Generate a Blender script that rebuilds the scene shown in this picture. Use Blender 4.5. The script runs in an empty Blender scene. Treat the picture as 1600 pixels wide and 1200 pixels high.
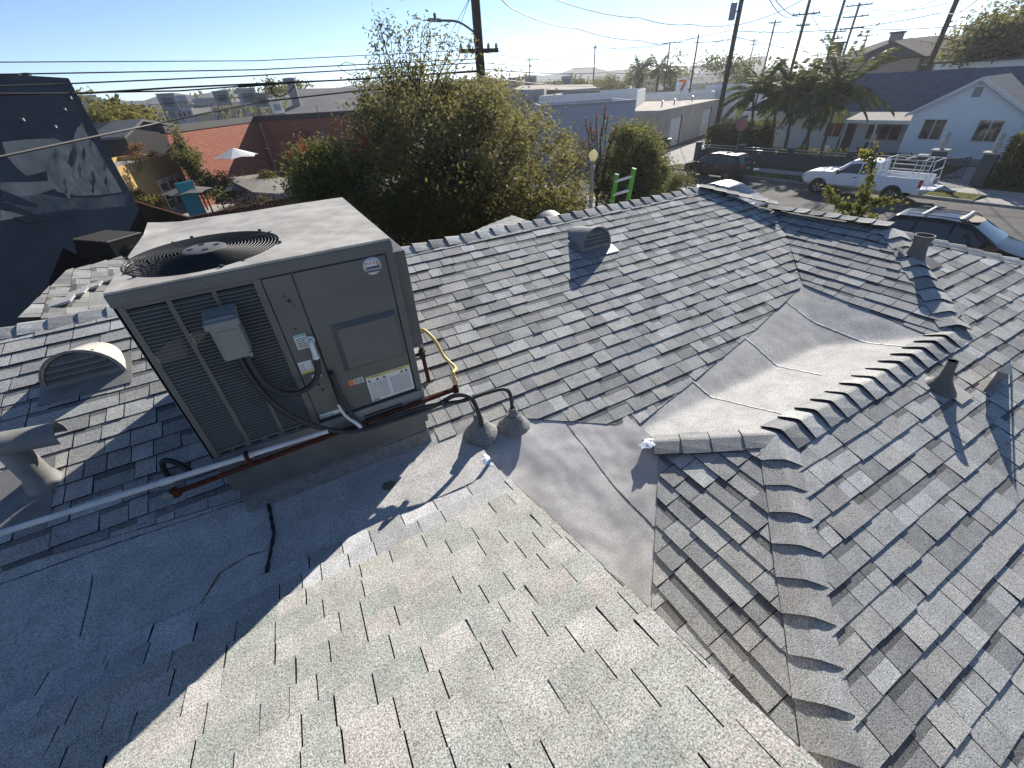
import bpy, bmesh, math, random
from mathutils import Vector, Matrix, noise
random.seed(11)
V = Vector
rad = math.radians
SC = bpy.context.scene
COL = SC.collection

# ------------------------------------------------------------------ camera, sky, sun, exposure
EYE = 6.2                                   # camera height above the street
FPX = 652.08                                # focal length in pixels of the 1600 px wide photograph
CR = V((0.87344, -0.48420, -0.05148)); CU = V((0.31780, 0.48679, 0.81366)); CF = V((0.36891, 0.72704, -0.57906))
cam = bpy.data.cameras.new('camera'); camo = bpy.data.objects.new('camera', cam); COL.objects.link(camo)
cam.sensor_fit = 'HORIZONTAL'; cam.sensor_width = 36.0; cam.lens = 36.0 * FPX / 1600.0
cam.clip_start = 0.05; cam.clip_end = 6000
mw = Matrix.Identity(4)
for i in range(3):
    mw[i][0] = CR[i]; mw[i][1] = CU[i]; mw[i][2] = -CF[i]
mw[2][3] = EYE
camo.matrix_world = mw
SC.camera = camo

SUN_AZ = rad(53.0); SUN_EL = rad(27.0)      # azimuth from +Y towards +X
world = bpy.data.worlds.new('World'); SC.world = world; world.use_nodes = True
wn = world.node_tree.nodes; wl = world.node_tree.links; wn.clear()
wo = wn.new('ShaderNodeOutputWorld'); wb = wn.new('ShaderNodeBackground'); ws = wn.new('ShaderNodeTexSky')
ws.sky_type = 'NISHITA'; ws.sun_disc = False
ws.sun_elevation = SUN_EL; ws.sun_rotation = SUN_AZ
ws.altitude = 30; ws.air_density = 0.6; ws.dust_density = 0.0; ws.ozone_density = 3.2
wb.inputs['Strength'].default_value = 0.092
wl.new(ws.outputs[0], wb.inputs[0]); wl.new(wb.outputs[0], wo.inputs[0])

sl = bpy.data.lights.new('sun', 'SUN'); so = bpy.data.objects.new('sun', sl); COL.objects.link(so)
sl.energy = 5.0; sl.angle = rad(0.53); sl.color = (1.0, 0.945, 0.865)
sd = V((math.sin(SUN_AZ) * math.cos(SUN_EL), math.cos(SUN_AZ) * math.cos(SUN_EL), math.sin(SUN_EL)))
so.rotation_euler = sd.to_track_quat('Z', 'Y').to_euler(); so.location = sd * 60

SC.view_settings.view_transform = 'Standard'; SC.view_settings.look = 'None'
SC.view_settings.exposure = 0.86; SC.view_settings.gamma = 1.0; SC.view_settings.use_curve_mapping = False

# ------------------------------------------------------------------ helpers
def ray(u, v): return CF + CR * ((u - 800) / FPX) - CU * ((v - 600) / FPX)
def P(u, v, d):
    r = ray(u, v); k = d / math.hypot(r.x, r.y); p = r * k; return V((p.x, p.y, p.z + EYE))
def G(u, v, z=0.0):
    r = ray(u, v); k = (z - EYE) / r.z; return V((r.x * k, r.y * k, z))
def onY(u, v, y):
    r = ray(u, v); k = y / r.y; return V((r.x * k, y, r.z * k + EYE))
def proj(p):
    q = V((p[0], p[1], p[2] - EYE)); w = q.dot(CF)
    if w < 0.05: return None
    return (800 + FPX * q.dot(CR) / w, 600 - FPX * q.dot(CU) / w)

ORG = {}
def thing(name, label, cat, loc=(0, 0, 0), rz=0.0, group=None, local=False):
    o = bpy.data.objects.new(name, None); COL.objects.link(o); o.empty_display_size = 0.2
    o.location = loc; o.rotation_euler = (0, 0, rz); o['label'] = label; o['category'] = cat
    if group: o['group'] = group
    ORG[o.name] = V((0, 0, 0)) if local else V(loc)
    return o
def tag(o, label, cat, group=None):
    o['label'] = label; o['category'] = cat
    if group: o['group'] = group
    return o
def copy_tree(o, parent=None):
    c = o.copy(); COL.objects.link(c); c.parent = parent
    ORG[c.name] = ORG.get(o.name, V((0, 0, 0)))
    for ch in list(o.children): copy_tree(ch, c)
    return c

class MB:
    def __init__(s): s.v = []; s.f = []; s.c = []
    def add(s, vs, fs, col=None):
        o = len(s.v); s.v += [tuple(p) for p in vs]; s.f += [tuple(i + o for i in f) for f in fs]
        if col is not None: s.c += [col] * len(vs)
        return s
    def box(s, x0, x1, y0, y1, z0, z1, col=None):
        vs = [(x, y, z) for z in (z0, z1) for y in (y0, y1) for x in (x0, x1)]
        return s.add(vs, [(0, 2, 3, 1), (4, 5, 7, 6), (0, 1, 5, 4), (2, 6, 7, 3), (0, 4, 6, 2), (1, 3, 7, 5)], col)
    def obox(s, c, ax, ay, az, col=None):
        c = V(c); ax = V(ax); ay = V(ay); az = V(az)
        vs = [c + ax * i + ay * j + az * k for k in (-1, 1) for j in (-1, 1) for i in (-1, 1)]
        return s.add(vs, [(0, 2, 3, 1), (4, 5, 7, 6), (0, 1, 5, 4), (2, 6, 7, 3), (0, 4, 6, 2), (1, 3, 7, 5)], col)
    def beam(s, a, b, w, h, up=(0, 0, 1)):
        a = V(a); b = V(b); t = (b - a); L = t.length; t.normalize(); sd_ = t.cross(V(up))
        if sd_.length < 1e-4: sd_ = t.cross(V((1, 0, 0)))
        sd_.normalize(); u = sd_.cross(t)
        return s.obox((a + b) / 2, t * L / 2, sd_ * w / 2, u * h / 2)
    def tube(s, pts, r, n=8, cap=True, col=None):
        pts = [V(p) for p in pts]; m = len(pts)
        rs = r if isinstance(r, (list, tuple)) else [r] * m
        t0 = (pts[1] - pts[0]).normalized()
        up = V((0, 0, 1)) if abs(t0.z) < 0.9 else V((1, 0, 0))
        a = t0.cross(up).normalized(); vs = []
        for i, p in enumerate(pts):
            t = (pts[min(i + 1, m - 1)] - pts[max(i - 1, 0)])
            t = t.normalized() if t.length > 1e-9 else t0
            a = (a - t * a.dot(t)).normalized(); b = t.cross(a)
            for k in range(n):
                an = 2 * math.pi * k / n
                vs.append(p + (a * math.cos(an) + b * math.sin(an)) * rs[i])
        fs = [(i * n + k, i * n + (k + 1) % n, (i + 1) * n + (k + 1) % n, (i + 1) * n + k) for i in range(m - 1) for k in range(n)]
        if cap: fs += [tuple(range(n))[::-1], tuple((m - 1) * n + k for k in range(n))]
        return s.add(vs, fs, col)
    def lathe(s, prof, n=20, o=(0, 0, 0), ax=None, ay=None, az=None, close=False):
        o = V(o); ax = V(ax or (1, 0, 0)); ay = V(ay or (0, 1, 0)); az = V(az or (0, 0, 1)); m = len(prof); vs = []
        for r, z in prof:
            for k in range(n):
                an = 2 * math.pi * k / n; vs.append(o + ax * r * math.cos(an) + ay * r * math.sin(an) + az * z)
        rng = m if close else m - 1
        fs = [(i * n + k, i * n + (k + 1) % n, ((i + 1) % m) * n + (k + 1) % n, ((i + 1) % m) * n + k) for i in range(rng) for k in range(n)]
        if not close:
            if prof[0][0] > 1e-5: fs.append(tuple(range(n))[::-1])
            if prof[-1][0] > 1e-5: fs.append(tuple((m - 1) * n + k for k in range(n)))
        return s.add(vs, fs)
    def prism(s, poly, off, col=None):
        n = len(poly); off = V(off); vs = [V(p) for p in poly] + [V(p) + off for p in poly]
        return s.add(vs, [tuple(range(n))[::-1], tuple(range(n, 2 * n))] + [(i, (i + 1) % n, n + (i + 1) % n, n + i) for i in range(n)], col)
    def build(s, name, mat, parent=None, smooth=False, bevel=0.0, ang=40, seg=2):
        org = ORG.get(parent.name, V((0, 0, 0))) if parent else V((0, 0, 0))
        me = bpy.data.meshes.new(name)
        me.from_pydata([(p[0] - org.x, p[1] - org.y, p[2] - org.z) for p in s.v], [], s.f)
        if len(s.c) == len(s.v) and s.c:
            at = me.color_attributes.new('tone', 'FLOAT_COLOR', 'POINT')
            at.data.foreach_set('color', [x for c in s.c for x in (c[0], c[1], c[2], 1.0)])
        me.materials.append(MAT[mat])
        if smooth:
            me.shade_smooth(); me.set_sharp_from_angle(angle=rad(ang))
        o = bpy.data.objects.new(name, me); COL.objects.link(o)
        if parent: o.parent = parent
        ORG[o.name] = org
        if bevel > 0:
            b = o.modifiers.new('bevel', 'BEVEL'); b.width = bevel; b.segments = seg; b.limit_method = 'ANGLE'; b.angle_limit = rad(40)
        return o

# ------------------------------------------------------------------ materials
MAT = {}
def nodes_of(name):
    m = bpy.data.materials.new(name); m.use_nodes = True; MAT[name] = m
    nt = m.node_tree; nt.nodes.clear()
    out = nt.nodes.new('ShaderNodeOutputMaterial'); b = nt.nodes.new('ShaderNodeBsdfPrincipled')
    nt.links.new(b.outputs[0], out.inputs[0])
    return nt, b, out
def mat(name, col, rough=0.6, metal=0.0, var=0.12, scale=6.0, bump=0.0, bscale=80.0, spec=0.5, stain=None, sscale=1.2, samt=0.5):
    nt, b, out = nodes_of(name); N = nt.nodes; L = nt.links
    tc = N.new('ShaderNodeTexCoord')
    nz = N.new('ShaderNodeTexNoise'); nz.inputs['Scale'].default_value = scale; nz.inputs['Detail'].default_value = 5
    L.new(tc.outputs['Object'], nz.inputs['Vector'])
    mr = N.new('ShaderNodeMapRange'); mr.inputs[1].default_value = 0.25; mr.inputs[2].default_value = 0.75
    mr.inputs[3].default_value = 1 - var; mr.inputs[4].default_value = 1 + var
    L.new(nz.outputs[0], mr.inputs[0])
    mx = N.new('ShaderNodeMix'); mx.data_type = 'RGBA'; mx.blend_type = 'MULTIPLY'; mx.inputs[0].default_value = 1
    mx.inputs[6].default_value = (*col, 1); L.new(mr.outputs[0], mx.inputs[7])
    res = mx.outputs[2]
    if stain:
        n2 = N.new('ShaderNodeTexNoise'); n2.inputs['Scale'].default_value = sscale; n2.inputs['Detail'].default_value = 7; n2.inputs['Roughness'].default_value = 0.65
        L.new(tc.outputs['Object'], n2.inputs['Vector'])
        m2 = N.new('ShaderNodeMapRange'); m2.inputs[1].default_value = 0.48; m2.inputs[2].default_value = 0.72; m2.inputs[3].default_value = 0; m2.inputs[4].default_value = samt
        L.new(n2.outputs[0], m2.inputs[0])
        x2 = N.new('ShaderNodeMix'); x2.data_type = 'RGBA'; L.new(m2.outputs[0], x2.inputs[0]); L.new(res, x2.inputs[6]); x2.inputs[7].default_value = (*stain, 1)
        res = x2.outputs[2]
    L.new(res, b.inputs['Base Color'])
    b.inputs['Roughness'].default_value = rough; b.inputs['Metallic'].default_value = metal; b.inputs['Specular IOR Level'].default_value = spec if rough < 0.8 else spec * 0.15
    if bump > 0:
        n3 = N.new('ShaderNodeTexNoise'); n3.inputs['Scale'].default_value = bscale; n3.inputs['Detail'].default_value = 4
        L.new(tc.outputs['Object'], n3.inputs['Vector'])
        bp = N.new('ShaderNodeBump'); bp.inputs['Strength'].default_value = bump; bp.inputs['Distance'].default_value = 0.01
        L.new(n3.outputs[0], bp.inputs['Height']); L.new(bp.outputs[0], b.inputs['Normal'])
    return MAT[name]
def granule(name, tone_attr=True, col=(0.3, 0.3, 0.3), lo=0.28, hi=1.80, stain=None, rough=0.95, gs=165.0):
    nt, b, out = nodes_of(name); N = nt.nodes; L = nt.links
    ge = N.new('ShaderNodeNewGeometry')
    n1 = N.new('ShaderNodeTexNoise'); n1.inputs['Scale'].default_value = gs; n1.inputs['Detail'].default_value = 3.5; n1.inputs['Roughness'].default_value = 0.6
    L.new(ge.outputs['Position'], n1.inputs['Vector'])
    cr = N.new('ShaderNodeMapRange'); cr.inputs[1].default_value = 0.30; cr.inputs[2].default_value = 0.70; cr.inputs[3].default_value = lo; cr.inputs[4].default_value = hi
    L.new(n1.outputs[0], cr.inputs[0])
    n2 = N.new('ShaderNodeTexNoise'); n2.inputs['Scale'].default_value = 7.0; n2.inputs['Detail'].default_value = 4
    L.new(ge.outputs['Position'], n2.inputs['Vector'])
    c2 = N.new('ShaderNodeMapRange'); c2.inputs[1].default_value = 0.3; c2.inputs[2].default_value = 0.7; c2.inputs[3].default_value = 0.86; c2.inputs[4].default_value = 1.12
    L.new(n2.outputs[0], c2.inputs[0])
    mm = N.new('ShaderNodeMath'); mm.operation = 'MULTIPLY'; L.new(cr.outputs[0], mm.inputs[0]); L.new(c2.outputs[0], mm.inputs[1])
    mx = N.new('ShaderNodeMix'); mx.data_type = 'RGBA'; mx.blend_type = 'MULTIPLY'; mx.inputs[0].default_value = 1
    if tone_attr:
        at = N.new('ShaderNodeAttribute'); at.attribute_name = 'tone'; L.new(at.outputs['Color'], mx.inputs[6])
    else: mx.inputs[6].default_value = (*col, 1)
    L.new(mm.outputs[0], mx.inputs[7]); res = mx.outputs[2]
    if stain:
        for sc, colr, lo_, hi_, am in stain:
            n3 = N.new('ShaderNodeTexNoise'); n3.inputs['Scale'].default_value = sc; n3.inputs['Detail'].default_value = 6; n3.inputs['Roughness'].default_value = 0.62
            L.new(ge.outputs['Position'], n3.inputs['Vector'])
            m3 = N.new('ShaderNodeMapRange'); m3.inputs[1].default_value = lo_; m3.inputs[2].default_value = hi_; m3.inputs[4].default_value = am
            L.new(n3.outputs[0], m3.inputs[0])
            x3 = N.new('ShaderNodeMix'); x3.data_type = 'RGBA'; L.new(m3.outputs[0], x3.inputs[0]); L.new(res, x3.inputs[6]); x3.inputs[7].default_value = (*colr, 1)
            res = x3.outputs[2]
    L.new(res, b.inputs['Base Color']); b.inputs['Roughness'].default_value = rough; b.inputs['Specular IOR Level'].default_value = 0.06
    bp = N.new('ShaderNodeBump'); bp.inputs['Strength'].default_value = 0.55; bp.inputs['Distance'].default_value = 0.004
    L.new(n1.outputs[0], bp.inputs['Height']); L.new(bp.outputs[0], b.inputs['Normal'])
def leafmat(name, trans=0.45, tcol=(0.20, 0.22, 0.03), rough=0.65):
    m = bpy.data.materials.new(name); m.use_nodes = True; MAT[name] = m
    nt = m.node_tree; nt.nodes.clear(); N = nt.nodes; L = nt.links
    out = N.new('ShaderNodeOutputMaterial'); b = N.new('ShaderNodeBsdfPrincipled'); t = N.new('ShaderNodeBsdfTranslucent'); ms = N.new('ShaderNodeMixShader')
    at = N.new('ShaderNodeAttribute'); at.attribute_name = 'tone'
    L.new(at.outputs['Color'], b.inputs['Base Color']); b.inputs['Roughness'].default_value = rough; b.inputs['Specular IOR Level'].default_value = 0.15
    mx = N.new('ShaderNodeMix'); mx.data_type = 'RGBA'; mx.inputs[0].default_value = 0.5
    L.new(at.outputs['Color'], mx.inputs[6]); mx.inputs[7].default_value = (*tcol, 1)
    L.new(mx.outputs[2], t.inputs['Color'])
    ms.inputs[0].default_value = trans; L.new(b.outputs[0], ms.inputs[1]); L.new(t.outputs[0], ms.inputs[2]); L.new(ms.outputs[0], out.inputs[0])
def glassmat(name, col=(0.02, 0.025, 0.03), rough=0.06):
    nt, b, out = nodes_of(name); b.inputs['Base Color'].default_value = (*col, 1); b.inputs['Roughness'].default_value = rough; b.inputs['Specular IOR Level'].default_value = 0.8

granule('shingle_granules')
granule('cap_sheet', False, (0.435, 0.425, 0.405), 0.50, 1.50, [(1.4, (0.36, 0.35, 0.33), 0.48, 0.75, 0.55), (3.1, (0.53, 0.51, 0.46), 0.55, 0.8, 0.5)], gs=115.0)
granule('valley_sheet', False, (0.52, 0.50, 0.48), 0.68, 1.34, [(2.3, (0.39, 0.37, 0.35), 0.46, 0.72, 0.7), (9.0, (0.36, 0.34, 0.31), 0.56, 0.78, 0.4)], gs=160.0)
mat('deck_felt', (0.045, 0.045, 0.048), 0.95, bump=0.3)
mat('stucco_cream', (0.55, 0.50, 0.40), 0.9, bump=0.4)
mat('trim_white', (0.74, 0.73, 0.70), 0.6, var=0.08)
mat('fascia_grey', (0.30, 0.30, 0.30), 0.7)
mat('mastic_white', (0.70, 0.76, 0.84), 0.45, var=0.1, bump=0.5, bscale=40)
mat('mastic_grey', (0.20, 0.195, 0.185), 0.75, var=0.3, scale=25, bump=1.0, bscale=35)
mat('asphalt_tar', (0.012, 0.012, 0.013), 0.5, bump=0.6)
mat('seam_caulk', (0.62, 0.60, 0.55), 0.7, var=0.4, scale=30)
mat('mud', (0.18, 0.14, 0.10), 0.9)

# ------------------------------------------------------------------ the house with the shingled roof
S3 = 1.0 / 3.0
class Plane:                                   # z = a x + b y + c
    def __init__(s, a, b, c):
        s.a, s.b, s.c = a, b, c
        s.n = V((-a, -b, 1)).normalized(); g = math.hypot(a, b)
        s.up = V((a, b, a * a + b * b)).normalized(); s.al = V((b, -a, 0)) / g
        s.o = V((0, 0, c)); s.k = math.sqrt(1 + g * g); s.g = g
    def z(s, x, y): return s.a * x + s.b * y + s.c
    def p(s, x, y, h=0.0): return V((x, y, s.z(x, y))) + s.n * h
    def uv(s, x, y):
        q = V((x, y, s.z(x, y))) - s.o; return (q.dot(s.al), q.dot(s.up))
    def xyz(s, u, v, h=0.0): return s.o + s.al * u + s.up * v + s.n * h
PA = Plane(0, -S3, EYE - 1.600)
PB = Plane(0, S3, EYE - 3.048)
PE = Plane(S3, 0, EYE - 3.975)
PF = Plane(0, S3, EYE - 2.550)
PD = Plane(S3, 0, EYE - 3.093)
PG = Plane(0, -S3, EYE - 2.550 + 2.2 * S3)
RY, RZ = 4.82, PB.z(0, 4.82)                   # main ridge
POLY = {
    'A': [(-4.6, -1.6), (0.83, -1.6), (0.83, 1.905), (-4.6, 1.905)],
    'B': [(-4.6, 2.74), (-1.9, 2.68), (-0.75, 2.57), (0.5, 2.43), (0.95, 2.36), (1.30, 2.34), (2.13, 1.90), (2.99, 2.06), (4.01, 2.265), (5.42, 2.60), (6.65, 3.89), (5.98, 4.83), (-4.6, 4.83)],
    'E': [(5.42, 2.60), (5.27, 1.16), (5.46, 1.12), (6.78, 2.46), (6.67, 3.90)],
    'F': [(2.72, 1.10), (5.46, 1.12), (6.78, 2.46), (10.74, -1.5), (0.12, -1.5)],
    'D': [(2.09, 1.60), (2.72, 1.10), (0.45, -1.17), (0.45, -0.03)],
}
house = thing('shingled_house', 'grey shingled hip-roof house with membrane valleys and a packaged cooling unit on it', 'house', (0, 0, 0))

def slab(name, plane, poly, t, material, parent):
    mb = MB(); mb.prism([plane.p(x, y, -t) for x, y in poly], plane.n * (t - 0.001)); return mb.build(name, material, parent)

def clip(poly, u0, u1, v0, v1):
    for ax, lim, sg in ((0, u0, 1), (0, u1, -1), (1, v0, 1), (1, v1, -1)):
        out = []; n = len(poly)
        for i in range(n):
            a, b = poly[i], poly[(i + 1) % n]; da = (a[ax] - lim) * sg; db = (b[ax] - lim) * sg
            if da >= 0: out.append(a)
            if (da >= 0) != (db >= 0):
                t = da / (da - db); out.append((a[0] + (b[0] - a[0]) * t, a[1] + (b[1] - a[1]) * t))
        poly = out
        if len(poly) < 3: return []
    r = []
    for p in poly:
        if not r or math.hypot(p[0] - r[-1][0], p[1] - r[-1][1]) > 1e-4: r.append(p)
    if len(r) > 2 and math.hypot(r[0][0] - r[-1][0], r[0][1] - r[-1][1]) < 1e-4: r.pop()
    return r if len(r) > 2 else []

GREY = [(0.232, 0.236, 0.238), (0.262, 0.265, 0.266), (0.250, 0.250, 0.247), (0.188, 0.190, 0.192), (0.305, 0.308, 0.308), (0.235, 0.232, 0.226), (0.275, 0.272, 0.264), (0.215, 0.217, 0.218)]
WARM = [(0.37, 0.366, 0.325), (0.35, 0.355, 0.315), (0.332, 0.345, 0.305), (0.40, 0.375, 0.34), (0.38, 0.375, 0.335), (0.36, 0.357, 0.318), (0.42, 0.40, 0.365)]
PALE = [(0.42, 0.42, 0.41), (0.36, 0.36, 0.355), (0.46, 0.46, 0.455), (0.33, 0.33, 0.325)]
GREY = [(r * 1.40, g * 1.385, b * 1.33) for r, g, b in GREY]
WARM = [tuple(c * 0.93 for c in t) for t in WARM]
EXPO = 0.1465
PIECES = []
def shingle_facet(key, plane, poly, tones, off=0.0, first=None, tmul=1.0, slot=0.35, slotw=0.0055):
    pu = [plane.uv(x, y) for x, y in poly]
    us = [p[0] for p in pu]; vs_ = [p[1] for p in pu]
    v = min(vs_) - off; k = 0; last = None
    while v < max(vs_):
        u = min(us) - random.random() * 0.5; prev = -1
        while u < max(us):
            w = random.choice((0.11, 0.14, 0.16, 0.18, 0.20, 0.23, 0.28)) * random.uniform(0.9, 1.1)
            gp = slotw if random.random() < slot else 0.0004
            g2 = 0.0006
            vj = random.uniform(-0.0035, 0.0035); pl = clip(pu, u + g2, u + w - gp, v + vj, v + EXPO + 0.014)
            if pl:
                tone = list(random.choice(first if (first and k < 2) else tones)); m = random.uniform(0.93, 1.07); tone = tuple(c * m for c in tone)
                high = random.random() < 0.55
                tb = (random.uniform(0.0105, 0.0132) if high else random.uniform(0.0055, 0.0072)) * tmul; vo = random.uniform(-0.0015, 0.0015)
                top = [plane.xyz(a, b, 0.0028 + (tb) * max(0.0, 1 - (b - v) / (EXPO + 0.014)) + random.uniform(0, 0.0006)) for a, b in pl]
                bot = [plane.xyz(a, b, 0.0006) for a, b in pl]
                ar = 0; px = [proj(p) for p in top]
                if all(px):
                    ar = abs(sum(px[i][0] * px[(i + 1) % len(px)][1] - px[(i + 1) % len(px)][0] * px[i][1] for i in range(len(px)))) / 2
                    cx = sum(p[0] for p in px) / len(px); cy = sum(p[1] for p in px) / len(px)
                    if not (0 < cx < 1600 and 0 < cy < 1200): ar = 0
                    if key in 'DF' and top[0].x < 0.85: ar = 0
                band = None
                if not high and key != 'A' and random.random() < 0.8:      # dark band on recessed tabs: laminate print plus painted shade of the tab above
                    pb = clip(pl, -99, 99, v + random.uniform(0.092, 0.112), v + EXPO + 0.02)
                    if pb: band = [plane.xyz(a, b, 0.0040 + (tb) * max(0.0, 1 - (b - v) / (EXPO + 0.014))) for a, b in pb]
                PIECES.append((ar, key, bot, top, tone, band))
            u += w
        v += EXPO * random.uniform(0.985, 1.015); k += 1
rs = {}
rs['A'] = slab('roof_slope', PA, POLY['A'], 0.16, 'deck_felt', house)
rs['B'] = slab('roof_slope', PB, POLY['B'], 0.05, 'deck_felt', house)
rs['E'] = slab('roof_slope', PE, POLY['E'], 0.05, 'deck_felt', house)
rs['F'] = slab('roof_slope', PF, POLY['F'], 0.05, 'deck_felt', house)
rs['D'] = slab('roof_slope', PD, POLY['D'], 0.05, 'deck_felt', house)
# A is laid with its lower edge at the large y end: shingle it upslope from there
shingle_facet('A', PA, POLY['A'], WARM, 0.0, PALE, 1.25, 0.68, 0.0052)
shingle_facet('B', PB, POLY['B'], GREY, 0.02, None, 1.05, 0.85)
shingle_facet('E', PE, POLY['E'], GREY, 0.05, None, 1.15, 0.85)
shingle_facet('F', PF, POLY['F'], GREY, 0.03, None, 1.1, 0.85)
shingle_facet('D', PD, POLY['D'], GREY, 0.06, None, 1.25, 0.8)

def smax(vals, k=0.035):
    m = max(vals); return m + k * math.log(sum(math.exp((q - m) / k) for q in vals))
def grid(name, x0, x1, y0, y1, st, fz, inside, material, parent):
    nx = int((x1 - x0) / st) + 1; ny = int((y1 - y0) / st) + 1; mb = MB(); idx = {}
    def vid(i, j):
        if (i, j) not in idx:
            x = x0 + (x1 - x0) * i / nx; y = y0 + (y1 - y0) * j / ny
            idx[(i, j)] = len(mb.v); mb.v.append((x, y, fz(x, y)))
        return idx[(i, j)]
    for i in range(nx):
        for j in range(ny):
            if inside(x0 + (x1 - x0) * (i + .5) / nx, y0 + (y1 - y0) * (j + .5) / ny):
                mb.f.append((vid(i, j), vid(i + 1, j), vid(i + 1, j + 1), vid(i, j + 1)))
    return mb.build(name, material, parent, smooth=True, ang=60)
def wr(x, y, s, a): return noise.noise(V((x * s, y * s, 3.7))) * a
ZM = PA.z(0, 1.9)
# flat strip below A, turned up the foot of B
def zM(x, y):
    b = PB.z(x, y) - 0.002
    return smax([ZM - 0.012 + 0.006 * wr(x, y, 2, 1), b], 0.012) + 0.004 + wr(x, y, 5, 0.003)
strip = grid('membrane_strip', -4.6, 0.828, 1.80, 2.95, 0.03, zM, lambda x, y: True, 'cap_sheet', house)
# valley sheet between B and D
def zH(x, y):
    cr_ = 0.008 * math.exp(-((x - y - 0.55) / 0.25) ** 2) * math.sin((x + y) * 11) 
    k = max(0.0, min(1.0, (0.50 - (x - y)) / 0.12)) * max(0.0, min(1.0, (2.36 - max(0.0, x - 1.30) * 0.53 - y) / 0.12))
    return smax([PB.z(x, y), PD.z(x, y)], 0.02) + 0.0006 + k * (0.008 + wr(x, y, 4.2, 0.016) + wr(x + 9, y, 11, 0.005) + cr_)
valley = grid('valley_membrane', 0.55, 2.25, -1.3, 2.62, 0.022, zH, lambda x, y: x - y < 0.60 + 0.002 and y < 2.62 - (x - 0.55) * 0.28 and x < 2.12, 'valley_sheet', house)
def zG(x, y):
    k = max(0.0, min(1.0, (1.90 + (x - 2.13) * 0.212 - y) / 0.15)) * max(0.0, min(1.0, (5.35 - x) / 0.15))
    return smax([PG.z(x, y), PB.z(x, y), PE.z(x, y)], 0.010) + 0.0005 + k * (0.005 + wr(x, y, 2.2, 0.006) + wr(x + 4, y, 7, 0.003))
cricket = grid('cricket_membrane', 2.045, 5.75, 1.05, 2.85, 0.025, zG,
               lambda x, y: y < 1.90 + (x - 2.13) * 0.212 + 0.05 and y > 1.08 and 0.8 * x + y > 3.31 and (x < 5.36 or y > 1.2) , 'cap_sheet', house)

# shingles: the 300 that show largest singly, the rest joined
PIECES.sort(key=lambda q: -q[0])
rest = MB()
def piece_geo(mb, bot, top, tone, band=None):
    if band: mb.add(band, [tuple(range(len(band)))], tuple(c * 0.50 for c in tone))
    n = len(top); mb.add(top, [tuple(range(n))], tone); mb.add(bot + top, [(i, (i + 1) % n, n + (i + 1) % n, n + i) for i in range(n)], (0.016, 0.016, 0.017))
for i, (ar, key, bot, top, tone, band) in enumerate(PIECES):
    if i < 300:
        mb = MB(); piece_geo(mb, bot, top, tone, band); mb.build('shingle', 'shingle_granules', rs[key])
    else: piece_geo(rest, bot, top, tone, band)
# ------------------------------------------------------------------ ridge and hip caps
def caps(p0, p1, plL, plR, first_up=True, hw=0.135, lift=0.022, tones=GREY, expo=0.203):
    """p0 -> p1 in plan; each cap's thick butt end points towards p0"""
    a = V((p0[0], p0[1], max(plL.z(*p0), plR.z(*p0)))); b = V((p1[0], p1[1], max(plL.z(*p1), plR.z(*p1))))
    t = (b - a).normalized(); L = (b - a).length
    def side(pl, ref):
        s = pl.n.cross(t).normalized(); m = (a + b) / 2
        if (s.x * ref[0] + s.y * ref[1]) < 0: s = -s
        return s
    perp = (-t.y, t.x)
    sl_ = side(plL, perp); sr_ = side(plR, (-perp[0], -perp[1])); up = (plL.n + plR.n).normalized()
    n = max(1, int(round(L / expo))); e = L / n
    for i in range(n):
        q0 = a + t * (e * i); q1 = a + t * (e * (i + 1) + 0.03)
        w = hw * random.uniform(0.95, 1.05); jl = random.uniform(-0.005, 0.005); li = lift * random.uniform(0.8, 1.2)
        km = random.uniform(0.92, 1.15); tone = tuple(c * km for c in random.choice(tones))
        def ring(q, h, w_):
            return [q + sl_ * w_ + up * h * 0.55, q + sl_ * w_ * .45 + up * h, q + sl_ * 0.012 + up * (h * 1.05 + 0.004), q + sr_ * 0.012 + up * (h * 1.05 + 0.004), q + sr_ * w_ * .45 + up * h, q + sr_ * w_ + up * h * 0.55]
        top0 = ring(q0 + t * jl, li + 0.010, w); top1 = ring(q1, 0.012, w * 0.97)
        bot0 = [p - up * 0.011 for p in top0]; bot1 = [p - up * 0.010 for p in top1]
        mb = MB(); vs = top0 + top1 + bot0 + bot1; fs = []
        for k in range(5):
            fs.append((k, 6 + k, 7 + k, k + 1)); fs.append((12 + k, 13 + k, 19 + k, 18 + k))
            fs.append((k, k + 1, 13 + k, 12 + k)); fs.append((6 + k, 18 + k, 19 + k, 7 + k))
        fs += [(0, 12, 18, 6), (5, 11, 23, 17)]
        mb.add(vs, [f_ for f_ in fs if max(f_) < 12], tone); mb.add(vs, [f_ for f_ in fs if max(f_) >= 12], (0.018, 0.018, 0.019)); mb.build('ridge_cap', 'shingle_granules', house)
PBK = Plane(0, -S3, RZ + RY * S3)              # hidden back slope
PHR = Plane(-S3, 0.0, PB.z(0, 4.82) + 5.98 * S3)
caps((-3.2, RY), (5.95, RY), PBK, PB)
caps((6.63, 3.93), (5.98, RY), PHR, PB)
PST = Plane(-S3, 0, PE.z(6.7, 0) + 6.7 * S3)   # slope towards the street
caps((6.78, 2.5), (6.67, 3.92), PST, PE)
caps((5.50, 1.14), (6.76, 2.44), PE, PF, lift=0.022)
caps((2.74, 1.10), (5.44, 1.12), PG, PF, lift=0.030, hw=0.155)
caps((2.05, 1.64), (2.70, 1.12), PG, PD, lift=0.014, hw=0.12)
caps((0.35, -1.27), (2.70, 1.08), PD, PF, lift=0.020, hw=0.135)
caps((10.3, -1.05), (6.80, 2.44), PF, PST)

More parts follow.
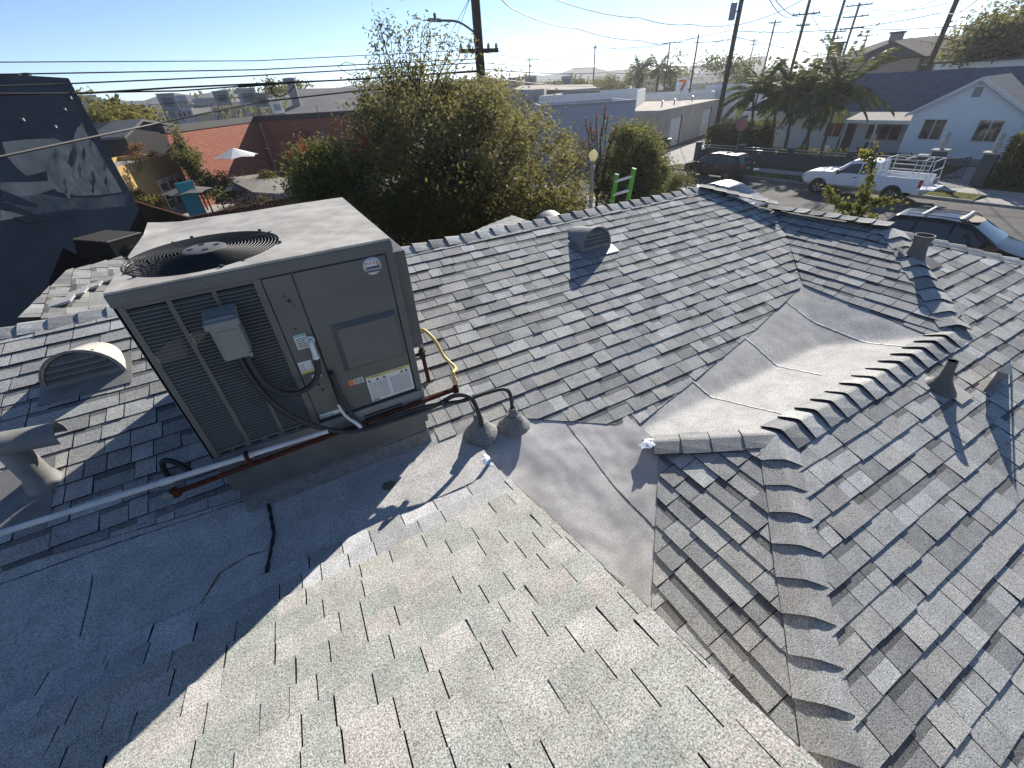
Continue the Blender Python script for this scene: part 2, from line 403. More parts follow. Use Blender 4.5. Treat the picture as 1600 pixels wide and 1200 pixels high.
# hidden slopes, so that the roof is closed from other sides
slab('roof_slope', PBK, [(-2.6, 4.83), (5.98, 4.83), (8.5, 7.6), (-2.6, 7.6)], 0.05, 'deck_felt', house)
back = [(-2.3, 4.85), (5.98, 4.85), (8.5, 7.6), (-2.3, 7.6)]
PIECES2 = len(PIECES); shingle_facet('K', PBK, back, GREY); 
slab('roof_slope', PST, [(6.67, 3.92), (6.78, 2.46), (10.74, -1.5), (10.74, 7.6), (8.5, 7.6), (5.98, 4.83)], 0.05, 'deck_felt', house)
shingle_facet('K', PST, [(6.70, 3.92), (6.81, 2.46), (10.74, -1.5), (10.74, 7.6), (8.5, 7.6), (6.02, 4.83)], GREY)
# wings behind the main ridge
def pt(u, v, y): return onY(u, v, y)
W1, W2, W3 = pt(28, 497, 4.9), pt(104, 424, 6.6), pt(186, 395, 7.6)
def plane3(a, b, c):
    n = (b - a).cross(c - a); n = n if n.z > 0 else -n
    return Plane(-n.x / n.z, -n.y / n.z, a.z + (n.x * a.x + n.y * a.y) / n.z)
W4 = pt(110, 500, 4.9); W5 = pt(200, 440, 6.6)
PW = plane3(W1, W2, W4)
wl_poly = [(W1.x, W1.y), (W2.x, W2.y), (W3.x, W3.y), (-0.6, 7.6), (-0.9, 4.9)]
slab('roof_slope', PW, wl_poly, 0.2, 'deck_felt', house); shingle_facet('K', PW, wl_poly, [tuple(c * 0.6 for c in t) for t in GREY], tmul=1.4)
for i in range(4):
    q = pt(98 + 22 * i, 481 - 14 * i, 5.3 + 0.3 * i); mb = MB(); z0 = PW.z(q.x, q.y)
    mb.prism([V((q.x - .1, q.y - .09, z0 + .01)), V((q.x + .1, q.y - .05, z0 + .03)), V((q.x + .1, q.y + .12, z0 + .03)), V((q.x - .1, q.y + .09, z0 + .01))], (0, 0, 0.02), GREY[i % 5]); mb.build('ridge_cap', 'shingle_granules', house)
Q1, Q2, Q3 = pt(700, 379, 5.4), pt(800, 337, 6.6), pt(838, 350, 5.4)
PQ = plane3(Q1, Q2, Q3)
q_poly = [(Q1.x, Q1.y), (Q3.x, Q3.y), (Q2.x, Q2.y)]
slab('roof_slope', PQ, q_poly, 0.25, 'deck_felt', house); shingle_facet('K', PQ, q_poly, GREY)
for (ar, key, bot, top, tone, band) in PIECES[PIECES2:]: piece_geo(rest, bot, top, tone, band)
PIECES.clear()
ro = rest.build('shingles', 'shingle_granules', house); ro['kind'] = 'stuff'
# walls under the roof and under the higher slope A
mb = MB(); mb.box(-4.2, 8.0, 4.3, 6.9, 0.0, 3.65); mb.box(2.6, 9.6, -1.0, 4.2, 0.0, 2.9); mb.build('wall', 'stucco_cream', house)
mb = MB(); mb.box(-4.4, 0.70, -1.3, 1.75, 0.0, 3.72); mb.build('wall', 'stucco_cream', house)
mb = MB(); a = [PA.p(0.70, -1.5, -0.17), PA.p(0.70, 1.75, -0.17)]
mb.prism([(0.70, -1.5, 3.0), (0.70, 1.75, 3.0), a[1], a[0]], (0.06, 0, 0)); mb.build('gable_wall', 'stucco_cream', house)
mb = MB(); mb.prism([PA.p(0.832, -1.6, -0.15), PA.p(0.832, 1.9, -0.15), PA.p(0.832, 1.9, -0.012), PA.p(0.832, -1.6, -0.012)], (0.012, 0, 0)); mb.build('rake_board', 'deck_felt', house)
mb = MB(); mb.box(0.60, 0.83, 1.80, 2.55, ZM - 0.32, ZM - 0.018); mb.build('saddle_block', 'valley_sheet', house)
# seams, patches and mastic on the membranes
def ribbon(name, pts, w, h, fz, material, parent, jit=0.0):
    mb = MB(); n = len(pts)
    P3 = []
    for i in range(n - 1):
        a, b = V(pts[i]), V(pts[i + 1]); m = max(2, int((b - a).length / 0.04))
        for k in range(m): P3.append(a + (b - a) * (k / m))
    P3.append(V(pts[-1]))
    for i in range(len(P3) - 1):
        a, b = P3[i], P3[i + 1]; t = (b - a); s = V((-t.y, t.x)).normalized() * w / 2 * random.uniform(1 - jit, 1 + jit)
        q = [a + s, a - s, b - s, b + s]
        mb.add([(p.x, p.y, fz(p.x, p.y) + h) for p in q] + [(p.x, p.y, fz(p.x, p.y) - 0.002) for p in q], [(0, 1, 2, 3), (0, 4, 5, 1), (1, 5, 6, 2), (2, 6, 7, 3), (3, 7, 4, 0)])
    return mb.build(name, material, parent)
V2 = lambda x, y: V((x, y))
for (a, b) in (((2.97, 2.07), (3.04, 1.16)), ((3.95, 2.27), (3.92, 1.45)), ((4.93, 2.47), (4.90, 1.22))):
    ribbon('seam', [V2(*a), V2(*b)], 0.012, 0.006, zG, 'seam_caulk', house, 0.6)
ribbon('seam', [V2(1.585, 2.20), V2(1.60, 1.75), V2(1.62, 1.14)], 0.006, 0.003, zH, 'asphalt_tar', house, 0.5)
ribbon('tar_strip', [V2(-0.66, 2.52), V2(-0.645, 2.2), V2(-0.70, 1.95), V2(-0.71, 1.86)], 0.016, 0.012, zM, 'asphalt_tar', house, 0.4)
ribbon('seam', [V2(-1.62, 2.45), V2(-1.60, 2.05)], 0.004, 0.0022, zM, 'asphalt_tar', house, 0.6)
ribbon('seam', [V2(-2.6, 2.62), V2(-1.6, 2.60), V2(-0.7, 2.55)], 0.004, 0.0022, zM, 'asphalt_tar', house, 0.6)
ribbon('mud_trail', [V2(-0.70, 2.10), V2(-0.80, 2.12), V2(-0.95, 2.08), V2(-1.04, 1.93)], 0.010, 0.0025, zM, 'mud', house, 0.9)
def blob(name, x, y, fz, r, h, material, parent, sx=1.0, sy=1.0, seed=0):
    mb = MB(); n = 18; rings = 5; vs = []; rnd = random.Random(seed)
    ph = [rnd.uniform(0.75, 1.2) for _ in range(n)]
    for i in range(rings + 1):
        t = i / rings
        for k in range(n):
            an = 2 * math.pi * k / n; rr = r * (1 - t) * ph[k]
            X = x + rr * math.cos(an) * sx; Y = y + rr * math.sin(an) * sy
            vs.append((X, Y, fz(X, Y) + 0.002 + h * math.sin(t * math.pi / 2) + rnd.uniform(-.15, .15) * h))
    fs = [(i * n + k, i * n + (k + 1) % n, (i + 1) * n + (k + 1) % n, (i + 1) * n + k) for i in range(rings) for k in range(n)]
    mb.add(vs, fs); return mb.build(name, material, parent, smooth=True)
blob('mastic_patch', 2.03, 1.66, lambda x, y: max(PG.z(x, y), PD.z(x, y), PB.z(x, y)), 0.07, 0.035, 'mastic_white', house, 1.3, 0.9, 3)
blob('mastic_patch', 0.80, 2.06, zM, 0.042, 0.010, 'mastic_white', house, 0.7, 1.6, 5)
blob('mastic_patch', 0.10, 2.21, zM, 0.05, 0.003, 'mud', house, 1.0, 0.9, 8)
# ------------------------------------------------------------------ packaged rooftop unit
def metalpaint(name, col, rough=0.45, stain=None, samt=0.5, sscale=2.0, var=0.06):
    mat(name, col, rough, 0.0, var, 9.0, 0.06, 30.0, 0.45, stain, sscale, samt)
metalpaint('unit_grey', (0.116, 0.115, 0.108), 0.5, (0.070, 0.066, 0.060), 0.5, 1.6)
metalpaint('unit_top', (0.355, 0.33, 0.285), 0.62, (0.52, 0.49, 0.43), 0.9, 4.2, 0.25)
metalpaint('unit_dark', (0.018, 0.019, 0.021), 0.6)
metalpaint('galvanised', (0.20, 0.205, 0.205), 0.42, (0.12, 0.12, 0.117), 0.7, 3.0, 0.15)
metalpaint('curb_grey', (0.12, 0.122, 0.118), 0.5, (0.075, 0.07, 0.062), 0.75, 3.2, 0.15)
metalpaint('box_grey', (0.19, 0.197, 0.187), 0.5, (0.19, 0.19, 0.18), 0.5, 3.0)
metalpaint('vent_paint', (0.20, 0.195, 0.182), 0.55, (0.29, 0.285, 0.265), 0.5, 5.0, 0.15)
metalpaint('vent_light', (0.50, 0.47, 0.40), 0.5, (0.36, 0.34, 0.30), 0.5, 4.0, 0.1)
mat('black_hose', (0.022, 0.022, 0.024), 0.55, bump=0.2, bscale=120)
mat('fitting_pvc', (0.62, 0.63, 0.66), 0.4, var=0.08)
mat('pvc_white', (0.62, 0.62, 0.60), 0.45, var=0.15, scale=12, stain=(0.36, 0.34, 0.30), sscale=6, samt=0.6)
mat('rusty_pipe', (0.075, 0.028, 0.018), 0.85, var=0.4, scale=20, bump=0.6)
mat('yellow_flex', (0.62, 0.44, 0.13), 0.45, var=0.1)
mat('brass', (0.55, 0.45, 0.28), 0.4, 0.4)
mat('label_white', (0.66, 0.66, 0.62), 0.55, var=0.06)
mat('label_teal', (0.16, 0.40, 0.42), 0.5)
mat('label_orange', (0.62, 0.16, 0.04), 0.5)
mat('label_yellow', (0.62, 0.50, 0.06), 0.5)
mat('print_black', (0.03, 0.03, 0.03), 0.6)
mat('print_grey', (0.28, 0.28, 0.28), 0.6)
mat('emblem_silver', (0.42, 0.43, 0.44), 0.3, 0.5)
mat('emblem_red', (0.45, 0.03, 0.03), 0.4)
mat('emblem_blue', (0.03, 0.06, 0.11), 0.4)
UX0, UX1, UY0, UY1, UT, UB = -0.795, 0.535, 2.48, 3.93, EYE - 0.667, EYE - 1.735
unit = thing('rooftop_cooling_unit', 'dark grey packaged rooftop cooling unit with round fan guard on a sheet metal curb', 'cooling unit', (-0.13, 3.2, EYE - 2.24))
e = EYE
mb = MB(); mb.box(UX0 + .012, UX1 - .012, UY0 + .016, UY1 - .012, UB, UT - 0.40); mb.build('inner_shell', 'unit_dark', unit)
mb = MB()
mb.box(UX0 + .012, UX1 - .012, UY1 - .03, UY1 - .012, UT - .40, UT - .02); mb.box(UX0 + .012, UX0 + .03, UY0 + .02, UY1 - .03, UT - .40, UT - .02)
mb.box(UX1 - .03, UX1 - .012, UY0 + .02, UY1 - .03, UT - .40, UT - .02); mb.box(-0.17, UX1 - .03, UY0 + .016, UY0 + .03, UT - .40, UT - .02)
mb.build('shell_panel', 'unit_grey', unit)
# top sheet: a dished, dented lid with a round opening
FC = V((-0.405, 2.925)); FR = 0.385
mb = MB(); nseg = 64
def ztop(x, y):
    d = 0.014 * math.exp(-(((x + .62) / .16) ** 2 + ((y - 3.78) / .09) ** 2)) * -1.6
    d += 0.016 * math.exp(-(((x - UX0) / .10) ** 2 + ((y - UY1) / .08) ** 2)) * 1.4
    d += 0.007 * math.exp(-(((x - .15) / .25) ** 2 + ((y - 3.3) / .3) ** 2)) - 0.004 * math.exp(-(((x - .3) / .12) ** 2 + ((y - 3.6) / .15) ** 2))
    d += noise.noise(V((x * 3, y * 3, 0))) * 0.004
    return UT + d
rings = []
for t in [0, .12, .3, .5, .7, .85, 1]:
    rg = []
    for k in range(nseg):
        an = 2 * math.pi * k / nseg; c, s_ = math.cos(an), math.sin(an)
        tx = (UX1 - FC.x) / c if c > 1e-6 else ((UX0 - FC.x) / c if c < -1e-6 else 1e9)
        ty = (UY1 - FC.y) / s_ if s_ > 1e-6 else ((UY0 - FC.y) / s_ if s_ < -1e-6 else 1e9)
        R = min(tx, ty); r = FR + (R - FR) * t
        x, y = FC.x + c * r, FC.y + s_ * r
        rg.append((x, y, ztop(x, y)))
    rings.append(rg)
# pull the nearest ring points onto the four corners
for cx, cy in ((UX0, UY0), (UX1, UY0), (UX0, UY1), (UX1, UY1)):
    k = min(range(nseg), key=lambda q: (rings[-1][q][0] - cx) ** 2 + (rings[-1][q][1] - cy) ** 2)
    rings[-1][k] = (cx, cy, ztop(cx, cy))
vs = []; fs = []
low = [(x, y, UT - 0.052) for x, y, z in rings[-1]]
inn = [(x, y, UT - 0.03) for x, y, z in rings[0]]
allr = [inn] + rings + [low]
for rg in allr: vs += rg
for i in range(len(allr) - 1):
    for k in range(nseg): fs.append((i * nseg + k, i * nseg + (k + 1) % nseg, (i + 1) * nseg + (k + 1) % nseg, (i + 1) * nseg + k))
mb.add(vs, fs); top = mb.build('top_panel', 'unit_top', unit, smooth=True, ang=30)
mb = MB(); mb.lathe([(FR - 0.001, 0), (FR - 0.001, -0.20), (FR - 0.01, -0.20), (FR - 0.01, -0.0)], 48, (FC.x, FC.y, UT - 0.02), close=True); mb.build('fan_shroud', 'unit_dark', unit, smooth=True)
mb = MB(); mb.lathe([(FR, 0.0), (FR, -0.01)], 40, (FC.x, FC.y, UT - 0.38)); mb.build('fan_well', 'unit_dark', unit)
fan = MB()
for k in range(4):
    a0 = k * math.pi / 2 + 0.4; vs = []
    for i in range(5):
        r = 0.06 + 0.29 * i / 4
        for j in range(4):
            an = a0 + (j / 3) * 0.85; vs.append((FC.x + r * math.cos(an), FC.y + r * math.sin(an), UT - 0.20 + 0.05 * j / 3 - 0.01 * i))
    fan.add(vs, [(i * 4 + j, (i + 1) * 4 + j, (i + 1) * 4 + j + 1, i * 4 + j + 1) for i in range(4) for j in range(3)])
fan.lathe([(0.001, .03), (.07, .03), (.07, -.05), (.001, -.05)], 16, (FC.x, FC.y, UT - 0.18)); fan.build('fan_blades', 'unit_dark', unit)
gd = None
mb = MB()
for i in range(17):
    r = 0.105 + (FR - 0.105) * i / 16.0; z = UT + 0.016 - 0.014 * (i / 16.0) ** 2
    pts = [(FC.x + r * math.cos(2 * math.pi * k / 40), FC.y + r * math.sin(2 * math.pi * k / 40), z) for k in range(41)]
    mb.tube(pts, 0.0026, 5, cap=False)
for k in range(4):
    an = 0.5 + k * math.pi / 2
    mb.tube([(FC.x + 0.08 * math.cos(an), FC.y + .08 * math.sin(an), UT + .014), (FC.x + (FR + .02) * math.cos(an), FC.y + (FR + .02) * math.sin(an), UT + 0.004)], 0.0035, 5)
gd = mb.build('fan_guard', 'unit_dark', unit, smooth=True)
mb = MB(); mb.lathe([(0.001, .024), (0.10, .022), (0.112, .016), (0.112, .010), (0.001, .010)], 28, (FC.x, FC.y, UT)); mb.build('guard_plate', 'unit_grey', gd, smooth=True)
for k in range(4):
    an = 0.2 + k * math.pi / 2; mb = MB(); mb.lathe([(0.001, .0265), (.016, .0265), (.016, .020), (.001, .020)], 10, (FC.x + .066 * math.cos(an), FC.y + .066 * math.sin(an), UT)); mb.build('guard_hole', 'unit_dark', gd)
for k in range(6):
    an = 0.75 + k * math.pi / 3; mb = MB(); mb.lathe([(0.001, .014), (.010, .012), (.010, .001), (.001, .001)], 8, (FC.x + (FR + .015) * math.cos(an), FC.y + (FR + .015) * math.sin(an), UT)); mb.build('guard_clip', 'black_hose', gd)
# lid skirt with screws
mb = MB(); mb.box(UX0 - .004, UX1 + .004, UY0 - .006, UY0 + .01, UT - .075, UT - .012); mb.box(UX1 - .006, UX1 + .004, UY0 + .01, UY1, UT - .075, UT - .012); mb.box(UX0 - .004, UX0 + .006, UY0 + .01, UY1, UT - .075, UT - .012)
mb.build('lid_skirt', 'unit_grey', unit, bevel=0.004)
for x in (-.74, -.42, -.10, .02, .22, .47):
    mb = MB(); mb.lathe([(0.001, 0.004), (.005, .003), (.006, 0), (.001, 0)], 8, (x, UY0 - .006, UT - .045), (1, 0, 0), (0, 0, 1), (0, -1, 0)); mb.build('screw', 'galvanised', unit)
# corner posts and frame of the louvred side
FY = UY0 + .014                                # back plane of the front panels
Z = lambda z: e + z
mb = MB()
for x0, x1 in ((-.795, -.755), (-.595, -.572), (-.400, -.379), (-.210, -.172)): mb.box(x0, x1, UY0, FY + .02, Z(-1.735), Z(-.742))
mb.box(-.755, -.210, UY0 + .002, FY + .02, Z(-1.735), Z(-1.690)); mb.box(-.755, -.210, UY0 + .002, FY + .02, Z(-.762), Z(-.742))
mb.build('louvre_frame', 'unit_grey', unit, bevel=0.003)
for x0, x1 in ((-.755, -.595), (-.572, -.400), (-.379, -.210)):
    mb = MB(); n = 46
    for i in range(n):
        z = Z(-.772 - (1.685 - .772) * (i + .5) / n)
        mb.add([(x0, UY0 + .003, z - .006), (x1, UY0 + .003, z - .006), (x1, UY0 + .003, z - .002), (x0, UY0 + .003, z - .002), (x0, UY0 + .020, z + .009), (x1, UY0 + .020, z + .009), (x1, UY0 + .020, z + .005), (x0, UY0 + .020, z + .005)],
               [(0, 1, 2, 3), (3, 2, 5, 4), (0, 7, 6, 1), (4, 5, 6, 7)])
    lp = mb.build('louvre_panel', 'unit_grey', unit); lp['kind'] = 'stuff'
for i, x in enumerate((-.715, -.64, -.545, -.45, -.345, -.265)):
    mb = MB(); mb.box(x - .03, x + .03, UY0 - .0005, UY0 + .004, Z(-1.722), Z(-1.705)); mb.build('drain_slot', 'unit_dark', unit)
# left side of the cabinet (louvred too)
mb = MB()
for i in range(40):
    z = Z(-.78 - .92 * i / 40); mb.box(UX0 + .001, UX0 + .006, UY0 + .08, UY1 - .08, z, z + .010)
mb.box(UX0, UX0 + .012, UY0, UY0 + .07, UB, Z(-.742)); mb.box(UX0, UX0 + .012, UY1 - .07, UY1, UB, Z(-.742)); mb.build('side_louvres', 'unit_grey', unit)
# service panel, blower door, right corner post
mb = MB(); mb.box(-.168, -.024, UY0 + .001, FY, Z(-1.715), Z(-.752)); svc = mb.build('service_panel', 'unit_grey', unit, bevel=0.003)
mb = MB(); mb.box(-.016, .486, UY0 + .001, FY, Z(-1.715), Z(-.752)); door = mb.build('blower_door', 'unit_grey', unit, bevel=0.003)
mb = MB(); mb.box(.493, .535, UY0, UY0 + .06, Z(-1.735), Z(-.742)); mb.build('corner_post', 'unit_grey', unit, bevel=0.003)
mb = MB(); mb.box(UX1 - .012, UX1, UY0 + .07, UY1, UB, Z(-.742)); mb.build('side_panel', 'unit_grey', unit)
mb = MB(); mb.box(UX0, UX1, UY1 - .012, UY1, UB, Z(-.742)); mb.build('rear_panel', 'unit_grey', unit)
for x, z, r in ((-.092, -.862, .006), (-.078, -.893, .011), (-.064, -.925, .005), (-.10, -1.06, .007), (-.095, -1.45, .009), (-.082, -1.495, .009)):
    mb = MB(); mb.lathe([(0.0005, .0012), (r, .0012), (r, 0), (.0005, 0)], 12, (x, UY0 - .0002, Z(z)), (1, 0, 0), (0, 0, 1), (0, -1, 0)); mb.build('knockout', 'unit_dark', svc)
# raised access cover on the blower door
def frustum(x0, x1, z0, z1, d, ins, yb):
    a = [(x0, yb, z0), (x1, yb, z0), (x1, yb, z1), (x0, yb, z1)]; b = [(x0 + ins, yb - d, z0 + ins), (x1 - ins, yb - d, z0 + ins), (x1 - ins, yb - d, z1 - ins), (x0 + ins, yb - d, z1 - ins)]
    m = MB(); m.add(a + b, [(4, 5, 6, 7), (0, 1, 5, 4), (1, 2, 6, 5), (2, 3, 7, 6), (3, 0, 4, 7)]); return m
frustum(.078, .478, Z(-1.42), Z(-1.09), .030, .030, UY0 + .001).build('raised_cover', 'unit_grey', door, bevel=0.004)
# emblem: round badge with red and blue bands and lettering
mb = MB(); mb.lathe([(0.0005, .004), (.048, .004), (.052, .001), (.052, 0), (.0005, 0)], 32, (.402, UY0 + .001, Z(-.80)), (1, 0, 0), (0, 0, 1), (0, -1, 0)); emb = mb.build('emblem', 'emblem_silver', door, smooth=True)
def txt(body, size, loc, material, parent, name='lettering', rx=math.pi / 2, ext=0.0004, align='CENTER', sx=1.0, rz=0.0):
    cu = bpy.data.curves.new(name, 'FONT'); cu.body = body; cu.size = size; cu.extrude = ext; cu.align_x = align; cu.align_y = 'CENTER'
    tmp = bpy.data.objects.new(name + '_curve', cu); COL.objects.link(tmp)
    dg = bpy.context.evaluated_depsgraph_get(); me = bpy.data.meshes.new_from_object(tmp.evaluated_get(dg))
    bpy.data.objects.remove(tmp); me.name = name
    M = Matrix.Translation(V(loc) - ORG.get(parent.name, V((0, 0, 0)))) @ Matrix.Rotation(rz, 4, 'Z') @ Matrix.Rotation(rx, 4, 'X') @ Matrix.Diagonal((sx, 1, 1, 1))
    me.transform(M); me.materials.clear(); me.materials.append(MAT[material])
    o = bpy.data.objects.new(name, me); COL.objects.link(o); o.parent = parent; ORG[o.name] = ORG.get(parent.name, V((0, 0, 0))); return o
mb = MB(); mb.box(.362, .442, UY0 - .0036, UY0 - .003, Z(-.835), Z(-.803)); mb.build('emblem_band', 'emblem_blue', emb)
mb = MB(); mb.box(.366, .428, UY0 - .0036, UY0 - .003, Z(-.798), Z(-.768)); mb.build('emblem_band', 'label_white', emb)
txt('RUUD', .026, (.397, UY0 - .0042, Z(-.783)), 'emblem_red', emb); txt('Achiever', .021, (.403, UY0 - .0042, Z(-.819)), 'label_white', emb)
# labels
def label(x0, x1, z0, z1, material, parent, name='label'):
    m = MB(); m.box(x0, x1, UY0 - .0012, UY0 + .0005, Z(z0), Z(z1)); return m.build(name, material, parent)
def lines(par, x0, x1, z0, z1, n, material='print_grey'):
    m = MB()
    for i in range(n):
        z = z0 + (z1 - z0) * (i + .5) / n; x = x0
        while x < x1 - .004:
            w = min(random.uniform(.008, .03), x1 - x); m.box(x, x + w * .86, UY0 - .0017, UY0 - .0011, Z(z) - .0022, Z(z) + .0022); x += w
    m.build('print', material, par)
lb = label(.182, .480, -1.705, -1.505, 'label_white', door, 'data_plate')
m = MB(); m.box(.184, .478, UY0 - .0016, UY0 - .0011, Z(-1.522), Z(-1.508)); m.build('yellow_band', 'label_yellow', lb)
txt('WARNING', .012, (.25, UY0 - .0019, Z(-1.515)), 'print_black', lb); txt('WARNING', .012, (.41, UY0 - .0019, Z(-1.515)), 'print_black', lb)
for x in (.20, .255, .30, .42, .452):
    m = MB(); m.prism([(x - .012, UY0 - .0016, Z(-1.548)), (x + .012, UY0 - .0016, Z(-1.548)), (x, UY0 - .0016, Z(-1.528))], (0, .0006, 0)); m.build('warning_mark', 'print_black', lb)
lines(lb, .19, .315, -1.69, -1.555, 15); lines(lb, .335, .472, -1.69, -1.555, 15)
m = MB(); m.box(.192, .235, UY0 - .0017, UY0 - .0011, Z(-1.700), Z(-1.692)); m.build('print', 'print_black', lb)
lo_ = label(.074, .168, -1.530, -1.490, 'label_white', door, 'warning_label'); m = MB(); m.box(.074, .108, UY0 - .0017, UY0 - .0011, Z(-1.530), Z(-1.490)); m.build('orange_field', 'label_orange', lo_); lines(lo_, .112, .165, -1.527, -1.493, 4, 'print_black')
l1 = label(-.128, -.062, -1.190, -1.098, 'label_white', svc, 'sticker'); m = MB(); m.box(-.126, -.064, UY0 - .0017, UY0 - .0011, Z(-1.112), Z(-1.100)); m.build('teal_band', 'label_teal', l1); lines(l1, -.122, -.068, -1.185, -1.116, 7, 'print_black')
l2 = label(-.160, -.085, -1.345, -1.270, 'label_white', svc, 'sticker'); lines(l2, -.155, -.125, -1.335, -1.28, 5); m = MB(); m.box(-.160, -.085, UY0 - .0017, UY0 - .0011, Z(-1.352), Z(-1.338)); m.build('yellow_band', 'label_yellow', l2)
l3 = label(-.158, -.030, -1.700, -1.672, 'label_white', svc, 'sticker'); m = MB(); m.box(-.156, -.07, UY0 - .0017, UY0 - .0011, Z(-1.697), Z(-1.682)); m.build('teal_band', 'label_teal', l3)
label(-.115, -.06, -1.40, -1.375, 'label_white', svc, 'sticker')
# projecting side cover on the right
mb = MB(); mb.box(.536, .640, 2.615, 3.45, Z(-1.46), Z(-.79)); mb.build('side_hood', 'unit_grey', unit, bevel=0.006)
for z in (-.93, -1.12, -1.30):
    mb = MB(); mb.lathe([(0.001, .006), (.006, .004), (.007, 0), (.001, 0)], 8, (.537, UY0 + .05, Z(z)), (0, 1, 0), (0, 0, 1), (1, 0, 0)); mb.build('screw', 'galvanised', unit)
# base rail and curb
mb = MB()
mb.box(UX0 - .004, UX1 + .004, UY0 - .008, UY0 + .03, Z(-1.87), Z(-1.735)); mb.box(UX0 - .004, UX0 + .03, UY0 + .03, UY1, Z(-1.87), Z(-1.735)); mb.box(UX1 - .03, UX1 + .004, UY0 + .03, UY1, Z(-1.87), Z(-1.735))
mb.build('base_rail', 'galvanised', unit, bevel=0.005)
for x0, x1, z0, z1 in ((-.66, -.45, -1.815, -1.795), (.10, .37, -1.80, -1.784), (.10, .37, -1.825, -1.809)):
    mb = MB(); mb.box(x0, x1, UY0 - .0086, UY0 + .002, Z(z0), Z(z1)); mb.build('fork_slot', 'unit_dark', unit)
mb = MB(); mb.box(UX0 + .03, UX1 - .03, UY0 + .01, UY1 - .03, Z(-2.42), Z(-1.87)); curb = mb.build('curb', 'curb_grey', unit)
mb = MB(); mb.box(UX0 + .005, UX1 - .005, UY0 - .003, UY0 + .02, Z(-2.03), Z(-1.868)); mb.build('curb_flange', 'curb_grey', curb, bevel=0.006)
mb = MB(); mb.prism([(UX0 + .02, UY0 + .012, Z(-2.10)), (UX0 + .02, UY0 - .028, Z(-2.238)), (UX0 + .02, UY0 + .012, Z(-2.238))], (UX1 - UX0 - .04, 0, 0)); mb.build('curb_flashing', 'mastic_grey', curb, bevel=0.004)
mb = MB(); mb.box(UX0 + .02, UX1 - .02, UY0 - .004, UY0 + .015, Z(-2.135), Z(-2.115)); mb.build('curb_bead', 'mastic_grey', curb, bevel=0.006)
# disconnect box with its conduits
dis = thing('disconnect_box', 'pale grey electrical disconnect box on the louvred side of the cooling unit', 'electrical box', (-.40, UY0 - .06, Z(-1.11)))
mb = MB(); mb.box(-.468, -.335, UY0 - .115, UY0 - .001, Z(-1.085), Z(-.855)); mb.build('enclosure', 'box_grey', dis, bevel=0.006)
mb = MB(); mb.prism([(-.478, UY0 - .135, Z(-.872)), (-.478, UY0 - .001, Z(-.835)), (-.478, UY0 - .001, Z(-.862)), (-.478, UY0 - .135, Z(-.905))], (.153, 0, 0)); mb.build('hood', 'box_grey', dis, bevel=0.004)
mb = MB(); mb.box(-.462, -.341, UY0 - .122, UY0 - .114, Z(-1.09), Z(-.905)); cv = mb.build('cover', 'box_grey', dis, bevel=0.004)
mb = MB(); mb.box(-.448, -.356, UY0 - .1255, UY0 - .1215, Z(-1.068), Z(-.925)); mb.build('cover_panel', 'box_grey', cv, bevel=0.003)
mb = MB(); mb.box(-.352, -.334, UY0 - .128, UY0 - .10, Z(-1.095), Z(-1.070)); mb.build('latch', 'galvanised', dis, bevel=0.003)
def smooth_path(pts, n=10):
    pts = [V(p) for p in pts]; out = []
    for i in range(len(pts) - 1):
        p0, p1, p2, p3 = pts[max(i - 1, 0)], pts[i], pts[i + 1], pts[min(i + 2, len(pts) - 1)]
        for k in range(n):
            t = k / n; out.append(0.5 * ((2 * p1) + (p2 - p0) * t + (2 * p0 - 5 * p1 + 4 * p2 - p3) * t * t + (3 * p1 - p0 - 3 * p2 + p3) * t ** 3))
    out.append(pts[-1]); return out
def hose(name, pts, r, material, label_, cat, group=None, parent=None, n=10):
    mb = MB(); mb.tube(smooth_path(pts), r, n); o = mb.build(name, material, parent, smooth=True)
    if parent is None: tag(o, label_, cat, group)
    return o
fy = UY0 - .05
cnd = thing('flexible_conduit', 'black flexible conduit looping from disconnect box up to the white elbow fitting', 'conduit', (-.2, fy, Z(-1.4)))
hose('conduit_tube', [(-.375, fy, Z(-1.085)), (-.372, fy - .005, Z(-1.20)), (-.345, fy - .02, Z(-1.32)), (-.26, fy - .03, Z(-1.405)), (-.15, fy - .02, Z(-1.41)), (-.075, fy, Z(-1.35)), (-.052, fy + .01, Z(-1.25))], .017, 'black_hose', '', '', parent=cnd)
mb = MB(); mb.tube(smooth_path([(-.05, UY0, Z(-1.145)), (-.05, UY0 - .03, Z(-1.145)), (-.051, UY0 - .042, Z(-1.165)), (-.052, UY0 - .042, Z(-1.25))], 5), .015, 12); mb.lathe([(.019, 0), (.019, .022)], 8, (-.052, UY0 - .042, Z(-1.252))); mb.lathe([(.026, 0), (.026, .012)], 12, (-.05, UY0 - .012, Z(-1.145)), (1, 0, 0), (0, 0, 1), (0, 1, 0)); mb.build('elbow_fitting', 'fitting_pvc', cnd, smooth=True)
c2 = thing('flexible_conduit', 'black flexible conduit running from disconnect box down along the curb to the mastic boot', 'conduit', (0, fy, Z(-1.9)))
hose('conduit_tube', [(-.41, fy, Z(-1.085)), (-.405, fy, Z(-1.22)), (-.365, fy - .02, Z(-1.42)), (-.27, fy - .03, Z(-1.60)), (-.12, fy - .03, Z(-1.76)), (.03, fy - .03, Z(-1.835)), (.25, fy - .03, Z(-1.855)), (.48, fy - .02, Z(-1.87)), (.60, fy, Z(-1.88)), (.74, fy - .03, Z(-1.83)), (.84, fy - .08, Z(-1.86)), (.875, fy - .12, Z(-2.0)), (.88, fy - .13, Z(-2.12))], .017, 'black_hose', '', '', parent=c2)
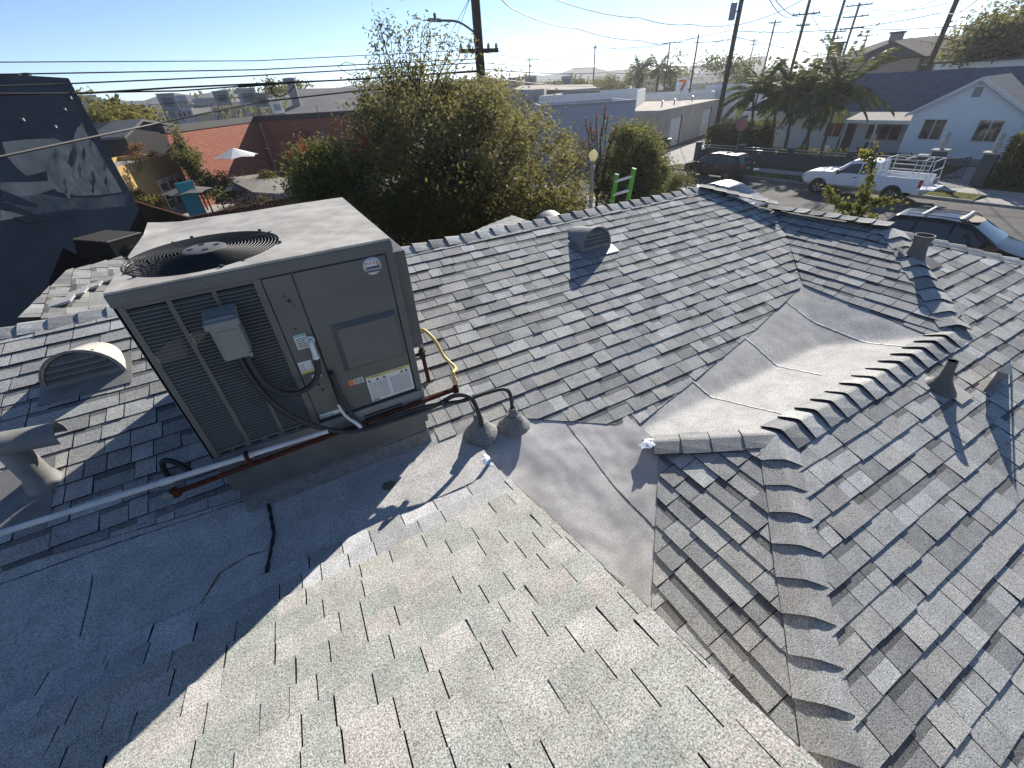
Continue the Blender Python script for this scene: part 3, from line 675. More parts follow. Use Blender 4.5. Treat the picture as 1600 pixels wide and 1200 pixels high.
c3 = hose('flexible_conduit', [(-.005, UY0 - .005, Z(-1.39)), (-.002, UY0 - .045, Z(-1.41)), (.01, UY0 - .05, Z(-1.60)), (.045, UY0 - .05, Z(-1.78)), (.10, UY0 - .065, Z(-1.84)), (.22, UY0 - .07, Z(-1.835)), (.45, UY0 - .06, Z(-1.845)), (.60, UY0 - .07, Z(-1.86)), (.78, UY0 - .12, Z(-1.87)), (.95, UY0 - .14, Z(-1.86)), (1.10, UY0 - .16, Z(-1.865)), (1.145, UY0 - .18, Z(-1.92)), (1.15, UY0 - .19, Z(-2.05))], .015, 'black_hose', 'black flexible conduit from service panel down over the base rail to the farther mastic boot', 'conduit')
mb = MB(); mb.tube(smooth_path([(-.03, UY0 - .06, Z(-1.60)), (-.01, UY0 - .062, Z(-1.70)), (.045, UY0 - .068, Z(-1.80)), (.06, UY0 - .075, Z(-1.86))], 5), [.008] * 4 + [.009] * 4 + [.012] * 8, 8)
tag(mb.build('condensate_stub', 'fitting_pvc', None, smooth=True), 'short white condensate pipe stub hanging beside black conduit on the unit base', 'pipe')
# mastic boots where the conduits enter the roof
def boot(x, y, r, h, label_, seed):
    z = max(PB.z(x, y), ZM) - .01; b_ = thing('pipe_boot', label_, 'pipe boot', (x, y, z)); rnd = random.Random(seed)
    mb = MB(); n = 20; prof = [(r * 1.35, 0.0), (r * 1.3, .03), (r * 1.05, .055), (r * .8, .085), (r * .55, .13), (r * .42, h * .75), (r * .38, h), (.018, h + .01)]
    vs = []
    for rr, zz in prof:
        for k in range(n):
            an = 2 * math.pi * k / n; q = rr * rnd.uniform(.93, 1.08); vs.append((x + q * math.cos(an), y + q * math.sin(an), max(z + zz, (max(PB.z(x + q * math.cos(an), y + q * math.sin(an)), ZM) + .003) if zz < .02 else -9)))
    mb.add(vs, [(i * n + k, i * n + (k + 1) % n, (i + 1) * n + (k + 1) % n, (i + 1) * n + k) for i in range(len(prof) - 1) for k in range(n)])
    mb.build('mastic_cone', 'mastic_grey', b_, smooth=True, ang=70)
    mb = MB(); mb.lathe([(.026, .02), (.026, h + .03), (.02, h + .03), (.02, .02)], 14, (x, y, z), close=True); mb.build('pipe_sleeve', 'galvanised', b_, smooth=True)
boot(.882, 2.345, .10, .19, 'lumpy grey mastic boot around a conduit, closer to the cooling unit', 2)
boot(1.152, 2.285, .095, .17, 'lumpy grey mastic boot around a conduit, beside the valley membrane', 4)
# pipes
pv = thing('condensate_pipe', 'white plastic condensate pipe running along the base of the cooling unit', 'pipe', (-1.2, 2.33, Z(-1.70)))
a = onY(-60, 852, 2.50); b = onY(512, 673, 2.39); a2 = b + (a - b) * 1.9
mb = MB(); mb.tube([a2, b], .0165, 12); mb.build('pipe_run', 'pvc_white', pv, smooth=True)
for t in (.50, .735):
    q = a.lerp(b, t); d = (b - a).normalized(); mb = MB(); mb.tube([q - d * .03, q + d * .03], .0205, 12); mb.build('coupling', 'pvc_white', pv, smooth=True)
for t in (.728,):
    q = a.lerp(b, t + .008); mb = MB(); mb.box(q.x - .012, q.x + .012, q.y - .022, q.y + .022, q.z - .055, q.z + .022); mb.build('strap', 'rusty_pipe', pv)
gp = thing('gas_pipe', 'rusty brown gas pipe running below the white pipe along the unit base', 'pipe', (0, 2.40, Z(-1.75)))
a = onY(268, 772, 2.41); b = onY(712, 608, 2.46)
mb = MB(); mb.tube([a, b, b + V((.004, 0, .05))], .0165, 10); mb.build('pipe_run', 'rusty_pipe', gp, smooth=True)
for q in (a + V((.02, 0, .002)), b): 
    mb = MB(); mb.lathe([(.001, -.025), (.024, -.025), (.024, .025), (.001, .025)], 10, q); mb.build('pipe_elbow', 'rusty_pipe', gp, smooth=True)
q = a + V((-.02, 0, 0)); mb = MB(); mb.tube([q - V((.018, 0, 0)), q + V((.03, 0, 0))], .021, 10); mb.build('pipe_cap', 'galvanised', gp, smooth=True)
for q in (a.lerp(b, .2), a.lerp(b, .80)):
    mb = MB(); mb.tube([q, q + V((0, 0.07, -.03))], .008, 8); mb.build('pipe_bracket', 'rusty_pipe', gp)
gv = thing('gas_stub', 'rusty gas stub with shutoff valve beside the right side of the unit', 'valve', (.70, 3.0, Z(-2.05)))
q0 = V((.705, 3.0, Z(-1.70))); zb = PB.z(.705, 3.0)
mb = MB(); mb.tube([(.715, 3.0, zb), q0], .017, 10); mb.build('stub_pipe', 'rusty_pipe', gv, smooth=True)
mb = MB(); mb.tube([q0 - V((.20, 0, .06)), q0 - V((-.01, 0, .06))], .016, 10); mb.lathe([(.001, -.03), (.028, -.03), (.028, .03), (.001, .03)], 10, q0 - V((0, 0, .06))); mb.build('valve_body', 'asphalt_tar', gv, smooth=True)
mb = MB(); mb.lathe([(.020, 0), (.020, .05), (.013, .055), (.013, .075)], 10, q0); mb.build('flare_nut', 'galvanised', gv, smooth=True)
fx = thing('flexible_gas_line', 'yellow flexible gas connector arching from shutoff valve to rusty pipe', 'gas line', (.78, 2.75, Z(-1.7)))
hose('flex_tube', [q0 + V((0, 0, .06)), q0 + V((-.008, -.02, .13)), q0 + V((.03, -.06, .18)), q0 + V((.08, -.16, .12)), q0 + V((.10, -.28, .02)), q0 + V((.13, -.42, -.02)), b + V((.004, .01, .14)), b + V((.004, 0, .06))], .013, 'yellow_flex', '', '', parent=fx)
mb = MB(); mb.lathe([(.019, 0), (.019, .035), (.014, .04), (.014, .06)], 8, b + V((.004, 0, .05))); mb.build('flare_nut', 'brass', fx, smooth=True)
# small bent vent pipe in the shade
x, y = -1.14, 2.90; z = PB.z(x, y)
el = thing('bent_vent_pipe', 'thin dark bent vent pipe rising through shingles left of the unit curb', 'pipe', (x, y, z))
mb = MB(); mb.tube(smooth_path([(x - .06, y, z), (x - .058, y + .01, z + .10), (x - .04, y + .01, z + .16), (x - .005, y, z + .165), (x + .05, y - .03, z + .12), (x + .10, y - .08, z + .05)], 6), .018, 10); mb.build('pipe', 'black_hose', el, smooth=True)
blob('mastic_ring', x - .05, y, lambda a_, b_: PB.z(a_, b_) + .012, .09, .02, 'mastic_grey', el, 1.3, 1.0, 12)
for o_ in ('mastic_ring',): pass

# ------------------------------------------------------------------ roof vents
def dome_vent(x, y, plane, w, h, d, label_, material, louv='vent_paint', face=-1):
    """half-round louvred vent: arch face stands towards the eave, shell tapers up into the slope"""
    z0 = plane.z(x, y); t = thing('dome_vent', label_, 'roof vent', (x, y, z0))
    n = 16; arch = [(x - w / 2 * math.cos(math.pi * k / n), y, z0 + .025 + h * math.sin(math.pi * k / n)) for k in range(n + 1)]
    hinge = []
    for k in range(n + 1):
        ax_, _, az_ = arch[k]; yy = y + d * (0.12 + 0.88 * math.sin(math.pi * k / n))
        xx = x + (ax_ - x) * (1 - 0.0 * math.sin(math.pi * k / n)); hinge.append((xx, yy, max(plane.z(xx, yy) + .013, 0)))
    mb = MB(); vs = arch + hinge + [(p[0] * 1 + (p[0] - x) * -.05, p[1] + .001, p[2] - .012) for p in arch] + [(p[0], p[1], p[2] - .012) for p in hinge]; m = n + 1
    fs = [(k, k + 1, m + k + 1, m + k) for k in range(n)] + [(2 * m + k, 3 * m + k, 3 * m + k + 1, 2 * m + k + 1) for k in range(n)] + [(k, 2 * m + k, 2 * m + k + 1, k + 1) for k in range(n)]
    mb.add(vs, fs); mb.build('shell', material, t, smooth=True, ang=60)
    mb = MB(); mb.tube(arch, .008, 6); mb.build('rim', louv, t, smooth=True)
    mb = MB(); vs = [(x, y + .06, z0 + .03)] + [(p[0] * .86 + x * .14, y + .06, z0 + .02 + (p[2] - z0) * .80) for p in arch]; mb.add(vs, [(0, k + 2, k + 1) for k in range(n)]); mb.build('backing', 'unit_dark', t)
    for i in range(4):
        zz = h * (0.13 + 0.19 * i); ww = w / 2 * math.sqrt(max(0.05, 1 - ((zz + .03) / h) ** 2)) * .95
        mb = MB(); mb.prism([(x - ww, y + .004, z0 + .012 + zz), (x - ww, y + .055, z0 + .05 + zz), (x - ww, y + .055, z0 + .056 + zz), (x - ww, y + .004, z0 + .020 + zz)], (2 * ww, 0, 0)); mb.build('louvre', louv, t)
    fl = [(x - w * .58, y - .13), (x + w * .58, y - .13), (x + w * .58, y + d * .5), (x - w * .58, y + d * .5)]
    mb = MB(); mb.prism([plane.p(a_, b_, .014) for a_, b_ in fl], plane.n * .004); mb.build('flashing', louv, t)
    mb = MB(); mb.box(x - w / 2, x + w / 2, y + .003, y + .02, z0 - .02, z0 + .05); mb.build('sill', louv, t)
    return t
dome_vent(-1.69, 4.0, PB, .50, .25, .42, 'cream half-round louvred roof vent left of the cooling unit', 'vent_light')
dome_vent(3.345, 4.06, PB, .44, .25, .50, 'grey half-round louvred roof vent casting a long shadow on the open slope', 'vent_paint')
# vent behind the ridge: only its rounded back shows
q = onY(852, 330, 5.55); t = thing('dome_vent', 'grey half-round roof vent behind the main ridge, its smooth back showing', 'roof vent', (q.x, q.y, PBK.z(q.x, q.y)))
ctop = q.z - .02; zz0 = PBK.z(q.x, q.y); mb = MB(); vs = []; n = 14
for j, (yy, sc) in enumerate(((5.15, .55), (5.35, .9), (5.65, 1.0))):
    for k in range(n + 1):
        an = math.pi * k / n; vs.append((q.x - .26 * sc * math.cos(an) + .05 * j, yy, zz0 - .06 + (ctop - zz0 + .06) * sc * math.sin(an)))
mb.add(vs, [(j * (n + 1) + k, j * (n + 1) + k + 1, (j + 1) * (n + 1) + k + 1, (j + 1) * (n + 1) + k) for j in range(2) for k in range(n)] + [tuple(range(2 * (n + 1), 3 * (n + 1)))]); mb.build('shell', 'vent_paint', t, smooth=True, ang=60)
mb = MB(); mb.prism([PBK.p(q.x + a_, q.y + b_, .012) for a_, b_ in ((-.3, -.35), (.36, -.35), (.36, .3), (-.3, .3))], PBK.n * .004); mb.build('flashing', 'vent_paint', t)
# flue vent with a half-pipe cap, at the left edge
x, y = -1.99, 3.17; z = PB.z(x, y)
fl = thing('flue_vent', 'beige flue vent with horizontal half-pipe cap standing in the shade', 'roof vent', (x, y, z))
ca = onY(-20, 688, 3.20); cb = onY(88, 668, 3.23)
mb = MB(); n = 12; vs = []
for c in (ca - (cb - ca) * .3, cb):
    for k in range(n + 1):
        an = math.pi * (k / n) * 1.16 - .25; vs.append((c.x, c.y - .085 * math.cos(an), c.z - .055 + .085 * math.sin(an)))
m = n + 1; inner = [(p[0], 3.215 + (p[1] - 3.215) * .92, p[2] - .007) for p in vs]
mb.add(vs + inner, [(k, k + 1, m + k + 1, m + k) for k in range(n)] + [(2 * m + k, 3 * m + k, 3 * m + k + 1, 2 * m + k + 1) for k in range(n)] + [(m + k, m + k + 1, 3 * m + k + 1, 3 * m + k) for k in range(n)] + [(0, m, 3 * m, 2 * m), (n, 2 * m + n, 3 * m + n, m + n)]); mb.build('cap', 'vent_paint', fl, smooth=True, ang=60)
cx = onY(38, 725, 3.2); mb = MB(); mb.lathe([(.13, -.04), (.095, .03), (.075, .08), (.07, ca.z - z - .02)], 18, (cx.x, 3.21, z)); mb.build('stack', 'vent_paint', fl, smooth=True)
mb = MB(); mb.prism([PB.p(a_, b_, .014) for a_, b_ in ((-2.25, 2.93), (-1.84, 2.93), (-1.84, 3.38), (-2.25, 3.38))], PB.n * .005); mb.build('flashing', 'vent_paint', fl)
blob('solder_patch', -1.97, 3.02, lambda a_, b_: PB.z(a_, b_) + .019, .06, .002, 'galvanised', fl, 1.6, .5, 21)
# plumbing vents
def plumb_vent(x, y, plane, h, r, label_, lean=(0, 0), cone=.13, notch=False):
    z = plane.z(x, y); t = thing('plumbing_vent', label_, 'vent pipe', (x, y, z)); n = 18
    mb = MB(); vs = []
    for rr, zz in ((cone, .012), (cone * .62, .06), (r * 1.35, .11), (r * 1.12, h * .62), (r * 1.08, h * .64)):
        for k in range(n):
            an = 2 * math.pi * k / n; X = x + rr * math.cos(an) + lean[0] * zz; Y = y + rr * math.sin(an) + lean[1] * zz
            vs.append((X, Y, plane.z(X, Y) * (1 - min(1, zz / .1)) + z * min(1, zz / .1) + zz))
    mb.add(vs, [(i * n + k, i * n + (k + 1) % n, (i + 1) * n + (k + 1) % n, (i + 1) * n + k) for i in range(4) for k in range(n)]); mb.build('flashing_cone', 'fascia_dark', t, smooth=True, ang=70)
    mb = MB(); p0 = V((x, y, z + .03)); p1 = V((x + lean[0] * h, y + lean[1] * h, z + h)); mb.tube([p0, p1], r, 16, cap=False); mb.tube([p0, p1], r * .8, 16, cap=False)
    mb.lathe([(r * .8, 0), (r, 0)], 16, p1); mb.build('pipe', 'fascia_dark', t, smooth=True)
    fl_ = [(x - .03, y - .17), (x + .17, y - .17), (x + .17, y + .08), (x - .03, y + .08)]
    mb = MB(); mb.prism([plane.p(a_, b_, .016) for a_, b_ in fl_], plane.n * .004); mb.build('flashing', 'vent_light' if notch else 'vent_paint', t)
    return t
metalpaint('fascia_dark', (0.125, 0.115, 0.105), 0.6, (0.08, 0.075, 0.07), 0.6, 12.0)
plumb_vent(4.49, .80, PF, .26, .034, 'brown vent pipe with cone flashing below the stepped ridge caps', (.05, .12), .12, True)
# the flat-topped scoop standing on the hip
x, y = 6.40, 2.0; z = PF.z(x, y); t = thing('scoop_vent', 'short dark metal vent pipe with flared flashing beside the hip caps', 'vent pipe', (x, y, z))
p = [onY(1408, 382, 2.05), onY(1446, 372, 2.05), onY(1444, 363, 2.12), onY(1422, 365, 2.12)]
mb = MB(); mb.lathe([(.13, -.06), (.09, .06), (.075, .16), (.095, .27), (.085, .27), (.065, .16)], 18, (x, y, z)); mb.build('pipe', 'fascia_dark', t, smooth=True)
mb = MB(); mb.prism([PF.p(a_, b_, .016) for a_, b_ in ((x - .22, y - .22), (x + .2, y - .22), (x + .2, y + .2), (x - .05, y + .2))], PF.n * .004); mb.build('flashing', 'fascia_dark', t)
# pale slant-topped vent cut by the picture's right edge
q = onY(1562, 578, .52); z = PF.z(q.x + .2, .52)
t = thing('slant_vent', 'slant-topped metal roof vent with sunlit pale lid on the lower slope', 'roof vent', (q.x + .2, .52, z))
mb = MB(); lid = [onY(1562, 577, .60), onY(1575, 567, .655), onY(1640, 588, .655), onY(1628, 600, .60)]; mb.prism(lid, (0, 0, -.02)); mb.build('lid', 'vent_light', t, bevel=.003)
mb = MB(); mb.prism([V((p_.x * .97 + (q.x + .25) * .03, p_.y, p_.z - .021)) for p_ in lid], (0, 0, -.20)); mb.build('body', 'fascia_dark', t)
# ------------------------------------------------------------------ street and ground
SO = V((31.3, 15.0)); ST_ = V((0.122, -0.9925)); SN = V((0.9925, 0.122)); SANG = math.atan2(-0.9925, 0.122)
def ST(s, n, z=0.0): q = SO + ST_ * s + SN * n; return V((q.x, q.y, z))
def sn(p): q = V((p[0], p[1])) - SO; return q.dot(ST_), q.dot(SN)
def structure(o): o['kind'] = 'structure'; return o
mat('asphalt', (0.135, 0.128, 0.118), 0.9, var=0.22, scale=0.9, bump=0.4, bscale=60, stain=(0.06, 0.058, 0.055), sscale=0.5, samt=0.55)
mat('concrete', (0.36, 0.345, 0.32), 0.9, var=0.14, scale=1.5, bump=0.2, stain=(0.24, 0.225, 0.20), sscale=0.8, samt=0.5)
mat('kerb_concrete', (0.34, 0.33, 0.31), 0.9, var=0.2, scale=3)
mat('ground_soil', (0.115, 0.105, 0.09), 0.95, var=0.3, scale=0.3, stain=(0.05, 0.06, 0.03), sscale=0.15, samt=0.6)
mat('lot_asphalt', (0.022, 0.023, 0.026), 0.95, var=0.25, scale=0.8, bump=0.3)
mat('lawn_base', (0.075, 0.085, 0.03), 0.95, var=0.35, scale=3, bump=0.6, bscale=25)
def sheet(name, pts, z, material):
    mb = MB(); mb.add([(p[0], p[1], z) for p in pts], [tuple(range(len(pts)))])
    o = mb.build(name, material); 
    return structure(o)
mb = MB(); mb.add([(-2500, -600, 0), (2500, -600, 0), (2500, 3500, 0), (-2500, 3500, 0)], [(0, 1, 2, 3)]); structure(mb.build('ground', 'ground_soil'))
sheet('road', [ST(-160, -11), ST(160, -11), ST(160, 0), ST(-160, 0)], 0.006, 'asphalt')
sheet('alley', [ST(-13.4, -0.2), ST(-13.4, 60), ST(-24, 60), ST(-19.8, 4), ST(-20.5, -0.2)], 0.012, 'concrete')
sheet('parking_lot', [(-40, 22), (-2, 18), (4, 40), (-10, 60), (-40, 60)], 0.008, 'lot_asphalt')
sheet('courtyard', [(-9, 41), (-5, 34), (12, 36), (12, 48), (-9, 50)], 0.014, 'concrete')
for a, b in ((-13.0, 6.2), (10.2, 120)):
    mb = MB(); mb.prism([ST(a, 0, 0), ST(b, 0, 0), ST(b, 0.16, 0), ST(a, 0.16, 0)], (0, 0, 0.14)); structure(mb.build('kerb', 'kerb_concrete', bevel=0.02))
    mb = MB(); mb.prism([ST(a, 0.163, 0), ST(b, 0.163, 0), ST(b, 1.9, 0), ST(a, 1.9, 0)], (0, 0, 0.13)); structure(mb.build('parkway', 'lawn_base'))
k = 0
s = -13.0
while s < 60:
    mb = MB(); mb.prism([ST(s + .006, 1.905, 0), ST(s + 1.494, 1.905, 0), ST(s + 1.494, 3.45, 0), ST(s + .006, 3.45, 0)], (0, 0, 0.135 + random.uniform(-.003, .003))); o = structure(mb.build('sidewalk', 'concrete')); s += 1.5
mb = MB(); mb.prism([ST(6.25, 0.02, 0), ST(10.15, 0.02, 0), ST(9.8, 1.9, 0.02), ST(6.6, 1.9, 0.02)], (0, 0, 0.11)); structure(mb.build('driveway', 'concrete'))
sheet('driveway', [ST(3.3, 3.455), ST(5.2, 3.455), ST(5.2, 11), ST(3.3, 11)], 0.13, 'concrete')
mb = MB(); mb.prism([ST(-13.2, 3.46, 0), ST(30, 3.46, 0), ST(30, 30, 0), ST(-13.2, 30, 0)], (0, 0, 0.125)); structure(mb.build('yard', 'lawn_base'))
mb = MB(); mb.prism([ST(-160, -11.16, 0), ST(160, -11.16, 0), ST(160, -11, 0), ST(-160, -11, 0)], (0, 0, 0.14)); structure(mb.build('kerb', 'kerb_concrete', bevel=0.02))
mb = MB(); mb.prism([ST(-160, -14.5, 0), ST(160, -14.5, 0), ST(160, -11.17, 0), ST(-160, -11.17, 0)], (0, 0, 0.13)); structure(mb.build('sidewalk', 'concrete'))
# grass blades on the parkway
def blades(name, area, n, hmin, hmax, cols, parent=None):
    mb = MB()
    for _ in range(n):
        p = area(); h = random.uniform(hmin, hmax); an = random.random() * 6.28; w = 0.02; dx, dy = math.cos(an) * w, math.sin(an) * w
        c = random.choice(cols); l = (random.uniform(-.4, .4) * h, random.uniform(-.4, .4) * h)
        mb.add([(p.x - dx, p.y - dy, p.z), (p.x + dx, p.y + dy, p.z), (p.x + l[0], p.y + l[1], p.z + h)], [(0, 1, 2)], c)
    o = mb.build(name, 'leaf', parent); o['kind'] = 'stuff'; return o
leafmat('leaf', 0.48, (0.26, 0.23, 0.06))
leafmat('leaf_dry', 0.35, (0.25, 0.18, 0.05))
mat('bark', (0.045, 0.036, 0.028), 0.95, var=0.3, scale=12, bump=0.8, bscale=30)
GRN = [(0.075, 0.095, 0.025), (0.10, 0.12, 0.035), (0.055, 0.075, 0.02), (0.13, 0.13, 0.04)]
g_ = blades('grass', lambda: ST(random.choice((random.uniform(-12.9, 6.1), random.uniform(10.3, 16))), random.uniform(.2, 1.85), .13), 9000, .03, .09, GRN)
tag(g_, 'short patchy grass on the parkway strip beside the far kerb', 'grass')

# ------------------------------------------------------------------ foliage builders
def leaf(mb, p, ln, w, col, d=None):
    if d is None:
        d = V((random.gauss(0, 1), random.gauss(0, 1), random.gauss(-.2, .8))).normalized()
    s = d.cross(V((random.gauss(0, 1), random.gauss(0, 1), random.gauss(0, 1)))).normalized() * w
    m = p + d * ln * .45; e_ = p + d * ln
    mb.add([p, m + s, e_, m - s], [(0, 1, 2, 3)], col)
def inpoly(u, v, poly):
    c = False; n = len(poly)
    for i in range(n):
        (x1, y1), (x2, y2) = poly[i], poly[(i + 1) % n]
        if (y1 > v) != (y2 > v) and u < (x2 - x1) * (v - y1) / (y2 - y1) + x1: c = not c
    return c
def sample(poly):
    us = [p[0] for p in poly]; vs_ = [p[1] for p in poly]
    while True:
        u = random.uniform(min(us), max(us)); v = random.uniform(min(vs_), max(vs_))
        if inpoly(u, v, poly): return u, v
def jit(c, a=.25):
    m = random.uniform(1 - a, 1 + a); return (c[0] * m * random.uniform(.92, 1.08), c[1] * m, c[2] * m * random.uniform(.85, 1.15))
def branchy(mb, a, b, r0, r1, sag=0.0, n=6, kink=.08):
    pts = []; L = (V(b) - V(a)).length
    for i in range(n + 1):
        t = i / n; p = V(a).lerp(V(b), t) + V((random.gauss(0, 1), random.gauss(0, 1), random.gauss(0, 1))) * L * kink * math.sin(t * math.pi) * .5 + V((0, 0, sag * L * math.sin(t * math.pi)))
        pts.append(p)
    mb.tube(pts, [r0 + (r1 - r0) * i / n for i in range(n + 1)], 6); return pts
def tree_from_outline(name, label_, cat, outline, d0, dspread, base_u, base_v, nclump, nleaf, cl_r, lsize, cols, group=None, trunk_r=.16, fork=2.2, extra=None, matn='leaf', cullfloor=.5, twigs=True):
    c0 = P(base_u, base_v, d0); base = V((c0.x, c0.y, 0)); t = thing(name, label_, cat, base, group=group)
    tr = MB(); cr = MB(); topz = V((base.x, base.y, fork)); fdir = V((base.x, base.y, 0)).normalized()
    branchy(tr, base, topz, trunk_r, trunk_r * .7, n=5)
    cl = []
    vmin = min(p[1] for p in outline); vmax = max(p[1] for p in outline)
    for i in range(nclump):
        u, v = sample(outline); dd = d0 + random.uniform(-1, 1) * dspread
        c = P(u, v, dd)
        if c.z < cullfloor: c.z = cullfloor + random.random() * .3
        cl.append(c)
    for c in cl:
        if twigs:
            mid = topz.lerp(c, .45) + V((0, 0, .15 * (c - topz).length * .5))
            branchy(tr, topz, mid, trunk_r * .32, trunk_r * .16, n=4); branchy(tr, mid, c, trunk_r * .16, .008, n=4)
    per = nleaf // max(1, len(cl))
    for c in cl:
        cm = random.choice(cols); sh = random.uniform(.75, 1.2)
        rr = cl_r * random.uniform(.6, 1.25)
        for _ in range(per):
            p = c + V((random.gauss(0, 1), random.gauss(0, 1), random.gauss(0, .8))) * rr * .55
            if p.z < .1: continue
            col = jit(tuple(q * sh for q in (cm if random.random() < .7 else random.choice(cols))))
            leaf(cr, p, lsize * random.uniform(.6, 1.3), lsize * random.uniform(.13, .22), col)
    if extra: extra(tr, cr, topz)
    tr.build('trunk', 'bark', t, smooth=True); cr.build('crown', matn, t)
    return t
OLIVE = [(0.155, 0.155, 0.075), (0.195, 0.18, 0.085), (0.105, 0.11, 0.055), (0.22, 0.19, 0.08), (0.085, 0.09, 0.048), (0.165, 0.135, 0.075)]
big = [(545, 225), (565, 175), (600, 135), (650, 118), (715, 122), (760, 128), (805, 142), (845, 160), (868, 190), (885, 235), (895, 280), (885, 330), (850, 345), (780, 352), (720, 378), (640, 388), (605, 350), (560, 320), (540, 290), (535, 250)]
def sprig(tr, cr, topz):
    for (u, v) in ((592, 30), (608, 38), (585, 62), (622, 55), (640, 72), (600, 88), (660, 48), (672, 40), (690, 60), (650, 95), (612, 108), (628, 90), (700, 85), (722, 70), (585, 100), (640, 40), (665, 75), (598, 52), (705, 60), (737, 66)):
        c = P(u, v + 4, 14.5 + random.uniform(-.8, .8)); m = P(640 + (u - 640) * .5, 150 + (v - 40) * .2, 14.6)
        branchy(tr, m, c, .018, .006, n=5, kink=.06)
        for _ in range(46):
            p = c + V((random.gauss(0, .11), random.gauss(0, .11), random.gauss(0, .15))); leaf(cr, p, random.uniform(.09, .17), random.uniform(.016, .026), jit(random.choice(OLIVE)))
        for k in range(14):
            p = m.lerp(c, random.uniform(.3, 1)) + V((random.gauss(0, .05),) * 3); leaf(cr, p, random.uniform(.07, .13), .016, jit(random.choice(OLIVE)))
tree_from_outline('willowy_tree', 'big olive green willowy tree with fine leaves behind the roof ridge', 'tree', big, 14.8, 2.4, 735, 330, 215, 56000, .50, .135, OLIVE, trunk_r=.17, extra=sprig)
tree_from_outline('understory_shrubs', 'dark dense shrub row at the foot of the willowy tree', 'shrub', [(590, 330), (640, 300), (760, 290), (860, 285), (885, 300), (885, 345), (850, 352), (720, 385), (640, 398), (600, 385)], 12.2, 1.3, 740, 345, 90, 20000, .6, .15, [(0.030, 0.036, 0.016), (0.042, 0.046, 0.020), (0.022, 0.028, 0.012), (0.05, 0.045, 0.02)], trunk_r=.08, fork=1.0, cullfloor=.3)
# bottlebrush shrub in front of it, with crimson spikes
mat('crimson', (0.33, 0.012, 0.035), 0.6, var=0.3, scale=30)
def crims(pts, d, s=.05):
    def f(tr, cr, topz):
        for (u, v) in pts:
            c = P(u, v, d + random.uniform(-.3, .3)); dr = V((random.gauss(0, .5), random.gauss(0, .5), 1)).normalized()
            for k in range(60):
                p = c + dr * random.uniform(-.16, .16) + V((random.gauss(0, .02), random.gauss(0, .02), random.gauss(0, .02))); leaf(cr, p, s, s * .25, (0.33 * random.uniform(.6, 1.3), .012, .045))
    return f
GREEN2 = [(0.055, 0.085, 0.03), (0.075, 0.105, 0.04), (0.04, 0.06, 0.025), (0.10, 0.12, 0.045)]
tree_from_outline('bottlebrush_shrub', 'green bottlebrush shrub with crimson flower spikes beside the brick wall', 'shrub', [(458, 262), (475, 220), (505, 222), (535, 245), (590, 250), (615, 300), (606, 350), (560, 335), (505, 318), (462, 305)], 13.6, .9, 530, 320, 70, 15000, .38, .12, GREEN2, trunk_r=.08, fork=1.2,
                  extra=crims([(452, 242), (468, 222), (470, 230), (520, 268), (570, 222), (565, 215), (555, 240), (610, 190), (545, 265), (500, 250), (480, 236), (575, 246)], 12.9))
# bright rounded shrub tree and its neighbours
LIME = [(0.07, 0.11, 0.025), (0.10, 0.14, 0.03), (0.05, 0.08, 0.02), (0.14, 0.16, 0.04)]
tree_from_outline('round_shrub', 'bright green rounded shrub tree behind the green ladder', 'shrub', [(955, 245), (968, 205), (990, 190), (1012, 205), (1030, 240), (1040, 275), (1038, 312), (1000, 325), (965, 330), (940, 320), (935, 275)], 24, 1.2, 990, 300, 95, 30000, .52, .16, LIME, trunk_r=.07, fork=1.4)
tree_from_outline('low_shrub', 'low dark green shrub beside the kerb past the ridge', 'shrub', [(1040, 300), (1046, 275), (1062, 265), (1078, 272), (1082, 300)], 19.5, .5, 1060, 300, 26, 3000, .3, .08, GREEN2, trunk_r=.04, fork=.4, cullfloor=.2)
tree_from_outline('russet_shrub', 'russet and yellow leaved shrub between willowy tree and lamp post', 'shrub', [(868, 225), (885, 200), (905, 210), (922, 240), (918, 320), (895, 340), (870, 320)], 23.0, .8, 900, 300, 40, 7000, .4, .10, [(0.13, 0.05, 0.03), (0.16, 0.13, 0.03), (0.09, 0.09, 0.03), (0.10, 0.03, 0.025)], trunk_r=.05, fork=1.0)
# spiky stalk plant with crimson tips
c0 = P(938, 225, 23.5); sp = thing('spiky_stalk_plant', 'spiky plant with upright leafy stalks and crimson flower tips', 'plant', (c0.x, c0.y, 0))
mbs = MB(); mbf = MB(); base = V((c0.x, c0.y, 1.2))
mbs.tube([(c0.x, c0.y, 0), base], [.10, .07], 8)
for (u, v) in ((915, 186), (922, 192), (932, 180), (946, 166), (950, 183), (966, 187), (960, 195), (940, 200), (928, 205), (955, 208)):
    tip = P(u, v, 23.5 + random.uniform(-.5, .5)); pts = branchy(mbs, base, tip, .035, .02, n=6, kink=.03)
    for q in range(70):
        t_ = random.uniform(.35, .95); p = base.lerp(tip, t_); leaf(mbf, p, .15, .022, jit((0.055, 0.085, 0.045)))
    for q in range(50):
        p = base.lerp(tip, random.uniform(.86, 1.02)) + V((random.gauss(0, .02),) * 3); leaf(mbf, p, .10, .024, (0.30 * random.uniform(.6, 1.3), .015, .06))
mbs.build('stalks', 'bark', sp, smooth=True); mbf.build('leaves', 'leaf', sp)
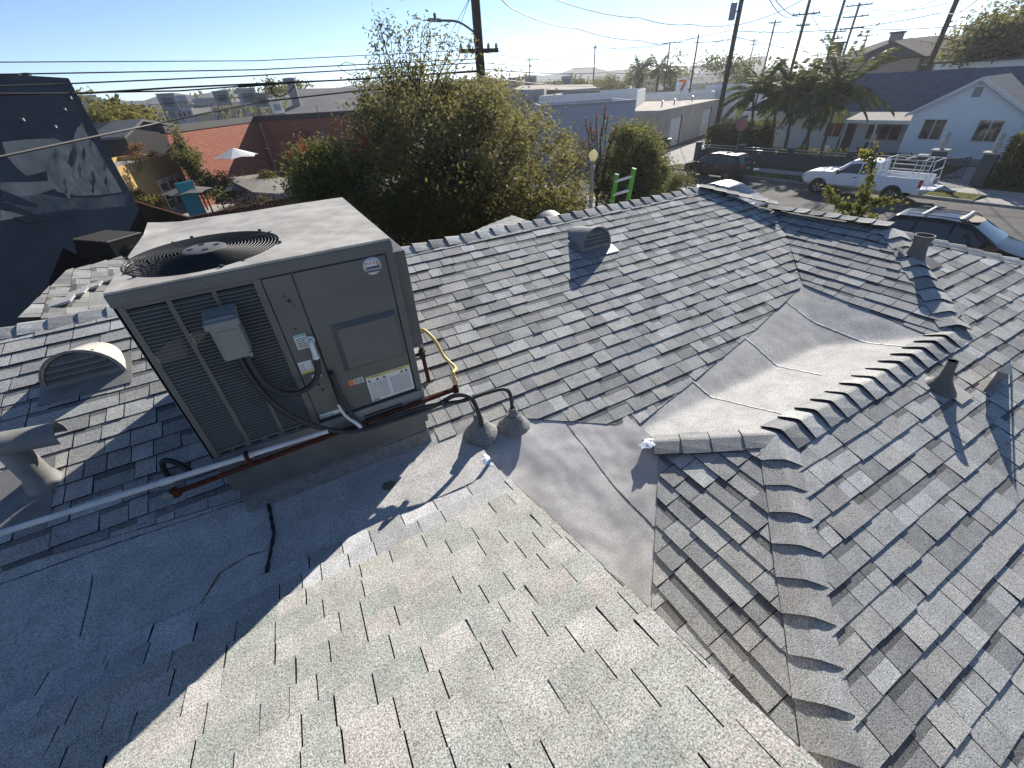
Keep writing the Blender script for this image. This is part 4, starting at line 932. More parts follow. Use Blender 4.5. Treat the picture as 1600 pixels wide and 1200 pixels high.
# young street tree whose top shows above the hip caps
c0 = P(1335, 345, 11.5); yt = thing('young_street_tree', 'young slender tree with bright leafy shoots in front of the white pickup', 'tree', (c0.x, c0.y, 0))
tr = MB(); cr = MB(); fork = V((c0.x, c0.y, P(1332, 352, 11.5).z - .1)); branchy(tr, (c0.x, c0.y, 0), fork, .05, .035)
for path in ([(1330, 350), (1312, 325), (1300, 310), (1293, 290)], [(1332, 350), (1345, 320), (1357, 290), (1362, 260), (1368, 228)], [(1335, 348), (1360, 320), (1378, 312), (1405, 318)], [(1335, 350), (1350, 345), (1368, 338)], [(1330, 348), (1328, 325), (1318, 318)], [(1350, 310), (1352, 300)]):
    pts = [fork] + [P(u, v, 11.5 + random.uniform(-.15, .15)) for u, v in path]; tr.tube(pts, [.02 - .014 * i / (len(pts) - 1) for i in range(len(pts))], 5)
    L = len(pts) - 1
    for k in range(85 * L):
        t_ = random.uniform(.5 / L, 1) * L; i = min(int(t_), L - 1); p = pts[i].lerp(pts[i + 1], t_ - i) + V((random.gauss(0, .045), random.gauss(0, .045), random.gauss(0, .045)))
        leaf(cr, p, random.uniform(.05, .10), random.uniform(.018, .028), jit(random.choice([(0.09, 0.12, 0.025), (0.13, 0.15, 0.03), (0.16, 0.15, 0.03), (0.06, 0.08, 0.02)])))
c = P(1352, 242, 11.5)
for k in range(60): leaf(cr, c + V((random.gauss(0, .05),) * 3) + V((random.gauss(0, .05), random.gauss(0, .05), 0)), .09, .03, jit((0.20, 0.18, 0.03)))
tr.build('trunk', 'bark', yt, smooth=True); cr.build('crown', 'leaf', yt)

# ------------------------------------------------------------------ green ladder, lamp post
mat('fibreglass_green', (0.085, 0.30, 0.035), 0.5, var=0.1)
mat('aluminium', (0.62, 0.62, 0.60), 0.35, 0.6, var=0.1)
ldr = thing('extension_ladder', 'bright green fibreglass ladder leaning against the far eave', 'ladder', (G(975, 300, 3.0).x, G(975, 300, 3.0).y, 0))
tl, tr_ = P(964, 272, 9.8), P(991, 263, 9.6); off = V((0.8, 1.5, -(tl.z))).normalized()
for q in (tl, tr_):
    L = q.z / -off.z; mb = MB(); mb.beam(q, q + off * L, .035, .085, (tl - tr_).normalized()); mb.build('rail', 'fibreglass_green', ldr)
for i in range(14):
    a = tl + off * (.16 + .3 * i); b = tr_ + off * (.16 + .3 * i)
    if min(a.z, b.z) < .1: break
    mb = MB(); mb.tube([a, b], .024, 8); mb.build('rung', 'aluminium', ldr, smooth=True)
leafmat('lamp_globe', 0.7, (0.97, 0.90, 0.66), 0.3)
mat('lamp_post_paint', (0.50, 0.47, 0.40), 0.6, var=0.15, scale=10)
q = P(924, 300, 21.0); lp = thing('acorn_lamp_post', 'cream concrete lamp post with amber acorn globe beside the shrubs', 'street lamp', (q.x, q.y, 0))
zt = P(926, 233, 21.0).z; zb = P(927, 251, 21.0).z
mb = MB(); mb.lathe([(.19, 0), (.19, .5), (.13, .6), (.105, .7), (.075, zb - .35), (.11, zb - .32), (.11, zb - .22), (.075, zb - .18), (.085, zb - .05), (.12, zb)], 14, (q.x, q.y, 0)); mb.build('post', 'lamp_post_paint', lp, smooth=True)
h = zt - zb; mb = MB(); mb.lathe([(.10, 0), (.17, h * .25), (.20, h * .5), (.17, h * .72), (.09, h * .88), (.03, h * .95), (.001, h)], 16, (q.x, q.y, zb)); mb.c = [(0.85, 0.78, 0.56)] * len(mb.v); mb.build('globe', 'lamp_globe', lp, smooth=True)

# ------------------------------------------------------------------ buildings left and centre
def quadwall(mb, p, q, z0, z1, th=.25):
    a = V((p.x, p.y, 0)); b = V((q.x, q.y, 0)); t = (b - a).normalized(); n = V((-t.y, t.x, 0)); n = n if n.dot(a) > 0 else -n
    mb.prism([V((a.x, a.y, z0)), V((b.x, b.y, z0)), V((b.x, b.y, z0)) + n * th, V((a.x, a.y, z0)) + n * th], (0, 0, z1 - z0)); return n
def block(name, label_, cat, p, q, depth, h, wallmat, roofmat='roof_gravel', parapet=.35, group=None, z0=0.0):
    """flat-roofed building whose front runs p -> q and which extends away from the camera"""
    a = V((p.x, p.y, 0)); b = V((q.x, q.y, 0)); t = (b - a).normalized(); n = V((-t.y, t.x, 0)); n = n if n.dot((a + b) / 2) > 0 else -n
    o = thing(name, label_, cat, (a + b) / 2, group=group); c = b + n * depth; d = a + n * depth
    mb = MB(); mb.prism([a, b, c, d], (0, 0, h - parapet)); mb.build('wall', wallmat, o)
    mb = MB()
    for x, y in ((a, b), (b, c), (c, d), (d, a)):
        m_ = (a + b + c + d) / 4; e1 = (m_ - x).normalized() * .3; e2 = (m_ - y).normalized() * .3
        mb.prism([V((x.x, x.y, h - parapet + .002)), V((y.x, y.y, h - parapet + .002)), V((y.x + e2.x, y.y + e2.y, h - parapet + .002)), V((x.x + e1.x, x.y + e1.y, h - parapet + .002))], (0, 0, parapet))
    mb.build('parapet', wallmat, o)
    mb = MB(); mb.prism([V((r.x, r.y, h - parapet + .003)) + (((a + b + c + d) / 4 - r).normalized() * .32).to_3d() for r in (a, b, c, d)], (0, 0, .02)); mb.build('roof', roofmat, o)
    return o, a, b, t, n
mat('roof_gravel', (0.30, 0.29, 0.27), 0.95, var=0.2, scale=1.0)
mat('roof_white', (0.55, 0.55, 0.53), 0.8, var=0.15, scale=1.0)
mat('roof_tan', (0.42, 0.37, 0.31), 0.9, var=0.15, scale=0.8)
mat('wall_lavender', (0.42, 0.42, 0.46), 0.85, var=0.06, scale=1.5)
mat('wall_greytan', (0.38, 0.35, 0.32), 0.9, var=0.12, scale=1.0, stain=(0.30, 0.27, 0.24), sscale=0.7, samt=0.5)
mat('wall_tan', (0.50, 0.34, 0.14), 0.9, var=0.12, scale=1.5)
mat('wall_char', (0.075, 0.07, 0.068), 0.85, var=0.1)
mat('wall_white', (0.70, 0.70, 0.68), 0.85, var=0.06, scale=2)
mat('door_white', (0.60, 0.60, 0.58), 0.7, var=0.08)
mat('dark_trim', (0.05, 0.045, 0.04), 0.7)
glassmat('window_glass'); glassmat('car_glass', (0.012, 0.016, 0.018), 0.05)
# brick with mortar courses
nt, b, out = nodes_of('brick'); N = nt.nodes; L = nt.links
tc = N.new('ShaderNodeTexCoord'); bt = N.new('ShaderNodeTexBrick'); sx = N.new('ShaderNodeSeparateXYZ'); cx = N.new('ShaderNodeCombineXYZ'); ad = N.new('ShaderNodeMath')
L.new(tc.outputs['Object'], sx.inputs[0]); L.new(sx.outputs[0], ad.inputs[0]); L.new(sx.outputs[1], ad.inputs[1]); L.new(ad.outputs[0], cx.inputs[0]); L.new(sx.outputs[2], cx.inputs[1]); L.new(cx.outputs[0], bt.inputs[0])
bt.inputs['Color1'].default_value = (0.42, 0.125, 0.062, 1); bt.inputs['Color2'].default_value = (0.33, 0.092, 0.05, 1); bt.inputs['Mortar'].default_value = (0.16, 0.085, 0.06, 1)
bt.inputs['Scale'].default_value = 1.0; bt.inputs['Mortar Size'].default_value = 0.022; bt.inputs['Brick Width'].default_value = 0.42; bt.inputs['Row Height'].default_value = 0.15; bt.inputs['Bias'].default_value = -.1
L.new(bt.outputs[0], b.inputs['Base Color']); b.inputs['Roughness'].default_value = .9
bp = N.new('ShaderNodeBump'); bp.inputs['Strength'].default_value = .6; bp.inputs['Distance'].default_value = .02; bp.invert = True; L.new(bt.outputs[1], bp.inputs['Height']); L.new(bp.outputs[0], b.inputs['Normal'])

# mural building
R = P(107, 122, 33.0); Lft = P(0, 120, 28.5); Lf = R + (Lft - R) * 3.0; H = R.z
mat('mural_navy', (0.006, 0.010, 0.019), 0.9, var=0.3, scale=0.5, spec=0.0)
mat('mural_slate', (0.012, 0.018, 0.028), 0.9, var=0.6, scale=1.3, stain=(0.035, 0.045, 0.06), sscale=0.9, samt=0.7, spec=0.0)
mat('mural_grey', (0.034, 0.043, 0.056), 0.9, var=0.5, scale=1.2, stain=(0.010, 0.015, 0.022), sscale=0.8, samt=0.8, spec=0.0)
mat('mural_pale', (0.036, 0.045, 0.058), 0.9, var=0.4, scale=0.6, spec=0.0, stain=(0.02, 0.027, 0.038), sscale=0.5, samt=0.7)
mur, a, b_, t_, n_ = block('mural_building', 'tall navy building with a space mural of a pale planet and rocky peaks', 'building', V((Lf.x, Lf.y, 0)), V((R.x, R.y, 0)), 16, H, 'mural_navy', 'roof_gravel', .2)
dm = V((R.x - Lf.x, R.y - Lf.y, 0)).normalized(); nm = V((-dm.y, dm.x, 0)); nm = nm if nm.dot(R) < 0 else -nm
def wallpt(u, v):
    r = ray(u, v); o0 = V((R.x, R.y, 0)); k = (o0 - V((0, 0, EYE))).dot(nm) / r.dot(nm); return V((0, 0, EYE)) + r * k
def decal(name, pts, material, off=.012, parent=mur):
    q = [wallpt(u, v) + nm * off for u, v in pts]
    mb = MB(); mb.prism([p - nm * .008 for p in q], nm * .008); return mb.build(name, material, parent)
def arc(cx, cy, rx, ry, a0, a1, n=22): return [(cx + rx * math.cos(rad(a0 + (a1 - a0) * i / n)), cy + ry * math.sin(rad(a0 + (a1 - a0) * i / n))) for i in range(n + 1)]
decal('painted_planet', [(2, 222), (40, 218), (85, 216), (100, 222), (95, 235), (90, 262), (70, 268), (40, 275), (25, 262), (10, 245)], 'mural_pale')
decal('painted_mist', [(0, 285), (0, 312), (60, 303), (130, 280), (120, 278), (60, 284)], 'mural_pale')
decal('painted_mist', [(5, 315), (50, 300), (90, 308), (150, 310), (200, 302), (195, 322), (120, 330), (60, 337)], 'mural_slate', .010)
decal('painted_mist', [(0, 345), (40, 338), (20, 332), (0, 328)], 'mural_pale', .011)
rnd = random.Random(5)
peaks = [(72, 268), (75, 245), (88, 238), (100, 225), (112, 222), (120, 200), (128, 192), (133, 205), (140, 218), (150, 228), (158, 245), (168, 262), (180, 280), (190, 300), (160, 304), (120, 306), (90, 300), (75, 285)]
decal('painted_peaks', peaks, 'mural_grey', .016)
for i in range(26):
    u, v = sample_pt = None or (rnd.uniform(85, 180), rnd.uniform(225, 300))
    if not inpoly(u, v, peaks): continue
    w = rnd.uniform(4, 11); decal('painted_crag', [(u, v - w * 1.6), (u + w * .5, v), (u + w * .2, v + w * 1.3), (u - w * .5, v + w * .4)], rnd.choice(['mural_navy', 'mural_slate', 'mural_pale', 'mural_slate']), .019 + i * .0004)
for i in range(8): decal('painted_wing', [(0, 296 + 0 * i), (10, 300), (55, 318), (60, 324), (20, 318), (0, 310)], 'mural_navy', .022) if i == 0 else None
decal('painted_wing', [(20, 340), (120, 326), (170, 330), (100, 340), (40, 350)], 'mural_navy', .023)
for (u, v) in ((108, 153), (99, 171), (84, 198), (33, 187)):
    mb = MB(); q = wallpt(u, v); mb.obox(q + nm * .05, dm * .04, nm * .05, V((0, 0, .05))); mb.build('wall_fixture', 'fascia_grey', mur)
mb = MB(); q = wallpt(53, 121); mb.obox(q + V((0, 0, .05)) - nm * .2, dm * .12, nm * .12, V((0, 0, .12))); mb.build('roof_fixture', 'dark_trim', mur)

# brown fence enclosing the courtyard
mat('fence_brown', (0.085, 0.035, 0.022), 0.85, var=0.3, scale=6)
f1, f2, f3 = G(209, 314, 1.8), G(295, 340, 1.8), G(400, 319, 1.8); f4 = f3 + (f3 - f2) * 1.4
fn = thing('plank_fence', 'reddish brown plank fence wrapping the courtyard corner by the mural', 'fence', (f2.x, f2.y, 0))
for a, b in ((f1, f2), (f2, f4)):
    t = V((b.x - a.x, b.y - a.y, 0)); L = t.length; t.normalize(); n = V((-t.y, t.x, 0)); k = 0
    while k * .2 < L - .1:
        c = V((a.x, a.y, 0)) + t * (k * .2 + .1); mb = MB(); mb.obox(c + V((0, 0, .88 + random.uniform(-.01, .01))), t * .094, n * .012, V((0, 0, .88))); mb.build('plank', 'fence_brown', fn); k += 1
    mb = MB(); mb.beam((a.x, a.y, 1.8), (b.x, b.y, 1.8), .12, .05); mb.build('top_rail', 'fence_brown', fn)
# brick building
BL, BC = P(250, 191, 40.0), P(397, 186, 50.0); BR = P(600, 170, 44.0); HB = 5.15
BL.z = BC.z = BR.z = 0
br = thing('brick_building', 'red brick commercial building with flat roof and dark parapet cap', 'building', BC)
far = (BL + BR) / 2 + (V((BL.x + BR.x, BL.y + BR.y, 0)).normalized() * 22)
mb = MB(); mb.prism([BL, BC, BR, V((BR.x + 6, BR.y + 14, 0)), V((BL.x + 2, BL.y + 22, 0))], (0, 0, HB - .3)); mb.build('wall', 'brick', br)
mb = MB()
for a, b in ((BL, BC), (BC, BR)):
    t = (b - a).normalized(); n = V((-t.y, t.x, 0)); n = n if n.dot(a) < 0 else -n
    mb.prism([V((a.x, a.y, HB - .299)) + n * .06, V((b.x, b.y, HB - .299)) + n * .06, V((b.x, b.y, HB - .299)) - n * .35, V((a.x, a.y, HB - .299)) - n * .35], (0, 0, .42))
mb.build('parapet_cap', 'dark_trim', br)
mb = MB(); mb.prism([BL * 1.01 + V((0, 0, HB - .29)), BC * 1.01 + V((0, 0, HB - .29)), BR * 1.01 + V((0, 0, HB - .29)), V((BR.x + 6, BR.y + 14, HB - .29)), V((BL.x + 2, BL.y + 22, HB - .29))], (0, 0, .05)); mb.build('roof', 'roof_white', br)
t = (BR - BC).normalized(); n = V((-t.y, t.x, 0)); n = n if n.dot(BC) < 0 else -n
c = BC + t * 4.2; mb = MB(); mb.obox(c + n * .02 + V((0, 0, 3.6)), t * .75, n * .03, V((0, 0, .35))); mb.build('window', 'window_glass', br)
c = BC + t * .5; mb = MB(); mb.tube([c + n * .1 + V((0, 0, HB - .4)), c + n * .1], .06, 8); mb.build('downpipe', 'fascia_grey', br)
c = BC + t * 6.3; mb = MB(); mb.tube([c + n * .08 + V((0, 0, HB + .6)), c + n * .08 + V((0, 0, HB - 1.3))], .04, 8); mb.obox(c + n * .1 + V((0, 0, HB - 1.5)), t * .16, n * .08, V((0, 0, .22))); mb.build('electric_riser', 'galvanised', br)
# rooftop cooling units and boxes on the brick building
def acbox(u, v, d, w, h, label_, material='galvanised', z0=HB - .23):
    q = P(u, v, d); o = thing('rooftop_box', label_, 'rooftop unit', (q.x, q.y, z0)); zz = max(q.z, z0 + .3); zf = z0; z0 = max(z0, zz - h)
    f = V((q.x, q.y, 0)).normalized(); s_ = V((f.y, -f.x, 0)); c = V((q.x, q.y, (z0 + zz) / 2))
    mb = MB(); mb.obox(c, s_ * w / 2, f * w / 2, V((0, 0, (zz - z0) / 2 - .04))); mb.build('casing', material, o, bevel=.03)
    if z0 - zf > .1:
        for i in (-1, 1):
            for j in (-1, 1): mb = MB(); p_ = V((q.x, q.y, 0)) + s_ * i * w * .45 + f * j * w * .45; mb.tube([(p_.x, p_.y, zf), (p_.x, p_.y, z0 + .05)], .05, 5); mb.build('leg', 'dark_trim', o)
    mb = MB(); mb.obox(c + V((0, 0, (zz - z0) / 2 - .03)), s_ * (w / 2 + .05), f * (w / 2 + .05), V((0, 0, .03))); mb.build('lid', material, o)
    mb = MB()
    for i in range(5): mb.obox(c - f * (w / 2 + .01) + V((0, 0, (i - 2) * (zz - z0) * .10)), s_ * w * .30, f * .012, V((0, 0, (zz - z0) * .02)))
    mb.build('grille', 'unit_dark', o)
acbox(257, 146, 62, 1.5, 1.5, 'dark grey cooling unit standing alone on the far left roof', 'fascia_grey')
acbox(343, 142, 60, 1.4, 1.3, 'silver cooling unit behind the brick parapet beside wire bundle', 'galvanised')
acbox(382, 138, 58, 1.6, 1.6, 'dark tall cooling unit behind the brick corner', 'fascia_grey')
acbox(405, 146, 57, 1.3, 1.2, 'greenish box unit beside the white roof tank', 'unit_grey')
acbox(430, 158, 53, 1.0, 1.0, 'white low box on the brick building roof', 'roof_white')
q = P(452, 122, 66); o = thing('roof_tank', 'white cylindrical exhaust fan on the grey warehouse roof', 'roof vent', (q.x, q.y, 4.5)); mb = MB(); mb.lathe([(.5, 0), (.5, q.z - 4.9), (.75, q.z - 4.8), (.7, q.z - 4.5), (.1, q.z - 4.45)], 14, (q.x, q.y, 4.5)); mb.build('fan_cap', 'galvanised', o, smooth=True)
# warehouse with a low grey gable roof behind
mat('roof_greywood', (0.215, 0.205, 0.195), 0.9, var=0.15, scale=0.6)
a, b = P(440, 176, 62), P(570, 171, 60); c, d = P(455, 139, 74), P(520, 139, 72)
wh = thing('grey_roof_warehouse', 'low warehouse with broad grey sloping roof behind the brick building', 'building', ((a.x + b.x) / 2, (a.y + b.y) / 2, 0))
e1 = V((a.x, a.y, 4.7)); e2 = V((b.x, b.y, 4.7)); r1 = V((c.x, c.y, c.z)); r2 = V((d.x + 3, d.y - 1, d.z))
mb = MB(); mb.prism([e1, e2, r2, r1], (0, 0, -.2)); mb.prism([r1, r2, r2 + (r2 - e2) + V((0, 0, 2 * (e2.z - r2.z))), r1 + (r1 - e1) + V((0, 0, 2 * (e1.z - r1.z)))], (0, 0, -.2)); mb.build('roof', 'roof_greywood', wh)
mb = MB(); mb.prism([V((p.x, p.y, 0)) for p in (e1 * 1.01, e2 * 1.01, r2 + (r2 - e2) * .9, r1 + (r1 - e1) * .9)], (0, 0, 4.5)); mb.build('wall', 'wall_greytan', wh)
# small charcoal building and tan building of the courtyard
a, b = P(190, 205, 47), P(252, 197, 50)
ch = thing('charcoal_building', 'charcoal stucco building with shallow gable between mural and brick walls', 'building', ((a.x + b.x) / 2, (a.y + b.y) / 2, 0))
t = V((b.x - a.x, b.y - a.y, 0)).normalized(); n = V((-t.y, t.x, 0)); n = n if n.dot(a) > 0 else -n; A = V((a.x, a.y, 0)); B = V((b.x, b.y, 0)) + t * 3
hz = P(205, 192, 47.5).z; he = hz - .9
mb = MB(); mb.prism([A, B, B + V((0, 0, he)), A.lerp(B, .3) + V((0, 0, hz)), A + V((0, 0, he))], n * 9); mb.build('wall', 'wall_char', ch)
mb = MB(); mid = A.lerp(B, .3) + V((0, 0, hz + .03)); l_ = A - t * .3 + V((0, 0, he - .05)); r_ = B + t * .3 + V((0, 0, he + .02))
mb.prism([l_ - n * .3, mid - n * .3, mid - n * .3 + V((0, 0, .16)), l_ - n * .3 + V((0, 0, .16))], n * 9.6); mb.prism([mid - n * .3, r_ - n * .3, r_ - n * .3 + V((0, 0, .16)), mid - n * .3 + V((0, 0, .16))], n * 9.6); mb.build('roof', 'roof_greywood', ch)
a, b = P(172, 243, 37.5), P(272, 235, 45.0)
tb, A, B, t, n = block('tan_building', 'mustard tan stucco building with white french doors onto the courtyard', 'building', V((a.x, a.y, 0)), V((b.x, b.y, 0)), 4.0, 3.45, 'wall_tan', 'roof_gravel', .3)
L = (B - A).length
for k, f in enumerate((.50, .66, .82)):
    c = A + t * L * f; mb = MB(); mb.obox(c - n * .03 + V((0, 0, 1.08)), t * .46, n * .04, V((0, 0, 1.07))); dr = mb.build('french_door', 'trim_white', tb)
    for i in range(2):
        for j in range(3):
            mb = MB(); mb.obox(c - n * .075 + t * (-.2 + .4 * i) + V((0, 0, .55 + .55 * j)), t * .15, n * .006, V((0, 0, .22))); mb.build('pane', 'window_glass', dr)
# vines and pots
def bush(name, label_, cat, u, v, d, rx, rz, nl, cols, ls=.14, group=None, zmin=0.05, stem=True):
    q = P(u, v, d); zc = max(q.z, zmin + rz * .3); o = thing(name, label_, cat, (q.x, q.y, 0), group=group); mb = MB(); st = MB(); st.tube([(q.x, q.y, 0), (q.x, q.y, zc)], [.06, .02], 6)
    subs = [(random.gauss(0, .45) * rx, random.gauss(0, .45) * rx, random.gauss(0, .45) * rz) for _ in range(max(6, nl // 120))]
    for s_ in subs: branchy(st, (q.x, q.y, zc * .5), (q.x + s_[0], q.y + s_[1], max(zmin, zc + s_[2])), .02, .006, n=3)
    for _ in range(nl):
        s_ = random.choice(subs); p = V((q.x + s_[0] + random.gauss(0, .22) * rx, q.y + s_[1] + random.gauss(0, .22) * rx, zc + s_[2] + random.gauss(0, .2) * rz))
        if p.z < zmin: p.z = zmin + random.random() * rz * .5
        leaf(mb, p, ls * random.uniform(.6, 1.3), ls * random.uniform(.18, .3), jit(random.choice(cols)))
    st.build('stem', 'bark', o, smooth=True); mb.build('foliage', 'leaf', o); return o
DARKG = [(0.03, 0.05, 0.018), (0.045, 0.065, 0.022), (0.06, 0.075, 0.025)]
YELG = [(0.18, 0.16, 0.03), (0.13, 0.14, 0.03), (0.09, 0.11, 0.03), (0.22, 0.15, 0.03)]
bush('yellow_shrub', 'yellow green sunlit shrub beside the right edge of the mural', 'shrub', 165, 185, 52, 2.0, 1.3, 2600, YELG, .3)
bush('courtyard_plant', 'yellow green plant growing inside the fence corner', 'plant', 235, 318, 36, .9, .6, 1500, YELG, .16)
bush('courtyard_plant', 'orange flowering plant by the fence below the mural', 'plant', 216, 305, 38, .5, .4, 700, [(0.4, 0.12, 0.03), (0.35, 0.16, 0.04), (0.1, 0.1, 0.03)], .14)
bush('courtyard_tree', 'dark green courtyard tree in front of the lit brick wall', 'tree', 302, 262, 38, .9, 1.2, 2000, DARKG + [(0.09, 0.10, 0.03)], .2)
bush('courtyard_tree', 'small olive tree beside the tan building corner', 'tree', 282, 232, 39.5, .8, 1.0, 1500, OLIVE, .2)
bush('bougainvillea', 'pink flowering vine above the tan building roof', 'vine', 212, 236, 41.8, .8, .45, 900, [(0.35, 0.05, 0.08), (0.3, 0.08, 0.06), (0.06, 0.07, 0.03)], .14)
bush('brown_vine', 'brown twiggy vine hanging on the tan wall', 'vine', 205, 258, 39.6, .7, .8, 900, [(0.14, 0.08, 0.04), (0.10, 0.06, 0.03), (0.2, 0.12, 0.05)], .12)
bush('courtyard_hedge', 'dark hedge in the shaded courtyard behind teal panel', 'hedge', 335, 290, 37, 1.6, 1.0, 2600, DARKG, .2)
bush('courtyard_hedge', 'dark shrubs against the shaded brick wall beside umbrella', 'hedge', 405, 285, 40, 1.3, .7, 1800, DARKG, .22)
bush('red_leaf_plant', 'dark red leaved plant at the foot of the brick corner', 'plant', 420, 285, 37, .9, .7, 1400, [(0.10, 0.025, 0.02), (0.06, 0.03, 0.02), (0.05, 0.06, 0.025)], .18)
# umbrellas and shade sail
mat('canvas_white', (0.62, 0.60, 0.58), 0.85, var=0.06); mat('canvas_grey', (0.15, 0.14, 0.135), 0.85, var=0.1); mat('canvas_taupe', (0.24, 0.22, 0.19), 0.85, var=0.1)
def umbrella(u, v, d, r, label_, material, h=.55, ang=0.0):
    q = P(u, v, d); o = thing('patio_umbrella', label_, 'umbrella', (q.x, q.y, 0)); zt = q.z; n = 6
    ring = [V((q.x + r * math.cos(ang + 2 * math.pi * k / n), q.y + r * math.sin(ang + 2 * math.pi * k / n), zt - h)) for k in range(n)]
    mb = MB(); ap = V((q.x, q.y, zt)); vs = [ap]
    for k in range(n):
        a, b = ring[k], ring[(k + 1) % n]; vs += [a, (a + b) / 2 * 1.0 + V((0, 0, .05)) + (ap - (a + b) / 2) * .04]
    mb.add(vs, [(0, 1 + k, 1 + (k + 1) % (2 * n)) for k in range(2 * n)]); mb.build('canopy', material, o)
    mb = MB(); mb.tube([(q.x, q.y, 0), (q.x, q.y, zt - .03)], .03, 8); mb.build('pole', 'dark_trim', o)
    for k in range(n):
        mb = MB(); mb.tube([ap - V((0, 0, .04)), ring[k] - V((0, 0, .03))], .012, 5); mb.build('rib', 'dark_trim', o)
    mb = MB(); mb.lathe([(.3, 0), (.3, .08), (.05, .1)], 12, (q.x, q.y, 0)); mb.build('base', 'dark_trim', o)
umbrella(364, 231, 38.5, 1.5, 'white patio umbrella open against the brick wall', 'canvas_white', .55, .3)
umbrella(288, 290, 35.5, 1.5, 'dark grey flat patio umbrella beside the teal panel', 'canvas_grey', .35, .1)
umbrella(372, 282, 36.5, 1.3, 'charcoal patio umbrella in the shaded courtyard', 'canvas_grey', .5, .5)
q = [P(352, 278, 38), P(404, 272, 40), P(462, 280, 37), P(440, 303, 33), P(395, 300, 33.5)]
cs = V((sum(p.x for p in q) / 5, sum(p.y for p in q) / 5, 0)); o = thing('shade_canopy', 'taupe fabric shade canopy stretched over the courtyard seats', 'canopy', cs)
mb = MB(); ctr = V((cs.x, cs.y, sum(p.z for p in q) / 5 + .25)); mb.add([ctr] + q, [(0, 1 + k, 1 + (k + 1) % 5) for k in range(5)]); mb.build('fabric', 'canvas_taupe', o)
for p in q: mb = MB(); mb.tube([(p.x, p.y, 0), p], .04, 6); mb.build('post', 'dark_trim', o)
mat('teal_paint', (0.02, 0.30, 0.33), 0.6, var=0.06)
a, b = P(272, 287, 34.5), P(299, 281, 35.0); tp = thing('teal_panel', 'bright teal painted door panel leaning in the courtyard', 'panel', (a.x, a.y, 0))
ln_ = V((b.x - a.x, b.y - a.y, 0)); mb = MB(); mb.prism([V((a.x, a.y, .02)), V((b.x, b.y, .02)), b, a], (ln_.y * .06, -ln_.x * .06, 0)); bo = mb.build('board', 'teal_paint', tp)
mb = MB(); c = V((a.x, a.y, .02)).lerp(a, .5); mb.obox((a + b) / 2 * 1 - V((0, 0, .15)), ln_ * .5, V((ln_.y, -ln_.x, 0)) * .1, V((0, 0, .1))); mb.build('top_board', 'teal_paint', tp)
# low grey-lavender block, the lane warehouse, white parapet block behind
a, b = P(845, 165, 44), P(994, 157, 45.5)
lv, A, B, t, n = block('lavender_building', 'plain pale lavender flat-roofed building behind the spiky plant', 'building', V((a.x, a.y, 0)), V((b.x, b.y, 0)), 9, (a.z + b.z) / 2, 'wall_lavender', 'roof_white', .3)
mb = MB(); mb.prism([A - n * .05 + V((0, 0, lv.location.z + (a.z + b.z) / 2 - .16)), B - n * .05 + V((0, 0, (a.z + b.z) / 2 - .16)), B + n * .1 + V((0, 0, (a.z + b.z) / 2 - .16)), A + n * .1 + V((0, 0, (a.z + b.z) / 2 - .16))], (0, 0, .2)); mb.build('coping', 'fascia_grey', lv)
p1, p2 = V((36.6, 36.0, 0)), V((58, 45.5, 0))
lw, A, B, t, n = block('lane_warehouse', 'long beige warehouse with roll-up doors along the concrete lane', 'building', p1, p2, 11, 3.55, 'wall_greytan', 'roof_tan', .12)
for f, w, h in ((.20, 1.5, 2.6), (.66, 1.5, 2.7)):
    c = A + t * (B - A).length * f; mb = MB(); mb.obox(c - n * .03 + V((0, 0, h / 2)), t * w, n * .04, V((0, 0, h / 2))); dd = mb.build('roll_up_door', 'door_white', lw)
    mb = MB()
    for i in range(9): mb.obox(c - n * .075 + V((0, 0, .15 + h * i / 9)), t * w * .98, n * .008, V((0, 0, .015)))
    mb.build('door_ribs', 'wall_greytan', dd)
    mb = MB(); mb.obox(c + t * (w + .25) - n * .06 + V((0, 0, h / 2 + .1)), t * .05, n * .06, V((0, 0, h / 2 + .1))); mb.build('door_track', 'dark_trim', lw)
for f in (.35, .52, .8): 
    c = A + t * (B - A).length * f + n * 3; mb = MB(); mb.lathe([(.07, 0), (.07, .5), (.14, .52), (.14, .62), (.02, .66)], 10, (c.x, c.y, 3.4)); mb.build('roof_vent_cap', 'galvanised', lw, smooth=True)
def quickblock(u0, v0, d0, u1, v1, d1, depth, label_, wm, rm='roof_gravel', par=.3, name='flat_roof_building'):
    a, b = P(u0, v0, d0), P(u1, v1, d1); return block(name, label_, 'building', V((a.x, a.y, 0)), V((b.x, b.y, 0)), depth, (a.z + b.z) / 2, wm, rm, par)
quickblock(842, 147, 62, 996, 145, 60, 14, 'white parapet building behind the lavender block', 'wall_white', 'roof_white')
quickblock(996, 149, 84, 1118, 143, 84, 12, 'long low white wall building beyond the lane warehouse roof', 'wall_white', 'roof_white')
quickblock(1103, 137, 92, 1150, 128, 90, 12, 'stepped white stucco building beside the lane utility pole', 'wall_white', 'roof_white')
a, b = P(700, 145, 66), P(935, 141, 64)
quickblock(700, 146, 70, 850, 141, 68, 12, 'grey shed building behind the willowy tree crown', 'wall_greytan', 'roof_greywood')
o = thing('tan_gable_building', 'low building with pale tan gabled roof behind white parapet', 'building', ((a.x + b.x) / 2, (a.y + b.y) / 2, 0))
a, b, c, d = P(800, 140, 76), P(938, 140, 74), P(925, 132, 86), P(815, 133, 88); mb = MB(); mb.prism([a, b, c, d], (0, 0, -.15)); mb.build('roof', 'roof_tan', o)
mb = MB(); mb.prism([V((p.x, p.y, 0)) for p in (a * 1.005, b * 1.005, c, d)], (0, 0, a.z - .4)); mb.build('wall', 'wall_greytan', o)
